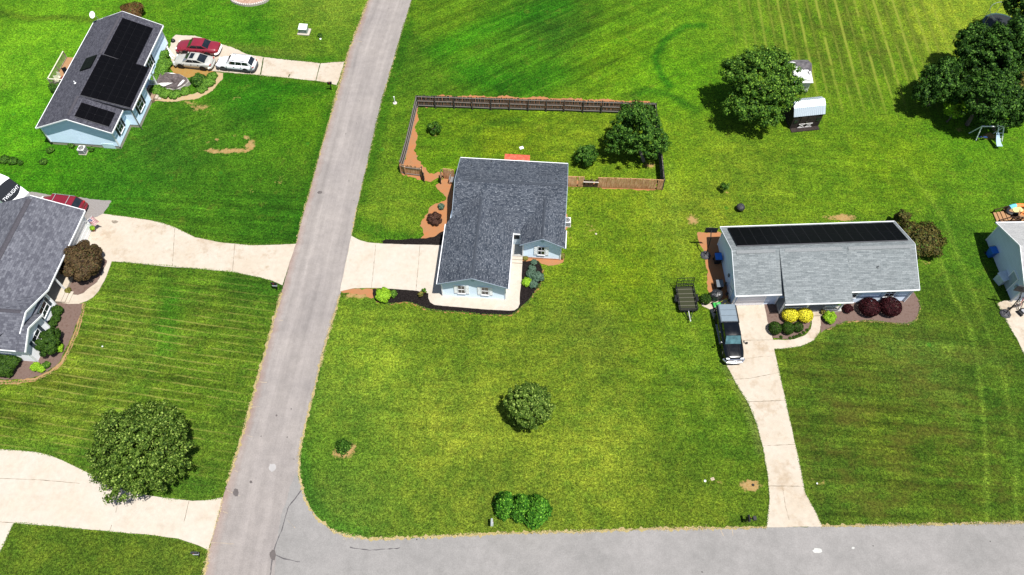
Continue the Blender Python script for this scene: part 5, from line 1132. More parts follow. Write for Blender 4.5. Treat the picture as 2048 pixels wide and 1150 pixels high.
p = at(474, 129, .45); car('white station wagon with roof rails parked nearest the road', 'car', (p.x, p.y, 0.045), math.radians(172), WHT, 4.75, 1.76, 1.50, hood=.95, deck=1.02, belt=.93, wsb=.27, wst=.40, rst=.88, rsb=.965, nose=.68, rails=True, cladding=simple('grey cladding', (.05,.055,.06), .6))
p = at(121, 409, .9); car('maroon suv half hidden behind the grey dotted roof', 'suv', (p.x, p.y, 0.0), math.radians(172), MAR, 4.85, 1.9, 1.82, hood=1.1, deck=1.18, belt=1.12, wsb=.24, wst=.34, rst=.88, rsb=.965, nose=.92, rails=True, name='suv')
# ---- pickup
def pickup():
    p = at(1459, 667, .8); L = 5.75
    o = car('black pickup truck with a silver ribbed bed cover beside the pale driveway', 'pickup', (p.x, p.y, 0.05), math.radians(-89), BLK, L, 1.98, 1.86, hood=1.22, deck=1.22, belt=1.2, wsb=.26, wst=.37, rst=.615, rsb=.655, wb=3.6, nose=1.03, name='pickup_truck', glassf='carglass_lit', pillars=2)
    X = lambda t: L/2 - t*L
    m = simple('silver tonneau', (.15,.19,.225), .5, .3, .05, var=.06)
    for i in range(3):
        a, b = .665 + i*.108, .665 + (i+1)*.108 - .008; mb = MB(); w0 = .84
        s = [(X(a), -w0-.02, 1.22), (X(a), -w0+.1, 1.50), (X(a), w0-.1, 1.50), (X(a), w0+.02, 1.22)]; e = [(X(b), y, z) for _, y, z in s]
        for k in range(3): mb.face([s[k+1], s[k], e[k], e[k+1]])
        mb.face(s); mb.face(e[::-1]); mb.build('bed_cover', m, o)
    q = MB(); q.box(X(.992), X(.66), -.82, .82, 1.18, 1.46); q.build('bed_cap', simple('cap seam', (.10,.12,.14), .6), o)
    for sy in (1, -1):
        q = MB(); q.box(X(.99), X(.655), sy*.93-.05, sy*.93+.05, 1.2, 1.27); q.build('bed_rail', BLK, o)
        q = MB(); q.bar((X(.28), sy*.99, 1.25), (X(.27), sy*1.22, 1.27), .06); q.cbox((X(.27), sy*1.25, 1.27), .12, .2, .26); q.build('tow_mirror', M['blackpl'], o)
        q = MB(); q.bar((X(.06), sy*.45, 1.13), (X(.25), sy*.5, 1.27), .04, .025); q.build('hood_crease', BLK, o)
        q = MB(); q.box(X(.70), X(.32), sy*1.0-.05, sy*1.0+.05, .42, .48); q.build('side_step', M['chrome'], o)
    q = MB(); q.cbox((X(-.003), 0, .86), .1, 1.3, .28); q.build('chrome_grille', M['chrome'], o)
    q = MB(); q.tube([(X(.05),-.97,.55),(X(-.012),-.7,.55),(X(-.018),0,.55),(X(-.012),.7,.55),(X(.05),.97,.55)], .13, 8); q.build('chrome_bumper', M['chrome'], o)
    q = MB(); q.cbox((X(-.012), 0, .92), .05, .34, .16); q.build('badge', simple('badge silver', (.75,.75,.76), .3), o)
    return o
pickup()
# ---- camper trailer at the left edge
def camper():
    n = at(43, 387, 1.2); ang = math.radians(-24); o = empty('camper_trailer', (n.x - math.cos(ang)*0.1, n.y - math.sin(ang)*.1 - .0, 0), ang, 'white camper trailer with black nose cap at the left edge', 'camper')
    # x forward; nose tip near x=0.1 on its left side; body runs backwards
    o.location = (n.x + .35, n.y - 1.1, 0)
    Wd, Ht = 1.22, 3.15; prof = [(-6.5,.5),(-6.5,Ht),(-1.75,Ht),(-1.55,Ht-.04),(-.25,1.75),(0,1.35),(-.05,.75),(-.5,.5)]
    def slab(name, pr, m, x=Wd, par=o):
        mb = MB(); A = [(a, -x, z) for a, z in pr]; B = [(a, x, z) for a, z in pr]; mb.face(A[::-1] if False else A); mb.face(B[::-1])
        for i in range(len(pr)):
            j = (i+1) % len(pr); mb.face([A[j], A[i], B[i], B[j]])
        return mb.build(name, m, par, merge=True)
    body = slab('body', prof, simple('camper white', (.80,.81,.82), .4, var=.03))
    capm = simple('black nose cap', (.008,.009,.012), .3, .5)
    mb = MB(); n_ = 14                                           # black band swept over the sloped nose
    def P(x, y): # height of the nose surface at x
        return float(np.interp(x, [-1.75,-1.55,-.25,0], [Ht, Ht-.04, 1.75, 1.35]))
    for k in range(n_):
        y0 = -Wd*1.003 + 2*Wd*1.003*k/n_; y1 = -Wd*1.003 + 2*Wd*1.003*(k+1)/n_
        x_b0 = -1.85 + .0*y0; b = lambda y: -.30 - .30*(y/Wd)**2; t = lambda y: -1.95 + .25*(y/Wd)**2
        xs = [0, .25, .5, .75, 1]
        for i in range(4):
            q = []
            for (yy, ff) in ((y0, xs[i]), (y0, xs[i+1]), (y1, xs[i+1]), (y1, xs[i])):
                x = t(yy) + (b(yy) - t(yy)) * ff; q.append((x, yy, P(x, yy) + .012))
            mb.face(q)
    mb.build('nose_cap', capm, o)
    c = bpy.data.curves.new('lettering', 'FONT'); c.body = 'TWILIGHT'; c.size = .46; c.extrude = .006; c.align_x = 'CENTER'; c.align_y = 'CENTER'; c.shear = .25
    t = bpy.data.objects.new('lettering', c); link(t, o); sl_ = math.atan2(Ht-.04-1.75, 1.3)
    t.location = (-.68, 0, P(-.68, 0) + .03); t.rotation_euler = Matrix((( 0, -math.cos(sl_), math.sin(sl_)), (1, 0, 0), (0, math.sin(sl_), math.cos(sl_)))).to_euler()
    dg = bpy.context.evaluated_depsgraph_get(); me = bpy.data.meshes.new_from_object(t.evaluated_get(dg)); me.materials.clear(); me.materials.append(simple('letter silver', (.75,.76,.78), .4, var=.02))
    tl = bpy.data.objects.new('lettering', me); mx = t.matrix_basis.copy(); bpy.data.objects.remove(t); tl.name = 'lettering'; link(tl, o); tl.matrix_basis = mx
    q = MB(); q.box(-4.2,-3.6,-.3,.3,Ht,Ht+.22); q.build('roof_unit', M['white'], o, bevel=.04)
    q = MB(); q.bar((-.3,.5,.55),(1.0,0,.5),.08); q.bar((-.3,-.5,.55),(1.0,0,.5),.08); q.build('tongue', M['blackpl'], o)
    for sy in (1, -1):
        for x in (-3.4, -4.3): wheel(o, x, sy*1.12, .36)
    return o
camper()

# ------------------------------------------------------------------ utility trailer
def utility_trailer():
    c = at(1373, 597, .5); o = empty('utility_trailer', (c.x, c.y, 0), math.radians(-88), 'black mesh utility trailer with raised ramp gate on the grass', 'trailer')
    m = M['dark']; L, W_ = 2.7, .86
    q = MB(); q.box(-L/2, L/2, -W_+.02, W_-.02, .46, .48)
    fl = simple('expanded mesh floor', (.030,.034,.012), .8, c2=(.018,.02,.008), sc=12)
    for i in range(9):
        pass
    q.build('mesh_floor', fl, o)
    for sy in (1, -1):
        q = MB(); q.bar((-L/2,sy*W_,.46),(L/2,sy*W_,.46),.09); q.build('side_beam', m, o)
        q = MB(); q.bar((-L/2,sy*W_,.86),(L/2,sy*W_,.86),.06); q.build('side_rail', m, o)
        for x in (-L/2, -L/4, 0, L/4, L/2):
            q = MB(); q.bar((x,sy*W_,.46),(x,sy*W_,.86),.05); q.build('upright', m, o)
        q = MB(); q.box(-.38,.38,sy*(W_+.17)-.12,sy*(W_+.17)+.12,.60,.63); q.build('fender', m, o)
        wheel(o, 0, sy*(W_+.17), .30, .18)
    for x in (-1.05, -.55, -.1, .35, .8, 1.2):
        q = MB(); q.bar((x,-W_,.50),(x,W_,.50),.055,.03); q.build('cross_member', simple('worn steel', (.10,.095,.07), .6), o)
    for x in (-L/2, L/2):
        q = MB(); q.bar((x,-W_,.46),(x,W_,.46),.09); q.bar((x,-W_,.86),(x,W_,.86),.06); q.build('end_rail', m, o)
    # ramp gate standing at the rear
    q = MB(); x0, x1 = -L/2-.03, -L/2-.30; z0, z1 = .5, 1.65
    q.bar((x0,-W_,z0),(x1,-W_,z1),.05); q.bar((x0,W_,z0),(x1,W_,z1),.05)
    for k in range(4): u = k/3; q.bar((x0+(x1-x0)*u,-W_,z0+(z1-z0)*u),(x0+(x1-x0)*u,W_,z0+(z1-z0)*u),.05)
    for k in range(1,7): y = -W_ + 2*W_*k/7; q.bar((x0,y,z0),(x1,y,z1),.025)
    q.build('ramp_gate', m, o)
    q = MB(); q.bar((L/2,-.45,.46),(L/2+1.0,0,.44),.07); q.bar((L/2,.45,.46),(L/2+1.0,0,.44),.07); q.build('tongue', m, o)
    q = MB(); q.bar((L/2-.1,0,.45),(L/2+1.15,0,.46),.07); q.cbox((L/2+1.15,0,.5),.16,.1,.1); q.build('coupler', simple('grey coupler', (.4,.4,.4), .4), o)
    q = MB(); q.tube([(L/2+.85,.1,.02),(L/2+.85,.1,.7)], .03, 8); q.build('jack', M['chrome'], o)
utility_trailer()

# ------------------------------------------------------------------ small things round the yards
def hoop(label, bpx, ang, board_m, flip=1):
    b = at(*bpx, 0); o = empty('basketball_hoop', (b.x, b.y, 0), ang, label, 'basketball hoop', 'portable basketball hoops')
    q = MB(); q.lathe([(.0,.0),(.52,.0),(.55,.08),(.42,.2),(.1,.26)], 8); q.build('base', simple('hoop base plastic', (.05,.05,.055), .5), o)
    q = MB(); q.tube([(0,0,.2),(.12,0,1.6),(.3,0,2.75)], .05, 8); q.bar((.3,0,2.7),(.9,0,3.2),.05); q.bar((.25,0,2.45),(.9,0,2.9),.04); q.build('pole', M['dark'], o)
    q = MB(); q.bar((-.35,.25,.1),(.06,.0,1.0),.035); q.bar((-.35,-.25,.1),(.06,.0,1.0),.035); q.build('brace', M['dark'], o)
    q = MB(); q.box(.9,.94,-.62,.62,2.75,3.55); q.build('backboard', board_m, o)
    q = MB(); n = 16
    q.tube([(1.2+.23*math.cos(2*PI*k/n),.23*math.sin(2*PI*k/n),3.05) for k in range(n+1)], .012, 5); q.bar((.94,0,3.05),(.98,0,3.05),.08); q.build('rim', simple('rim steel', (.10,.03,.02), .5), o)
    q = MB()
    for k in range(n):
        a = 2*PI*k/n; a2 = a + .4; q.bar((1.2+.23*math.cos(a),.23*math.sin(a),3.05),(1.2+.13*math.cos(a2),.13*math.sin(a2),2.62),.01); q.bar((1.2+.23*math.cos(a2),.23*math.sin(a2),3.05),(1.2+.13*math.cos(a),.13*math.sin(a),2.62),.01)
    q.build('net', simple('net', (.3,.3,.3), .8), o)
hoop('basketball hoop by the shaded end wall of the ranch house', (1411,511), math.radians(88), simple('dark backboard', (.02,.022,.026), .3))
hoop('basketball hoop on the slab corner at the right edge', (2010,628), math.radians(75), simple('smoked backboard', (.02,.024,.03), .3))

def wheelie_bin(label, px, py, lid, body, h=1.05, ang=0, group=None):
    p = at(px, py, h); o = empty('wheelie_bin', (p.x, p.y, 0), ang, label, 'trash bin', group)
    q = MB(); a = [(-.27,-.3,.08),(.27,-.3,.08),(.27,.28,.08),(-.27,.28,.08)]; b = [(-.33,-.38,h-.08),(.33,-.38,h-.08),(.33,.36,h-.08),(-.33,.36,h-.08)]
    q.face(a[::-1]); q.face(b)
    for k in range(4): q.face([a[k], a[(k+1)%4], b[(k+1)%4], b[k]])
    q.build('body', body, o, bevel=.03)
    q = MB(); q.plate([(-.35,-.42,h-.04),(.35,-.42,h-.04),(.35,.38,h+.02),(-.35,.38,h+.02)], .06); q.build('lid', lid, o, bevel=.02)
    q = MB(); q.bar((-.3,.46,h-.05),(.3,.46,h-.05),.035); q.build('handle', M['blackpl'], o)
    for sx in (-1, 1):
        q = MB(); q.xf = Matrix.Translation((sx*.27,.32,.13)) @ Matrix.Rotation(PI/2, 4, 'Y'); q.lathe([(0,-.04),(.13,-.04),(.13,.04),(0,.04)], 12); q.build('wheel', M['tyre'], o)
BLU = simple('blue bin lid', (.015,.13,.50), .4, var=.05); DKB = simple('dark bin body', (.010,.013,.02), .5)
wheelie_bin('blue-lidded bin against the shaded wall of the ranch house', 1437.5, 512, BLU, DKB, 1.1, math.radians(2), 'bins along the ranch house wall')
wheelie_bin('dark grey bin lying in shade nearer the mower', 1440, 566, simple('grey lid', (.10,.12,.14), .5), DKB, 1.0, math.radians(2), 'bins along the ranch house wall')
wheelie_bin('blue bin by the wall of the house at the right edge', 1989, 499, BLU, simple('blue bin body', (.015,.10,.42), .5), 1.1, math.radians(8))
# storage locker by the right-edge house
p = at(2017, 548, 1.1); o = empty('storage_locker', (p.x, p.y, 0), math.radians(22), 'grey plastic storage locker beside the house at the right edge', 'storage box')
q = MB(); q.box(-.85,.85,-.45,.45,0,.95); q.build('body', simple('locker plastic', (.42,.48,.52), .5), o, bevel=.03); q = MB(); q.plate([(-.92,-.52,.98),(.92,-.52,.98),(.92,.5,1.1),(-.92,.5,1.1)], .06); q.build('lid', simple('locker lid', (.50,.58,.64), .5), o, bevel=.02)
q = MB(); q.cbox((0,-.48,.7),.3,.05,.06); q.build('latch', M['blackpl'], o)
# covered grill on the lawn
p = at(1481, 415, .4); o = empty('fire_pit', (p.x, p.y, 0), 0, 'black covered fire pit alone on the lawn above the ranch house', 'fire pit')
q = MB(); q.lathe([(0,.12),(.30,.14),(.44,.34),(.46,.5),(.40,.52),(.34,.40),(.0,.38)], 18); q.build('bowl', M['dark'], o)
for k in range(4): a = PI/4 + PI/2*k; q = MB(); q.tube([(math.cos(a)*.3,math.sin(a)*.3,.3),(math.cos(a)*.46,math.sin(a)*.46,0)], .025, 6); q.build('leg', M['dark'], o)
q = MB(); q.lathe([(.45,.52),(.38,.66),(.2,.76),(.0,.79)], 12); q.build('spark_screen', simple('screen mesh', (.006,.006,.007), .6, c2=(.05,.05,.055), sc=9), o)
q = MB(); q.tube([(.03,.0,.78),(.08,.05,.86),(.14,.02,.78)], .015, 5); q.build('handle', M['chrome'], o)
# kettle grill under a crumpled cover, mower and clutter by the garage
p = at(1432, 589, .7); o = empty('grill', (p.x, p.y, 0), .3, 'covered black grill with crumpled cover behind the green mower', 'grill')
mb = MB(); n = 18; rings = []
for i, (r_, z) in enumerate([(.50,.02),(.55,.4),(.52,.8),(.42,1.02),(.22,1.14),(.02,1.16)]):
    rings.append([Vector((r_*1.25*math.cos(2*PI*k/n)*random.uniform(.84,1.12), r_*math.sin(2*PI*k/n)*random.uniform(.84,1.12), z + random.uniform(-.05,.05)*(i > 0))) for k in range(n)])
for a, b in zip(rings[:-1], rings[1:]):
    for k in range(n): mb.face([a[k], a[(k+1)%n], b[(k+1)%n], b[k]])
mb.build('cover', simple('black vinyl cover', (.016,.017,.019), .38, .5), o, merge=True)
for sx in (-1, 1): q = MB(); q.xf = Matrix.Translation((sx*.5,-.2,.12)) @ Matrix.Rotation(PI/2,4,'Y'); q.lathe([(0,-.03),(.11,-.03),(.11,.03),(0,.03)],12); q.build('wheel', M['tyre'], o)
p = at(1435, 609, .3); o = empty('push_mower', (p.x, p.y, .03), math.radians(10), 'green push mower with yellow accents behind the pickup truck', 'mower')
GRN = simple('mower green', (.03,.30,.05), .4, var=.08)
q = MB(); q.box(-.42,.36,-.27,.27,.16,.30); q.build('deck', GRN, o, bevel=.05); q = MB(); q.lathe([(.17,.3),(.18,.42),(.1,.5),(0,.51)], 12, (.0,0,0)); q.build('engine', simple('engine green', (.10,.38,.12), .4), o)
for x in (-.38,.32):
    for sy in (1,-1): q = MB(); q.xf = Matrix.Translation((x,sy*.31,.14)) @ Matrix.Rotation(PI/2,4,'X'); q.lathe([(0,-.04),(.14,-.04),(.14,.04),(0,.04)],12); q.build('wheel', M['tyre'], o)
q = MB(); q.tube([(.3,.2,.25),(.85,.2,.85),(.85,-.2,.85),(.3,-.2,.25)], .018, 6); q.build('handlebar', simple('mower yellow', (.65,.60,.05), .5), o)
def clutter(name, label, cat, px, py, z, fn, ang=0, group=None):
    p = at(px, py, 0); o = empty(name, (p.x, p.y, z), ang, label, cat, group); fn(o); return o
def pot(m1, m2=None):
    def f(o):
        q = MB(); q.lathe([(.10,0),(.16,.28),(.18,.30),(.15,.30),(.13,.24),(0,.24)], 14); q.build('pot', m1, o)
        if m2:
            P, N = crown_points((0,0,.45), (.2,.2,.2), 14, .12, 30, -.8, .3); leaf_mesh('foliage', P, N, .08, m2, o)
    return f
TERRA = simple('terracotta', (.35,.14,.08), .8)
clutter('flower_pot', 'potted lime plant on the slab by the flag', 'plant pot', 189, 462, .05, pot(TERRA, F_LI))
clutter('flower_pot', 'flower pot with trailing plant in the mulch at the slab corner', 'plant pot', 842, 592, .012, pot(simple('cream pot', (.5,.42,.3), .7), F_AU))
clutter('flower_pot', 'flower pot with rusty flowers beside the slab corner', 'plant pot', 849, 586, .05, pot(TERRA, F_MD))
clutter('flower_pot', 'white pot on the porch corner of the ranch house', 'plant pot', 1672, 613, .28, pot(M['white'], F_LI))
clutter('flower_pot', 'small pot next to the lime bush at the ranch porch steps', 'plant pot', 1643, 628, .02, pot(M['white'], F_AU))
for k, (x, y, r, m, lb) in enumerate([(1451,570,.18,simple('tan bucket',(.22,.19,.15),.6),'tan bucket in the shade beside the ranch garage'),(1453,590,.14,simple('dull bucket',(.10,.09,.09),.6),'dark bucket below the tan one'),(1458,605,.24,simple('grey tub',(.22,.19,.16),.6),'round grey tub at the garage corner')]):
    clutter('bucket', lb, 'bucket', x, y, .01, lambda o, r=r, m=m: MB().lathe([(r*.75,0),(r,.32),(r*.92,.32),(r*.7,.05),(0,.05)], 14).build('shell', m, o))
# air conditioners
def aircon(label, px, py, ang):
    p = at(px, py, .7); o = empty('air_conditioner', (p.x, p.y, 0), ang, label, 'air conditioner', 'outdoor cooling units')
    q = MB(); q.box(-.42,.42,-.42,.42,0,.06); q.build('pad', M['conc'], o)
    q = MB(); q.box(-.36,.36,-.36,.36,.06,.74); q.build('case', simple('cabinet enamel', (.62,.62,.60), .5), o, bevel=.03)
    q = MB(); 
    for k in range(12): q.bar((-.34,-.37,.12+.05*k),(.34,-.37,.12+.05*k),.012,.02); q.bar((.37,-.34,.12+.05*k),(.37,.34,.12+.05*k),.012,.02)
    q.build('louvres', simple('louvre grey', (.2,.2,.2), .6), o)
    q = MB(); q.lathe([(0,.745),(.30,.745),(.30,.755),(0,.755)], 20); q.build('fan_opening', M['blackpl'], o)
    q = MB()
    for k in range(9): a = 2*PI*k/9; q.bar((.05*math.cos(a),.05*math.sin(a),.775),(.31*math.cos(a),.31*math.sin(a),.765),.014)
    for r_ in (.12,.2,.28): q.tube([(r_*math.cos(2*PI*k/18),r_*math.sin(2*PI*k/18),.77) for k in range(19)], .008, 4, False)
    q.build('fan_guard', simple('guard grey', (.45,.45,.44), .5), o)
aircon('cooling unit on a pad at the right wall of the middle house', 1134.5, 440, math.radians(-4))
aircon('cooling unit by the gable wall of the blue house', 162, 296, math.radians(-5))
# mailboxes
def mailbox(label, px, py, ang, post_m, box_m, extra=None, h=1.05):
    p = at(px, py, 0); o = empty('mailbox', (p.x, p.y, 0), ang, label, 'mailbox', 'mailboxes along the streets')
    q = MB(); q.box(-.05,.05,-.05,.05,0,h); q.build('post', post_m, o)
    q = MB(); q.box(-.30,.22,-.04,.04,h-.16,h-.08); q.build('arm', post_m, o)
    mb = MB(); pr = [(-.09,h),(-.09,h+.14)] + [(-.09*math.cos(t), h+.14+.09*math.sin(t)) for t in np.linspace(.3,PI-.3,6)] + [(.09,h+.14),(.09,h)]
    A = [(-.30,y,z) for y,z in pr]; B = [(.24,y,z) for y,z in pr]; mb.face(A); mb.face(B[::-1])
    for i in range(len(pr)): j = (i+1)%len(pr); mb.face([A[i],A[j],B[j],B[i]])
    mb.build('box', box_m, o, merge=True)
    q = MB(); q.box(-.05,.0,-.115,-.10,h+.1,h+.30); q.build('flag', simple('mailbox flag', (.4,.02,.02), .4), o)
    if extra: extra(o, h)
    return o
def paperbox(o, h): q = MB(); q.box(-.25,.2,-.09,.09,h-.36,h-.18); q.build('paper_box', simple('paper tube', (.30,.32,.35), .5), o)
mailbox('black mailbox on a bent post beside the upper left driveway', 663, 180, math.radians(10), M['blackpl'], M['dark'])
mailbox('black mailbox with a pale paper box at the middle left driveway mouth', 554, 579, math.radians(-5), M['blackpl'], M['dark'], paperbox)
q_ = mailbox('slim white mailbox post standing near the three evergreens', 984, 1050, math.radians(88), simple('white post', (.8,.8,.8), .5, var=.02), simple('grey mailbox', (.30,.33,.32), .4), h=1.0)
qq = MB(); qq.box(-.11,.11,-.11,.11,0,.98); qq.build('post_sleeve', M['white'], q_)
o = mailbox('black mailbox left of the right driveway mouth', 1491, 1043, math.radians(90), M['blackpl'], M['dark'])
q = MB(); q.bar((0,0,.75),(0,-.5,.95),.08); q.build('brace', M['blackpl'], o); q = MB(); q.box(-.16,.16,-.62,-.36,.85,1.15); q.build('paper_box', M['blackpl'], o); 
mailbox('black mailbox with white front below the lower left driveway', 399, 1112, math.radians(0), M['blackpl'], simple('dark mailbox', (.03,.032,.035), .4), paperbox)
# utility box and markers
p = at(607, 58, .5); o = empty('utility_box', (p.x, p.y, 0), math.radians(-6), 'pale green utility cabinet on a slab in the upper left lawn', 'utility box')
q = MB(); q.box(-.75,.75,-.6,.6,0,.12); q.build('pad', M['conc'], o); q = MB(); q.box(-.5,.5,-.38,.38,.12,.85); q.build('cabinet', simple('cabinet green', (.30,.36,.32), .5), o, bevel=.03)
q = MB(); q.plate([(-.54,-.5,.82),(.54,-.5,.82),(.54,.42,.98),(-.54,.42,.98)], .07); q.build('lid', simple('cabinet lid', (.62,.66,.62), .5), o, bevel=.02)
q = MB(); q.xf = frame_at((0,-.385,.45),'S'); q.box(-.2,.2,-.01,0,-.12,.12); q.build('plate', simple('grey plate', (.45,.47,.46), .5), o)
p = at(790, 206, 0); o = empty('marker_post', (p.x, p.y, 0), 0, 'short white marker post left of the fenced yard', 'post'); q = MB(); q.lathe([(.05,0),(.05,.9),(.07,.92),(.07,1.0),(0,1.03)], 10); q.build('tube', M['white'], o); q = MB(); q.lathe([(.25,0),(.22,.05),(0,.06)],10); q.build('base', simple('pale stone', (.5,.45,.4), .8), o)
def lid_at(name, label, cat, x, y, r, m, sq=False, h=.06):
    p = at(x, y, 0); o = empty(name, (p.x, p.y, 0), random.uniform(0,1), label, cat)
    q = MB(); (q.box(-r,r,-r*.8,r*.8,0,h) if sq else q.lathe([(r,0),(r,h*.7),(r*.8,h),(0,h)], 14)); q.build('cover', m, o)
    q = MB(); q.cbox((0,0,h+.01),r*.3,.03,.03); q.build('lift_ring', M['blackpl'], o)
lid_at('utility_riser', 'white access lid in the middle of the fenced lawn', 'access lid', 1043, 296, .22, M['white'], True)
lid_at('utility_riser', 'small white valve cap on the lawn left of the right driveway', 'access lid', 1410, 962, .10, M['white'])
lid_at('utility_riser', 'flat tan cover just right of the small white valve cap', 'access lid', 1425, 958, .16, simple('tan cover', (.35,.28,.2), .8), True, .03)
lid_at('utility_riser', 'dark valve cap inside the bare spot left of the right driveway', 'access lid', 1506, 970, .12, M['dark'])
lid_at('utility_riser', 'little white cap on the lawn right of the right driveway', 'access lid', 1634, 967, .07, M['white'])
lid_at('utility_riser', 'tiny white cap below the green utility box', 'access lid', 641, 78, .12, M['white'])
lid_at('utility_riser', 'pale pipe cap beside the air unit lawn', 'access lid', 1192, 468, .10, simple('pale cap', (.5,.42,.36), .7))
lid_at('utility_riser', 'small white cap on the striped lawn left of the large tree edge', 'access lid', 205, 693, .07, M['white'])
# US flag on a short pole by the garage
p = at(182, 440, 1.7); o = empty('flag', (p.x, p.y, 0), math.radians(20), 'american flag on a slanted pole at the garage corner of the white house', 'flag')
q = MB(); q.tube([(-.75,.0,1.5),(.35,0,2.25)], .018, 6); q.build('pole', M['white'], o)
RDM = simple('flag red', (.45,.02,.03), .7, var=.04); WTM = simple('flag white', (.8,.8,.8), .7, var=.02); BLM = simple('flag blue', (.02,.04,.2), .7, var=.04)
A_ = Vector((-.35,0,1.76)); U_ = Vector((.7,0,.477)); V_ = Vector((.25,-.10,-.95)); n_ = 13
def flagpt(u, v): return A_ + U_*u + V_*v + Vector((0,.05*math.sin(9*u+3*v),0))
for par, mt, nm in ((0, RDM, 'red_stripes'), (1, WTM, 'white_stripes')):
    q = MB()
    for k in range(par, 13, 2):
        for j in range(8):
            u0, u1 = k/13, (k+1)/13; v0, v1 = j/8, (j+1)/8
            if k < 7 and v1 <= .41: continue
            a = [flagpt(u0,v0), flagpt(u0,v1), flagpt(u1,v1), flagpt(u1,v0)]; q.face(a)
    q.build(nm, mt, o)
q = MB()
for k in range(7):
    for j in range(3): q.face([flagpt(k/13,j/8), flagpt(k/13,(j+1)/8), flagpt((k+1)/13,(j+1)/8), flagpt((k+1)/13,j/8)])
q.build('canton', BLM, o)
q = MB()
for k in range(6):
    for j in range(5): c = flagpt((k+.6)/13,(j+.5)*.375/5) + Vector((0,-.012,0)); q.cbox(c,.025,.01,.025)
q.build('stars', WTM, o)

# ------------------------------------------------------------------ sheds, swing set, trampoline
def barn():
    # a dark barn-style shed, front eave edge measured at z=2
    L = at(1380+1002/4.79, 60+835/4.79, 2.0); R = at(1380+1292/4.79, 60+805/4.79, 2.0); ang = math.atan2(R.y-L.y, R.x-L.x)
    o = empty('barn_shed', (L.x, L.y, 0), ang, 'dark barn-style shed with a ribbed pale metal roof and crossed doors', 'shed')
    W_, Dp, E_ = 3.5, 2.55, 2.0; m = simple('ribbed metal roof', (.46,.52,.56), .35, .5, .3, var=.05)
    prof = [(-.0,E_),(.62,2.78),(1.28,3.12),(1.95,2.78),(2.6,E_)]
    mb = MB()
    for (y0,z0),(y1,z1) in zip(prof[:-1], prof[1:]):
        mb.plate([(-.08,y0,z0),(W_+.08,y0,z0),(W_+.08,y1,z1),(-.08,y1,z1)], .03, (1,0,0))
        k = 0.05
        while k < W_:
            n = Vector((0, -(z1-z0), y1-y0)).normalized()
            mb.cbox(Vector((k,(y0+y1)/2,(z0+z1)/2)) + n*.02, .035, math.hypot(y1-y0,z1-z0), .035, Matrix.Rotation(math.atan2(z1-z0,y1-y0), 3, 'X')); k += .23
    mb.build('roof', m, o)
    dk = simple('dark stained boards', (.014,.010,.009), .85, c2=(.035,.025,.02), sc=5)
    pr = [(.08,0),(2.52,0)] + [(2.52,E_-.05),(1.92,2.7),(1.28,3.05),(.66,2.7),(.08,E_-.05)]
    mb = MB(); A = [(.05,y,z) for y,z in pr]; B = [(W_-.05,y,z) for y,z in pr]; mb.face(A[::-1]); mb.face(B)
    for i in range(len(pr)): j = (i+1)%len(pr); mb.face([A[i],A[j],B[j],B[i]])
    mb.build('wall', dk, o)
    q = MB(); q.xf = frame_at((W_/2,.08,0),'S')
    wt = simple('white door trim', (.62,.60,.58), .6, var=.05)
    for s, x0, x1 in (('a',-.82,-.03),('b',.03,.82)):
        d = MB(); d.xf = q.xf; d.box(x0,x1,-.05,0,.12,1.72); Dd = d.build('door', dk, o)
        t = MB(); t.xf = q.xf
        for a, b in (((x0,-.07,.7),(x1,-.07,.7)),((x0,-.07,.14),(x1,-.07,.14)),((x0+.03,-.068,.14),(x1-.03,-.068,.7)),((x0+.03,-.066,.7),(x1-.03,-.066,.14))): t.bar(a,b,.05)
        t.build('door_trim', wt, Dd)
        h = MB(); h.xf = q.xf; h.cbox(((x1 if s=='a' else x0),-.09,1.0),.04,.05,.1); h.build('handle', M['chrome'], Dd)
    for x in (-1.3,1.3):
        w_ = MB(); w_.xf = q.xf; w_.box(x-.2,x+.2,-.04,0,.9,1.4); w_.build('window', M['glass'], o)
    q = MB(); q.box(.1,W_-.1,-.5,.06,0,.1); q.build('ramp', dk, o)
barn()
def shed2():
    o = empty('small_shed', (34.75, 67.35, 0), 0, 'white shed with dark roof partly hidden by the big spreading tree', 'shed')
    q = MB(); walls_y(q, -3.9, 0, 0, 2.5, .2, 2.0, 2.55, -1.95); q.build('wall', simple('white shed siding', (.66,.66,.64), .6, c2=(.58,.58,.57), sc=1.5), o)
    q = MB(); q.box(-3.8,-.1,.05,2.4,0,.2); q.build('skids', M['wood_grey'], o)
    rm = simple('worn dark roof', (.060,.055,.062), .9, c2=(.12,.11,.115), sc=2, var=.3)
    q = MB(); q.plate([(-4.15,1.1,2.0),(.2,1.1,2.0),(.2,2.1,2.62),(-4.15,2.1,2.62)], .08); q.plate([(-4.15,2.1,2.62),(.2,2.1,2.62),(.2,3.4,2.0),(-4.15,3.4,2.0)], .08); q.build('roof', rm, o)
    q = MB(); q.plate([(-4.1,-.25,1.86),(.15,-.25,1.86),(.15,1.12,2.04),(-4.1,1.12,2.04)], .05); q.build('awning', simple('white awning', (.62,.62,.60), .6), o)
    q = MB(); q.xf = frame_at((-1.0,0,0),'S'); q.box(-.4,.4,-.04,0,.2,1.8); q.build('door', simple('shed door', (.5,.5,.48), .6), o)
    q = MB(); q.xf = frame_at((0,1.2,1.3),'E'); q.box(-.3,.3,-.04,0,-.3,.3); q.build('window', M['glass'], o)
    q = MB(); q.cbox((-.5,1.3,2.25),.5,.25,.12); q.cbox((-.1,1.0,2.2),.2,.3,.25); q.build('roof_patch', simple('roof vent white', (.6,.6,.6), .6), o)
shed2()
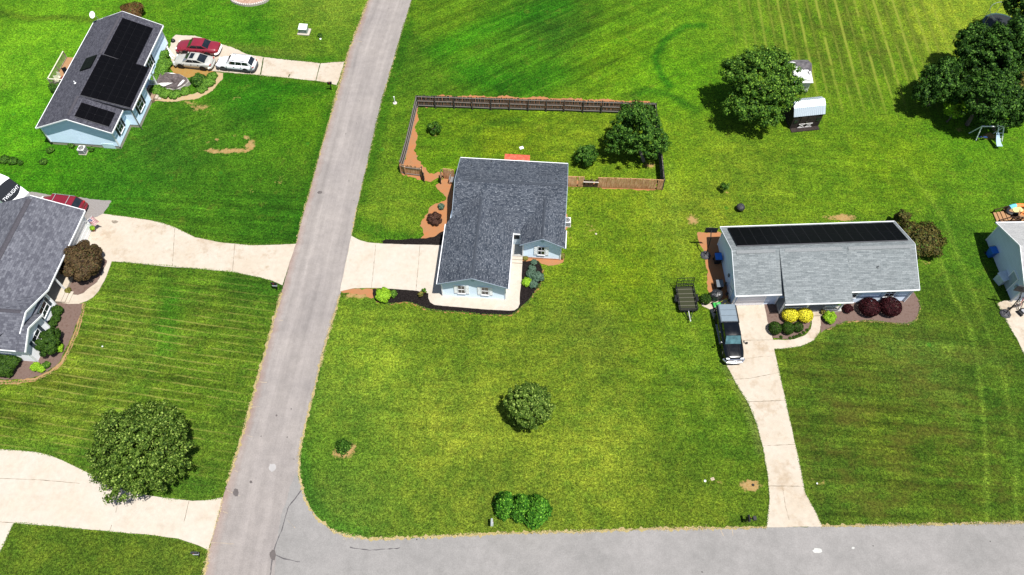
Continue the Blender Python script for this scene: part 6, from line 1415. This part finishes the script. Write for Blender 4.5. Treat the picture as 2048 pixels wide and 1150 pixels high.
def swing():
    a = at(1951.5, 281, 0); b = at(1992, 282, 0); o = empty('swing_set', (a.x, a.y, 0), 0, 'white metal swing set with a short slide in front of the dark trees', 'swing set')
    px = at(1964, 252.5, 2.1); H_ = 2.1; x0 = px.x - a.x; y0 = px.y - a.y; e = at(2018, 253, 2.1); x1 = e.x - a.x; m = M['white']
    q = MB(); q.tube([(x0,y0,H_),(x1,y0,H_)], .08, 8); q.build('top_bar', m, o)
    for nm, p0, p1 in (('leg',(0,0,0),(x0,y0,H_)),('leg',(x0-.1,y0+.9,0),(x0,y0,H_)),('leg',(b.x-a.x,-.1,0),(x0+1.9,y0,H_)),('leg',(b.x-a.x+.65,-.1,0),(x0+2.45,y0,H_)),('leg',(x1-.3,y0+.9,0),(x1-.4,y0,H_))):
        q = MB(); q.tube([p0,p1], .06, 8); q.build(nm, m, o)
    A0 = Vector((b.x-a.x,-.1,0)); A1 = Vector((x0+1.9,y0,H_)); B0 = A0 + Vector((.65,0,0)); B1 = Vector((x0+2.45,y0,H_))
    for u in (.15,.35,.55): q = MB(); q.bar(A0.lerp(A1,u), B0.lerp(B1,u), .05); q.build('rung', m, o)
    for k, x in enumerate((x0+.55, x0+1.15)):
        q = MB()
        for dx in (-.2,.2): q.tube([(x+dx,y0,H_),(x+dx,y0-.15,.55)], .01, 4)
        q.build('chain', M['dark'], o); q = MB(); q.cbox((x,y0-.15,.53),.46,.2,.03); q.build('swing_seat', simple('seat blue', (.02,.05,.15), .5), o)
    q = MB(); q.plate([(x0+1.55,y0-.1,2.35),(x0+2.15,y0-.15,2.3),(x0+2.05,y0+.4,2.2),(x0+1.5,y0+.4,2.25)], .03); q.build('canopy', simple('canopy white', (.72,.72,.78), .6, var=.03), o)
    mb = MB(); s = [(x0+2.1,y0-.2,1.35),(x0+2.2,y0-.6,.95),(x0+2.3,y0-1.1,.6),(x0+2.35,y0-1.5,.5)]
    for i in range(3):
        a_, b_ = Vector(s[i]), Vector(s[i+1]); w_ = Vector((.15+.06*i,0,0)); w2 = Vector((.15+.06*(i+1),0,0)); mb.plate([a_-w_, a_+w_, b_+w2, b_-w2], .03)
    mb.build('slide', simple('slide pale blue', (.30,.42,.50), .35, var=.03), o)
swing()
def trampoline():
    c = at(2003, 50, .8); o = empty('trampoline', (c.x, c.y, 0), 0, 'round dark trampoline half hidden by the dark trees', 'trampoline')
    q = MB(); q.lathe([(2.0,.80),(0,.78)], 32); q.build('mat', simple('jump mat', (.014,.018,.020), .7), o)
    q = MB(); q.lathe([(1.98,.82),(2.2,.83),(2.24,.80),(2.2,.76)], 32); q.build('pad', simple('pad dark green', (.03,.06,.055), .5), o)
    for k in range(8):
        a = 2*PI*k/8; q = MB(); q.tube([(2.22*math.cos(a),2.22*math.sin(a),0),(2.22*math.cos(a),2.22*math.sin(a),2.5)], .03, 6); q.build('leg', M['rim'], o)
    q = MB(); q.tube([(2.22*math.cos(2*PI*k/32),2.22*math.sin(2*PI*k/32),2.5) for k in range(33)], .025, 5, False); q.build('hoop', M['rim'], o)
trampoline()
# ------------------------------------------------------------------ deck behind the blue house
def deck():
    o = empty('deck', tuple(Vector((H1.location.x, H1.location.y, 0))), H1.rotation_euler.z, 'raised wooden deck with a pale rail against the back of the blue house', 'deck')
    x0, x1, y0, y1 = -3.05, .28, 8.7, 13.4; z = .62
    mb = MB(); y = y0
    while y < y1: mb.box(x0, x1, y, y+.13, z-.04, z); y += .14
    mb.build('floor', M['deckwood'], o)
    pm = simple('weathered deck post', (.22,.19,.14), .85, c2=(.34,.30,.22))
    for x, y in ((x0+.05,y0+.05),(x0+.05,y1-.05),(x0+.05,(y0+y1)/2),(-1.4,y0+.05),(-.2,y0+.05)):
        q = MB(); q.box(x-.05,x+.05,y-.05,y+.05,0,1.55); q.build('post', pm, o)
    rm = simple('pale deck rail', (.52,.50,.38), .7)  # rail boards paler than the posts
    for a, b in (((x0+.05,y0,1.6),(x0+.05,y1,1.6)),((x0,y0+.05,1.6),(.25,y0+.05,1.6))):
        q = MB(); q.bar(a,b,.13,.04); q.build('rail', rm, o)
    q = MB(); y = y0+.15
    while y < y1-.1: q.bar((x0+.05,y,z+.08),(x0+.05,y,1.58),.035); y += .15
    x = x0+.15
    while x < .2: q.bar((x,y0+.05,z+.08),(x,y0+.05,1.58),.035); x += .15
    q.bar((x0+.05,y0,z+.08),(x0+.05,y1,z+.08),.05); q.bar((x0,y0+.05,z+.08),(.2,y0+.05,z+.08),.05); q.build('balusters', pm, o)
    R = H1.matrix_world; 
    def wp(x, y, zz): c, s = math.cos(o.rotation_euler.z), math.sin(o.rotation_euler.z); return (o.location.x + x*c - y*s, o.location.y + x*s + y*c, zz)
    t = empty('patio_table', wp(-.95,10.1,z), 0, 'white square table on the wooden deck', 'table'); q = MB(); q.box(-.55,.55,-.45,.45,.68,.72); q.build('top', M['white'], t, bevel=.01)
    for sx in (-1,1):
        for sy in (-1,1): q = MB(); q.tube([(sx*.45,sy*.35,0),(sx*.45,sy*.35,.68)], .03, 6); q.build('leg', M['white'], t)
    def chair(label, x, y, m, ang):
        c = empty('patio_chair', wp(x,y,z), ang, label, 'chair', 'chairs on the deck'); q = MB(); q.box(-.26,.26,-.26,.26,.38,.43); q.build('seat', m, c); q = MB(); q.plate([(-.26,.24,.43),(.26,.24,.43),(.26,.36,.9),(-.26,.36,.9)], .04); q.build('backrest', m, c)
        for sx in (-1,1):
            for sy in (-1,1): q = MB(); q.bar((sx*.23,sy*.23,0),(sx*.23,sy*.23,.4),.04); q.build('leg', m, c)
    chair('black chair on the deck beside the white table', -1.75, 10.5, M['blackpl'], .6); chair('cream lounge chair in the deck corner', -2.4, 9.6, simple('cream slats', (.5,.5,.36), .7), -.4)
    chair('cream chair at the front rail of the deck', -2.3, 9.05, simple('cream slats', (.5,.5,.36), .7), .2); chair('dark red chair on the deck next to the roof edge', -1.2, 9.15, simple('chair red', (.25,.04,.03), .6), 1.2)
deck()
# ------------------------------------------------------------------ front garden of the blue house
def mound():
    c = at(345, 161, .5); o = empty('covered_pond', (c.x, c.y, 0), math.radians(-8), 'sagging brown cover with torn white edge over an old pond among the ivy', 'pond cover')
    pr = [(-1.9,.9),(-1.2,1.25),(.3,1.2),(1.35,.75),(1.8,.2),(1.4,-.7),(.9,-1.25),(-.4,-1.2),(-1.5,-1.0),(-1.95,-.3)]
    cov = simple('faded brown cover', (.065,.050,.050), .8, c2=(.11,.09,.088), sc=3, var=.35); wh = simple('torn white liner', (.50,.48,.46), .7, c2=(.62,.60,.58), sc=4, var=.25)
    mb = MB(); rings = []
    N_ = 40
    def edge(t):
        f = t * len(pr); i = int(f) % len(pr); k = f - int(f); a, b = pr[i], pr[(i+1) % len(pr)]; return a[0]*(1-k)+b[0]*k, a[1]*(1-k)+b[1]*k
    for s_, z in ((1.0,.42),(.93,.60),(.8,.55),(.5,.48),(.2,.45),(.01,.45)):
        rings.append([Vector((edge(k/N_)[0]*s_ , edge(k/N_)[1]*s_, z + random.uniform(-.035,.035))) for k in range(N_)])
    for a, b in zip(rings[:-1], rings[1:]):
        for k in range(N_): mb.face([a[k], b[k], b[(k+1)%N_], a[(k+1)%N_]][::-1])
    mb.build('cover', cov, o, merge=True)
    mb = MB(); rg = []
    for s_, z in ((1.10,.0),(1.05,.38),(1.0,.44),(.97,.40)): rg.append([Vector((edge(k/N_)[0]*s_*random.uniform(.97,1.04), edge(k/N_)[1]*s_*random.uniform(.97,1.04), z)) for k in range(N_)])
    for a, b in zip(rg[:-1], rg[1:]):
        for k in range(N_): mb.face([a[k], a[(k+1)%N_], b[(k+1)%N_], b[k]])
    mb.build('rim', simple('stone rim', (.20,.19,.17), .9, c2=(.32,.30,.27), sc=4), o, merge=True)
    mb = MB(); mb.plate([(-1.5,-.95,.64),(-.6,-1.15,.60),(.0,-.75,.63),(.25,-.45,.60),(-.35,-.55,.66),(-1.1,-.7,.66)], .02); mb.plate([(1.0,-.95,.60),(1.35,-.6,.62),(1.55,.1,.62),(1.3,.2,.64),(1.1,-.4,.66)], .02); mb.plate([(-1.0,1.0,.66),(-.3,1.08,.66),(.1,.98,.64),(-.5,.92,.66)], .02)
    mb.build('torn_liner', wh, o)
mound()
for k, (a_, b_, lb) in enumerate([((332,90),(344,112),'upper white board leaning in the ivy left of the red sedan'),((336,98),(349,113),'lower white board leaning in the ivy left of the silver coupe'),((334,104),(346,118),'shortest white board near the silver coupe nose')]):
    A_, B_ = at(*a_, .3), at(*b_, .1); o = empty('loose_board', A_, 0, lb, 'board', 'white boards leaning by the parked cars'); q = MB(); d = B_ - A_; q.bar((0,0,0), d, .12, .03); q.build('plank', M['white'], o); q = MB(); q.bar(d*.3 + Vector((0,0,-.04)), d*.34 + Vector((0,0,-.16)), .05); q.build('peg', M['wood_grey'], o)
p = at(346, 81, .2); o = empty('rubbish_sack', (p.x, p.y, .045), 0, 'small black sack on the slab in front of the red sedan', 'sack'); q = MB(); q.lathe([(.2,0),(.28,.12),(.22,.28),(.06,.36),(.08,.42),(0,.42)], 10); q.build('bag', M['blackpl'], o)
# ------------------------------------------------------------------ stone planter at the top edge
def planter():
    c = at(500, -2, .1); o = empty('planter_ring', (c.x, c.y, 0), 0, 'curved white stone edging of a planting bed at the top edge', 'planter')
    q = MB()
    for k in range(44):
        t = 2*PI*k/44; r_ = (1 + .12*math.cos(2*t)); x, y = 2.1*r_*math.cos(t), 1.25*math.sin(t); q.cbox((x,y,.16), .34, .26, .3, Matrix.Rotation(math.atan2(1.25*math.cos(t), -2.1*math.sin(t)), 3, 'Z'))
    q.build('edging', simple('whitewashed stone', (.55,.50,.46), .8, c2=(.40,.34,.30), sc=5), o)
    q = MB(); q.prism([(2.0*(1+.12*math.cos(4*PI*k/30))*math.cos(2*PI*k/30), 1.15*math.sin(2*PI*k/30)) for k in range(30)], 0, .12); q.build('soil', simple('reddish mulch', (.28,.16,.11), .95, c2=(.36,.26,.2), sc=5), o)
planter()
shrub('dark shrub inside the stone planting bed at the top', 500, -12, .8, .5, F_BR, .1)
# ------------------------------------------------------------------ back of the middle house
p = at(1036, 317, .05); o = empty('patio_mat', (p.x, p.y, .012), math.radians(-4.2), 'red patio mat showing above the back roof edge', 'mat'); q = MB(); q.box(-1.5,1.3,-.9,.55,0,.03); q.build('weave', simple('red mat', (.42,.05,.03), .8, c2=(.5,.12,.07)), o); q = MB(); q.box(-1.5,1.3,.55,.60,0,.035); q.build('border', simple('mat border', (.3,.04,.03), .8), o)
p = at(905, 357, .4); o = empty('garden_bench', (p.x, p.y, 0), math.radians(80), 'grey metal bench between the fence panel and house', 'bench')
gm = simple('grey bench metal', (.30,.31,.32), .4, .5, .3); q = MB()
for k in range(4): q.box(-.55,.55,-.2+.1*k,-.13+.1*k,.42,.45)
q.build('seat', gm, o); q = MB(); q.box(-.55,.55,.22,.26,.5,.85); q.build('backrest', gm, o)
for sx in (-1,1):
    for y in (-.18,.2): q = MB(); q.box(sx*.5-.03,sx*.5+.03,y-.03,y+.03,0,.42); q.build('leg', gm, o)
# ------------------------------------------------------------------ clutter at the right edge
def deck5():
    p = at(2010, 437, .4); o = empty('deck', (p.x, p.y, 0), math.radians(1), 'tan wooden deck behind the house at the right edge, with dark rails', 'deck')
    mb = MB(); x = .3
    while x < 9: mb.box(x, x+.135, -.6, 1.25, .36, .40); x += .145
    mb.build('floor', M['deckwood'], o)
    dk = simple('dark brown stain', (.035,.016,.010), .7)
    for i in range(3): q = MB(); q.box(-.1 - i*.34 + .0, .28 - i*.34, -.3, 1.0, .28 - i*.09, .32 - i*.09); q.build('step', M['deckwood'], o)
    for (a, b) in (((.3,-.45,1.2),(1.3,-.45,1.2)),((.3,-.45,.7),(1.3,-.45,.7)),((-.8,-.35,.6),(.3,-.35,1.2)),((-.8,1.02,.6),(.3,1.02,1.2))): q = MB(); q.bar(a,b,.09,.05); q.build('rail', dk, o)
    for x, y, z0 in ((.3,-.45,1.25),(1.3,-.45,1.25),(-.8,-.35,.65),(-.8,1.02,.65),(.3,1.02,1.25)): q = MB(); q.box(x-.05,x+.05,y-.05,y+.05,0,z0); q.build('post', dk, o)
    c = empty('lounge_chair', (p.x+1.55, p.y-.1, .40), math.radians(55), 'dark framed slatted chair on the tan deck', 'chair'); q = MB(); 
    for k in range(6): q.box(-.28,.28,-.3+.1*k,-.22+.1*k,.38,.41)
    q.build('seat', M['deckwood'], c); q = MB(); q.plate([(-.3,.3,.4),(.3,.3,.4),(.3,.6,1.0),(-.3,.6,1.0)], .04); q.build('backrest', M['deckwood'], c)
    for sx in (-1,1):
        q = MB(); q.bar((sx*.32,-.3,.58),(sx*.32,.5,.62),.06); q.build('armrest', dk, c)
        for y in (-.28,.3): q = MB(); q.bar((sx*.3,y,0),(sx*.3,y,.58),.05); q.build('leg', dk, c)
    t = at(2036, 419, .5); s = empty('tube_float', (t.x, t.y, .45), math.radians(12), 'blue, black and orange inflatable towable tube beyond the deck', 'inflatable')
    def seg(nm, a0, a1, m):
        mb = MB(); n = 10; mb.tube([(1.25*math.cos(a0+(a1-a0)*k/n), .55*math.sin(a0+(a1-a0)*k/n), 0) for k in range(n+1)], .22, 10); mb.build(nm, m, s, smooth=False)
    seg('black_side', 2.2, 4.6, M['blackpl']); seg('blue_side', 1.5, 2.2, simple('tube blue', (.12,.42,.55), .4)); seg('orange_side', -1.7, 1.5, simple('tube orange', (.65,.20,.05), .4))
    q = MB(); q.lathe([(0,.02),(.55,.03),(.6,-.1),(0,-.12)], 18); q.build('floor', simple('tube floor', (.5,.45,.2), .5), s)
deck5()
def bike(label, px, py, ang, m, r=.30):
    p = at(px, py, .25); o = empty('bicycle', (p.x, p.y, .045), ang, label, 'bicycle', 'children\'s bicycles on the slab')
    for x in (-.48,.48):
        q = MB(); q.tube([(x+r*math.cos(2*PI*k/20),0,r+r*math.sin(2*PI*k/20)) for k in range(21)], .028, 6, False); W = q.build('wheel', M['tyre'], o)
        s = MB()
        for k in range(6): a = PI*k/6; s.bar((x+r*.95*math.cos(a),0,r+r*.95*math.sin(a)),(x-r*.95*math.cos(a),0,r-r*.95*math.sin(a)),.008)
        s.build('spokes', M['rim'], W)
    q = MB(); q.tube([(-.48,0,r),(-.08,0,r),(.36,0,.62),(-.18,0,.62),(-.08,0,r)], .022, 6); q.tube([(-.48,0,r),(-.18,0,.62)], .018, 6); q.tube([(.48,0,r),(.34,0,.78)], .022, 6); q.build('frame', m, o)
    q = MB(); q.cbox((-.2,0,.72),.26,.13,.06); q.build('saddle', M['blackpl'], o, bevel=.02); q = MB(); q.tube([(.34,-.26,.84),(.34,0,.79),(.34,.26,.84)], .018, 6); q.build('handlebar', M['chrome'], o)
bike('small bronze bicycle on the slab left of the red one', 2027, 615, .4, simple('bronze frame', (.10,.05,.04), .4))
bike('red child bicycle beside the wall of the right-edge house', 2041, 606, 1.1, simple('red frame', (.45,.06,.05), .4), .34)
p = at(2045, 623, .3); o = empty('ride_on_toy', (p.x, p.y, .045), .5, 'black ride-on toy car at the right edge of the slab', 'toy car')
q = MB(); q.box(-.4,.4,-.25,.25,.14,.36); q.build('body', M['blackpl'], o, bevel=.07); q = MB(); q.cbox((-.05,0,.44),.3,.36,.12); q.build('seat', simple('grey seat', (.3,.3,.32), .5), o, bevel=.03)
for x in (-.28,.28):
    for sy in (1,-1): q = MB(); q.xf = Matrix.Translation((x,sy*.27,.13)) @ Matrix.Rotation(PI/2,4,'X'); q.lathe([(0,-.05),(.13,-.05),(.13,.05),(0,.05)],12); q.build('wheel', M['tyre'], o)

# ------------------------------------------------------------------ tufts along hard edges
def tufts(name, lines, m, spread, per_m, size, bias=0.0, hmax=.08):
    Ps = []
    for ln in lines:
        w_ = [at(*p[:2]) for p in ln]
        for a, b in zip(w_[:-1], w_[1:]):
            L = (b - a).length; n = int(L * per_m); d = (b - a) / max(L, 1e-6); nn = np.array([-d.y, d.x, 0]); t = RNG.random(n)[:,None]
            gate = (np.sin((a.x + t*L*d.x) * 1.9 + (a.y + t*L*d.y) * 1.3) + np.sin((a.x + t*L*d.x) * .7 - (a.y + t*L*d.y) * .5)) * .25 + .75
            P = np.array(a) + t * np.array(b - a) + nn * (RNG.normal(0, spread, (n, 1)) * gate + bias); P[:,2] = RNG.uniform(.03, hmax, n); Ps.append(P[RNG.random(n) < gate[:,0]])
    P = np.concatenate(Ps); N = RNG.normal(0, .5, P.shape) + np.array([0, 0, .8]); N /= np.linalg.norm(N, axis=1)[:,None]
    o = leaf_mesh(name, P, N, size, m, None, 2.2); tag(o, kind='stuff', label=None); return o
F_DRY = foliage_mat('dry grass blades', (.34,.26,.12), (.62,.50,.28), (.20,.24,.06), .1)
F_GR = foliage_mat('grass blades', (.045,.11,.010), (.12,.22,.02), (.26,.30,.06), .1)
t1 = tufts('dry_grass', [ROAD_L[:6], ROAD_L[10:15], ROAD_L[15:], [(680,590)] + ROAD_R[10:15] + CURVE[:4], CURVE[3:15], CURVE[15:]], F_DRY, .09, 150, .036)
tag(t1, 'bleached dry grass fringe along the asphalt edges', 'dry grass')
edges = [[(668,205),(660,235),(640,300),(616,392),(600,450),(592,487)], [(824,0),(807,54),(785,129),(764,200),(745,282),(727,360),(706,470)],
  [(225,524),(330,531),(400,538),(470,545),(520,555),(552,567)], [(224,430),(300,440),(350,454),(390,474),(440,484),(500,490),(590,487)], [(430,144),(521,151),(632,163),(673,171)], [(463,93),(527,114),(641,126),(688,123)],
  [(1451,727),(1471,766),(1495,804),(1513,848),(1526,897),(1535,950),(1539,995),(1533,1053)], [(1555,729),(1571,800),(1588,879),(1602,941),(1610,986),(1628,1017),(1643,1050)], [(1548,699),(1571,698),(1602,694),(1628,681),(1639,667)],
  [(0,898),(75,904),(118,917),(157,935),(250,980),(339,997),(421,1000),(445,996)], [(0,1104),(28,1046),(100,1052),(221,1064),(356,1078),(417,1102)], [(703,470),(735,484),(766,487)], bed[2:-4], bed4[3:16], [(170,606),(156,658),(128,726),(102,746),(70,761),(0,766)], [(1993,607),(2018,652),(2048,708)]]
t2 = tufts('grass_fringe', edges, F_GR, .06, 90, .045); tag(t2, 'fresh green grass blades creeping over the slab and road edges', 'grass')
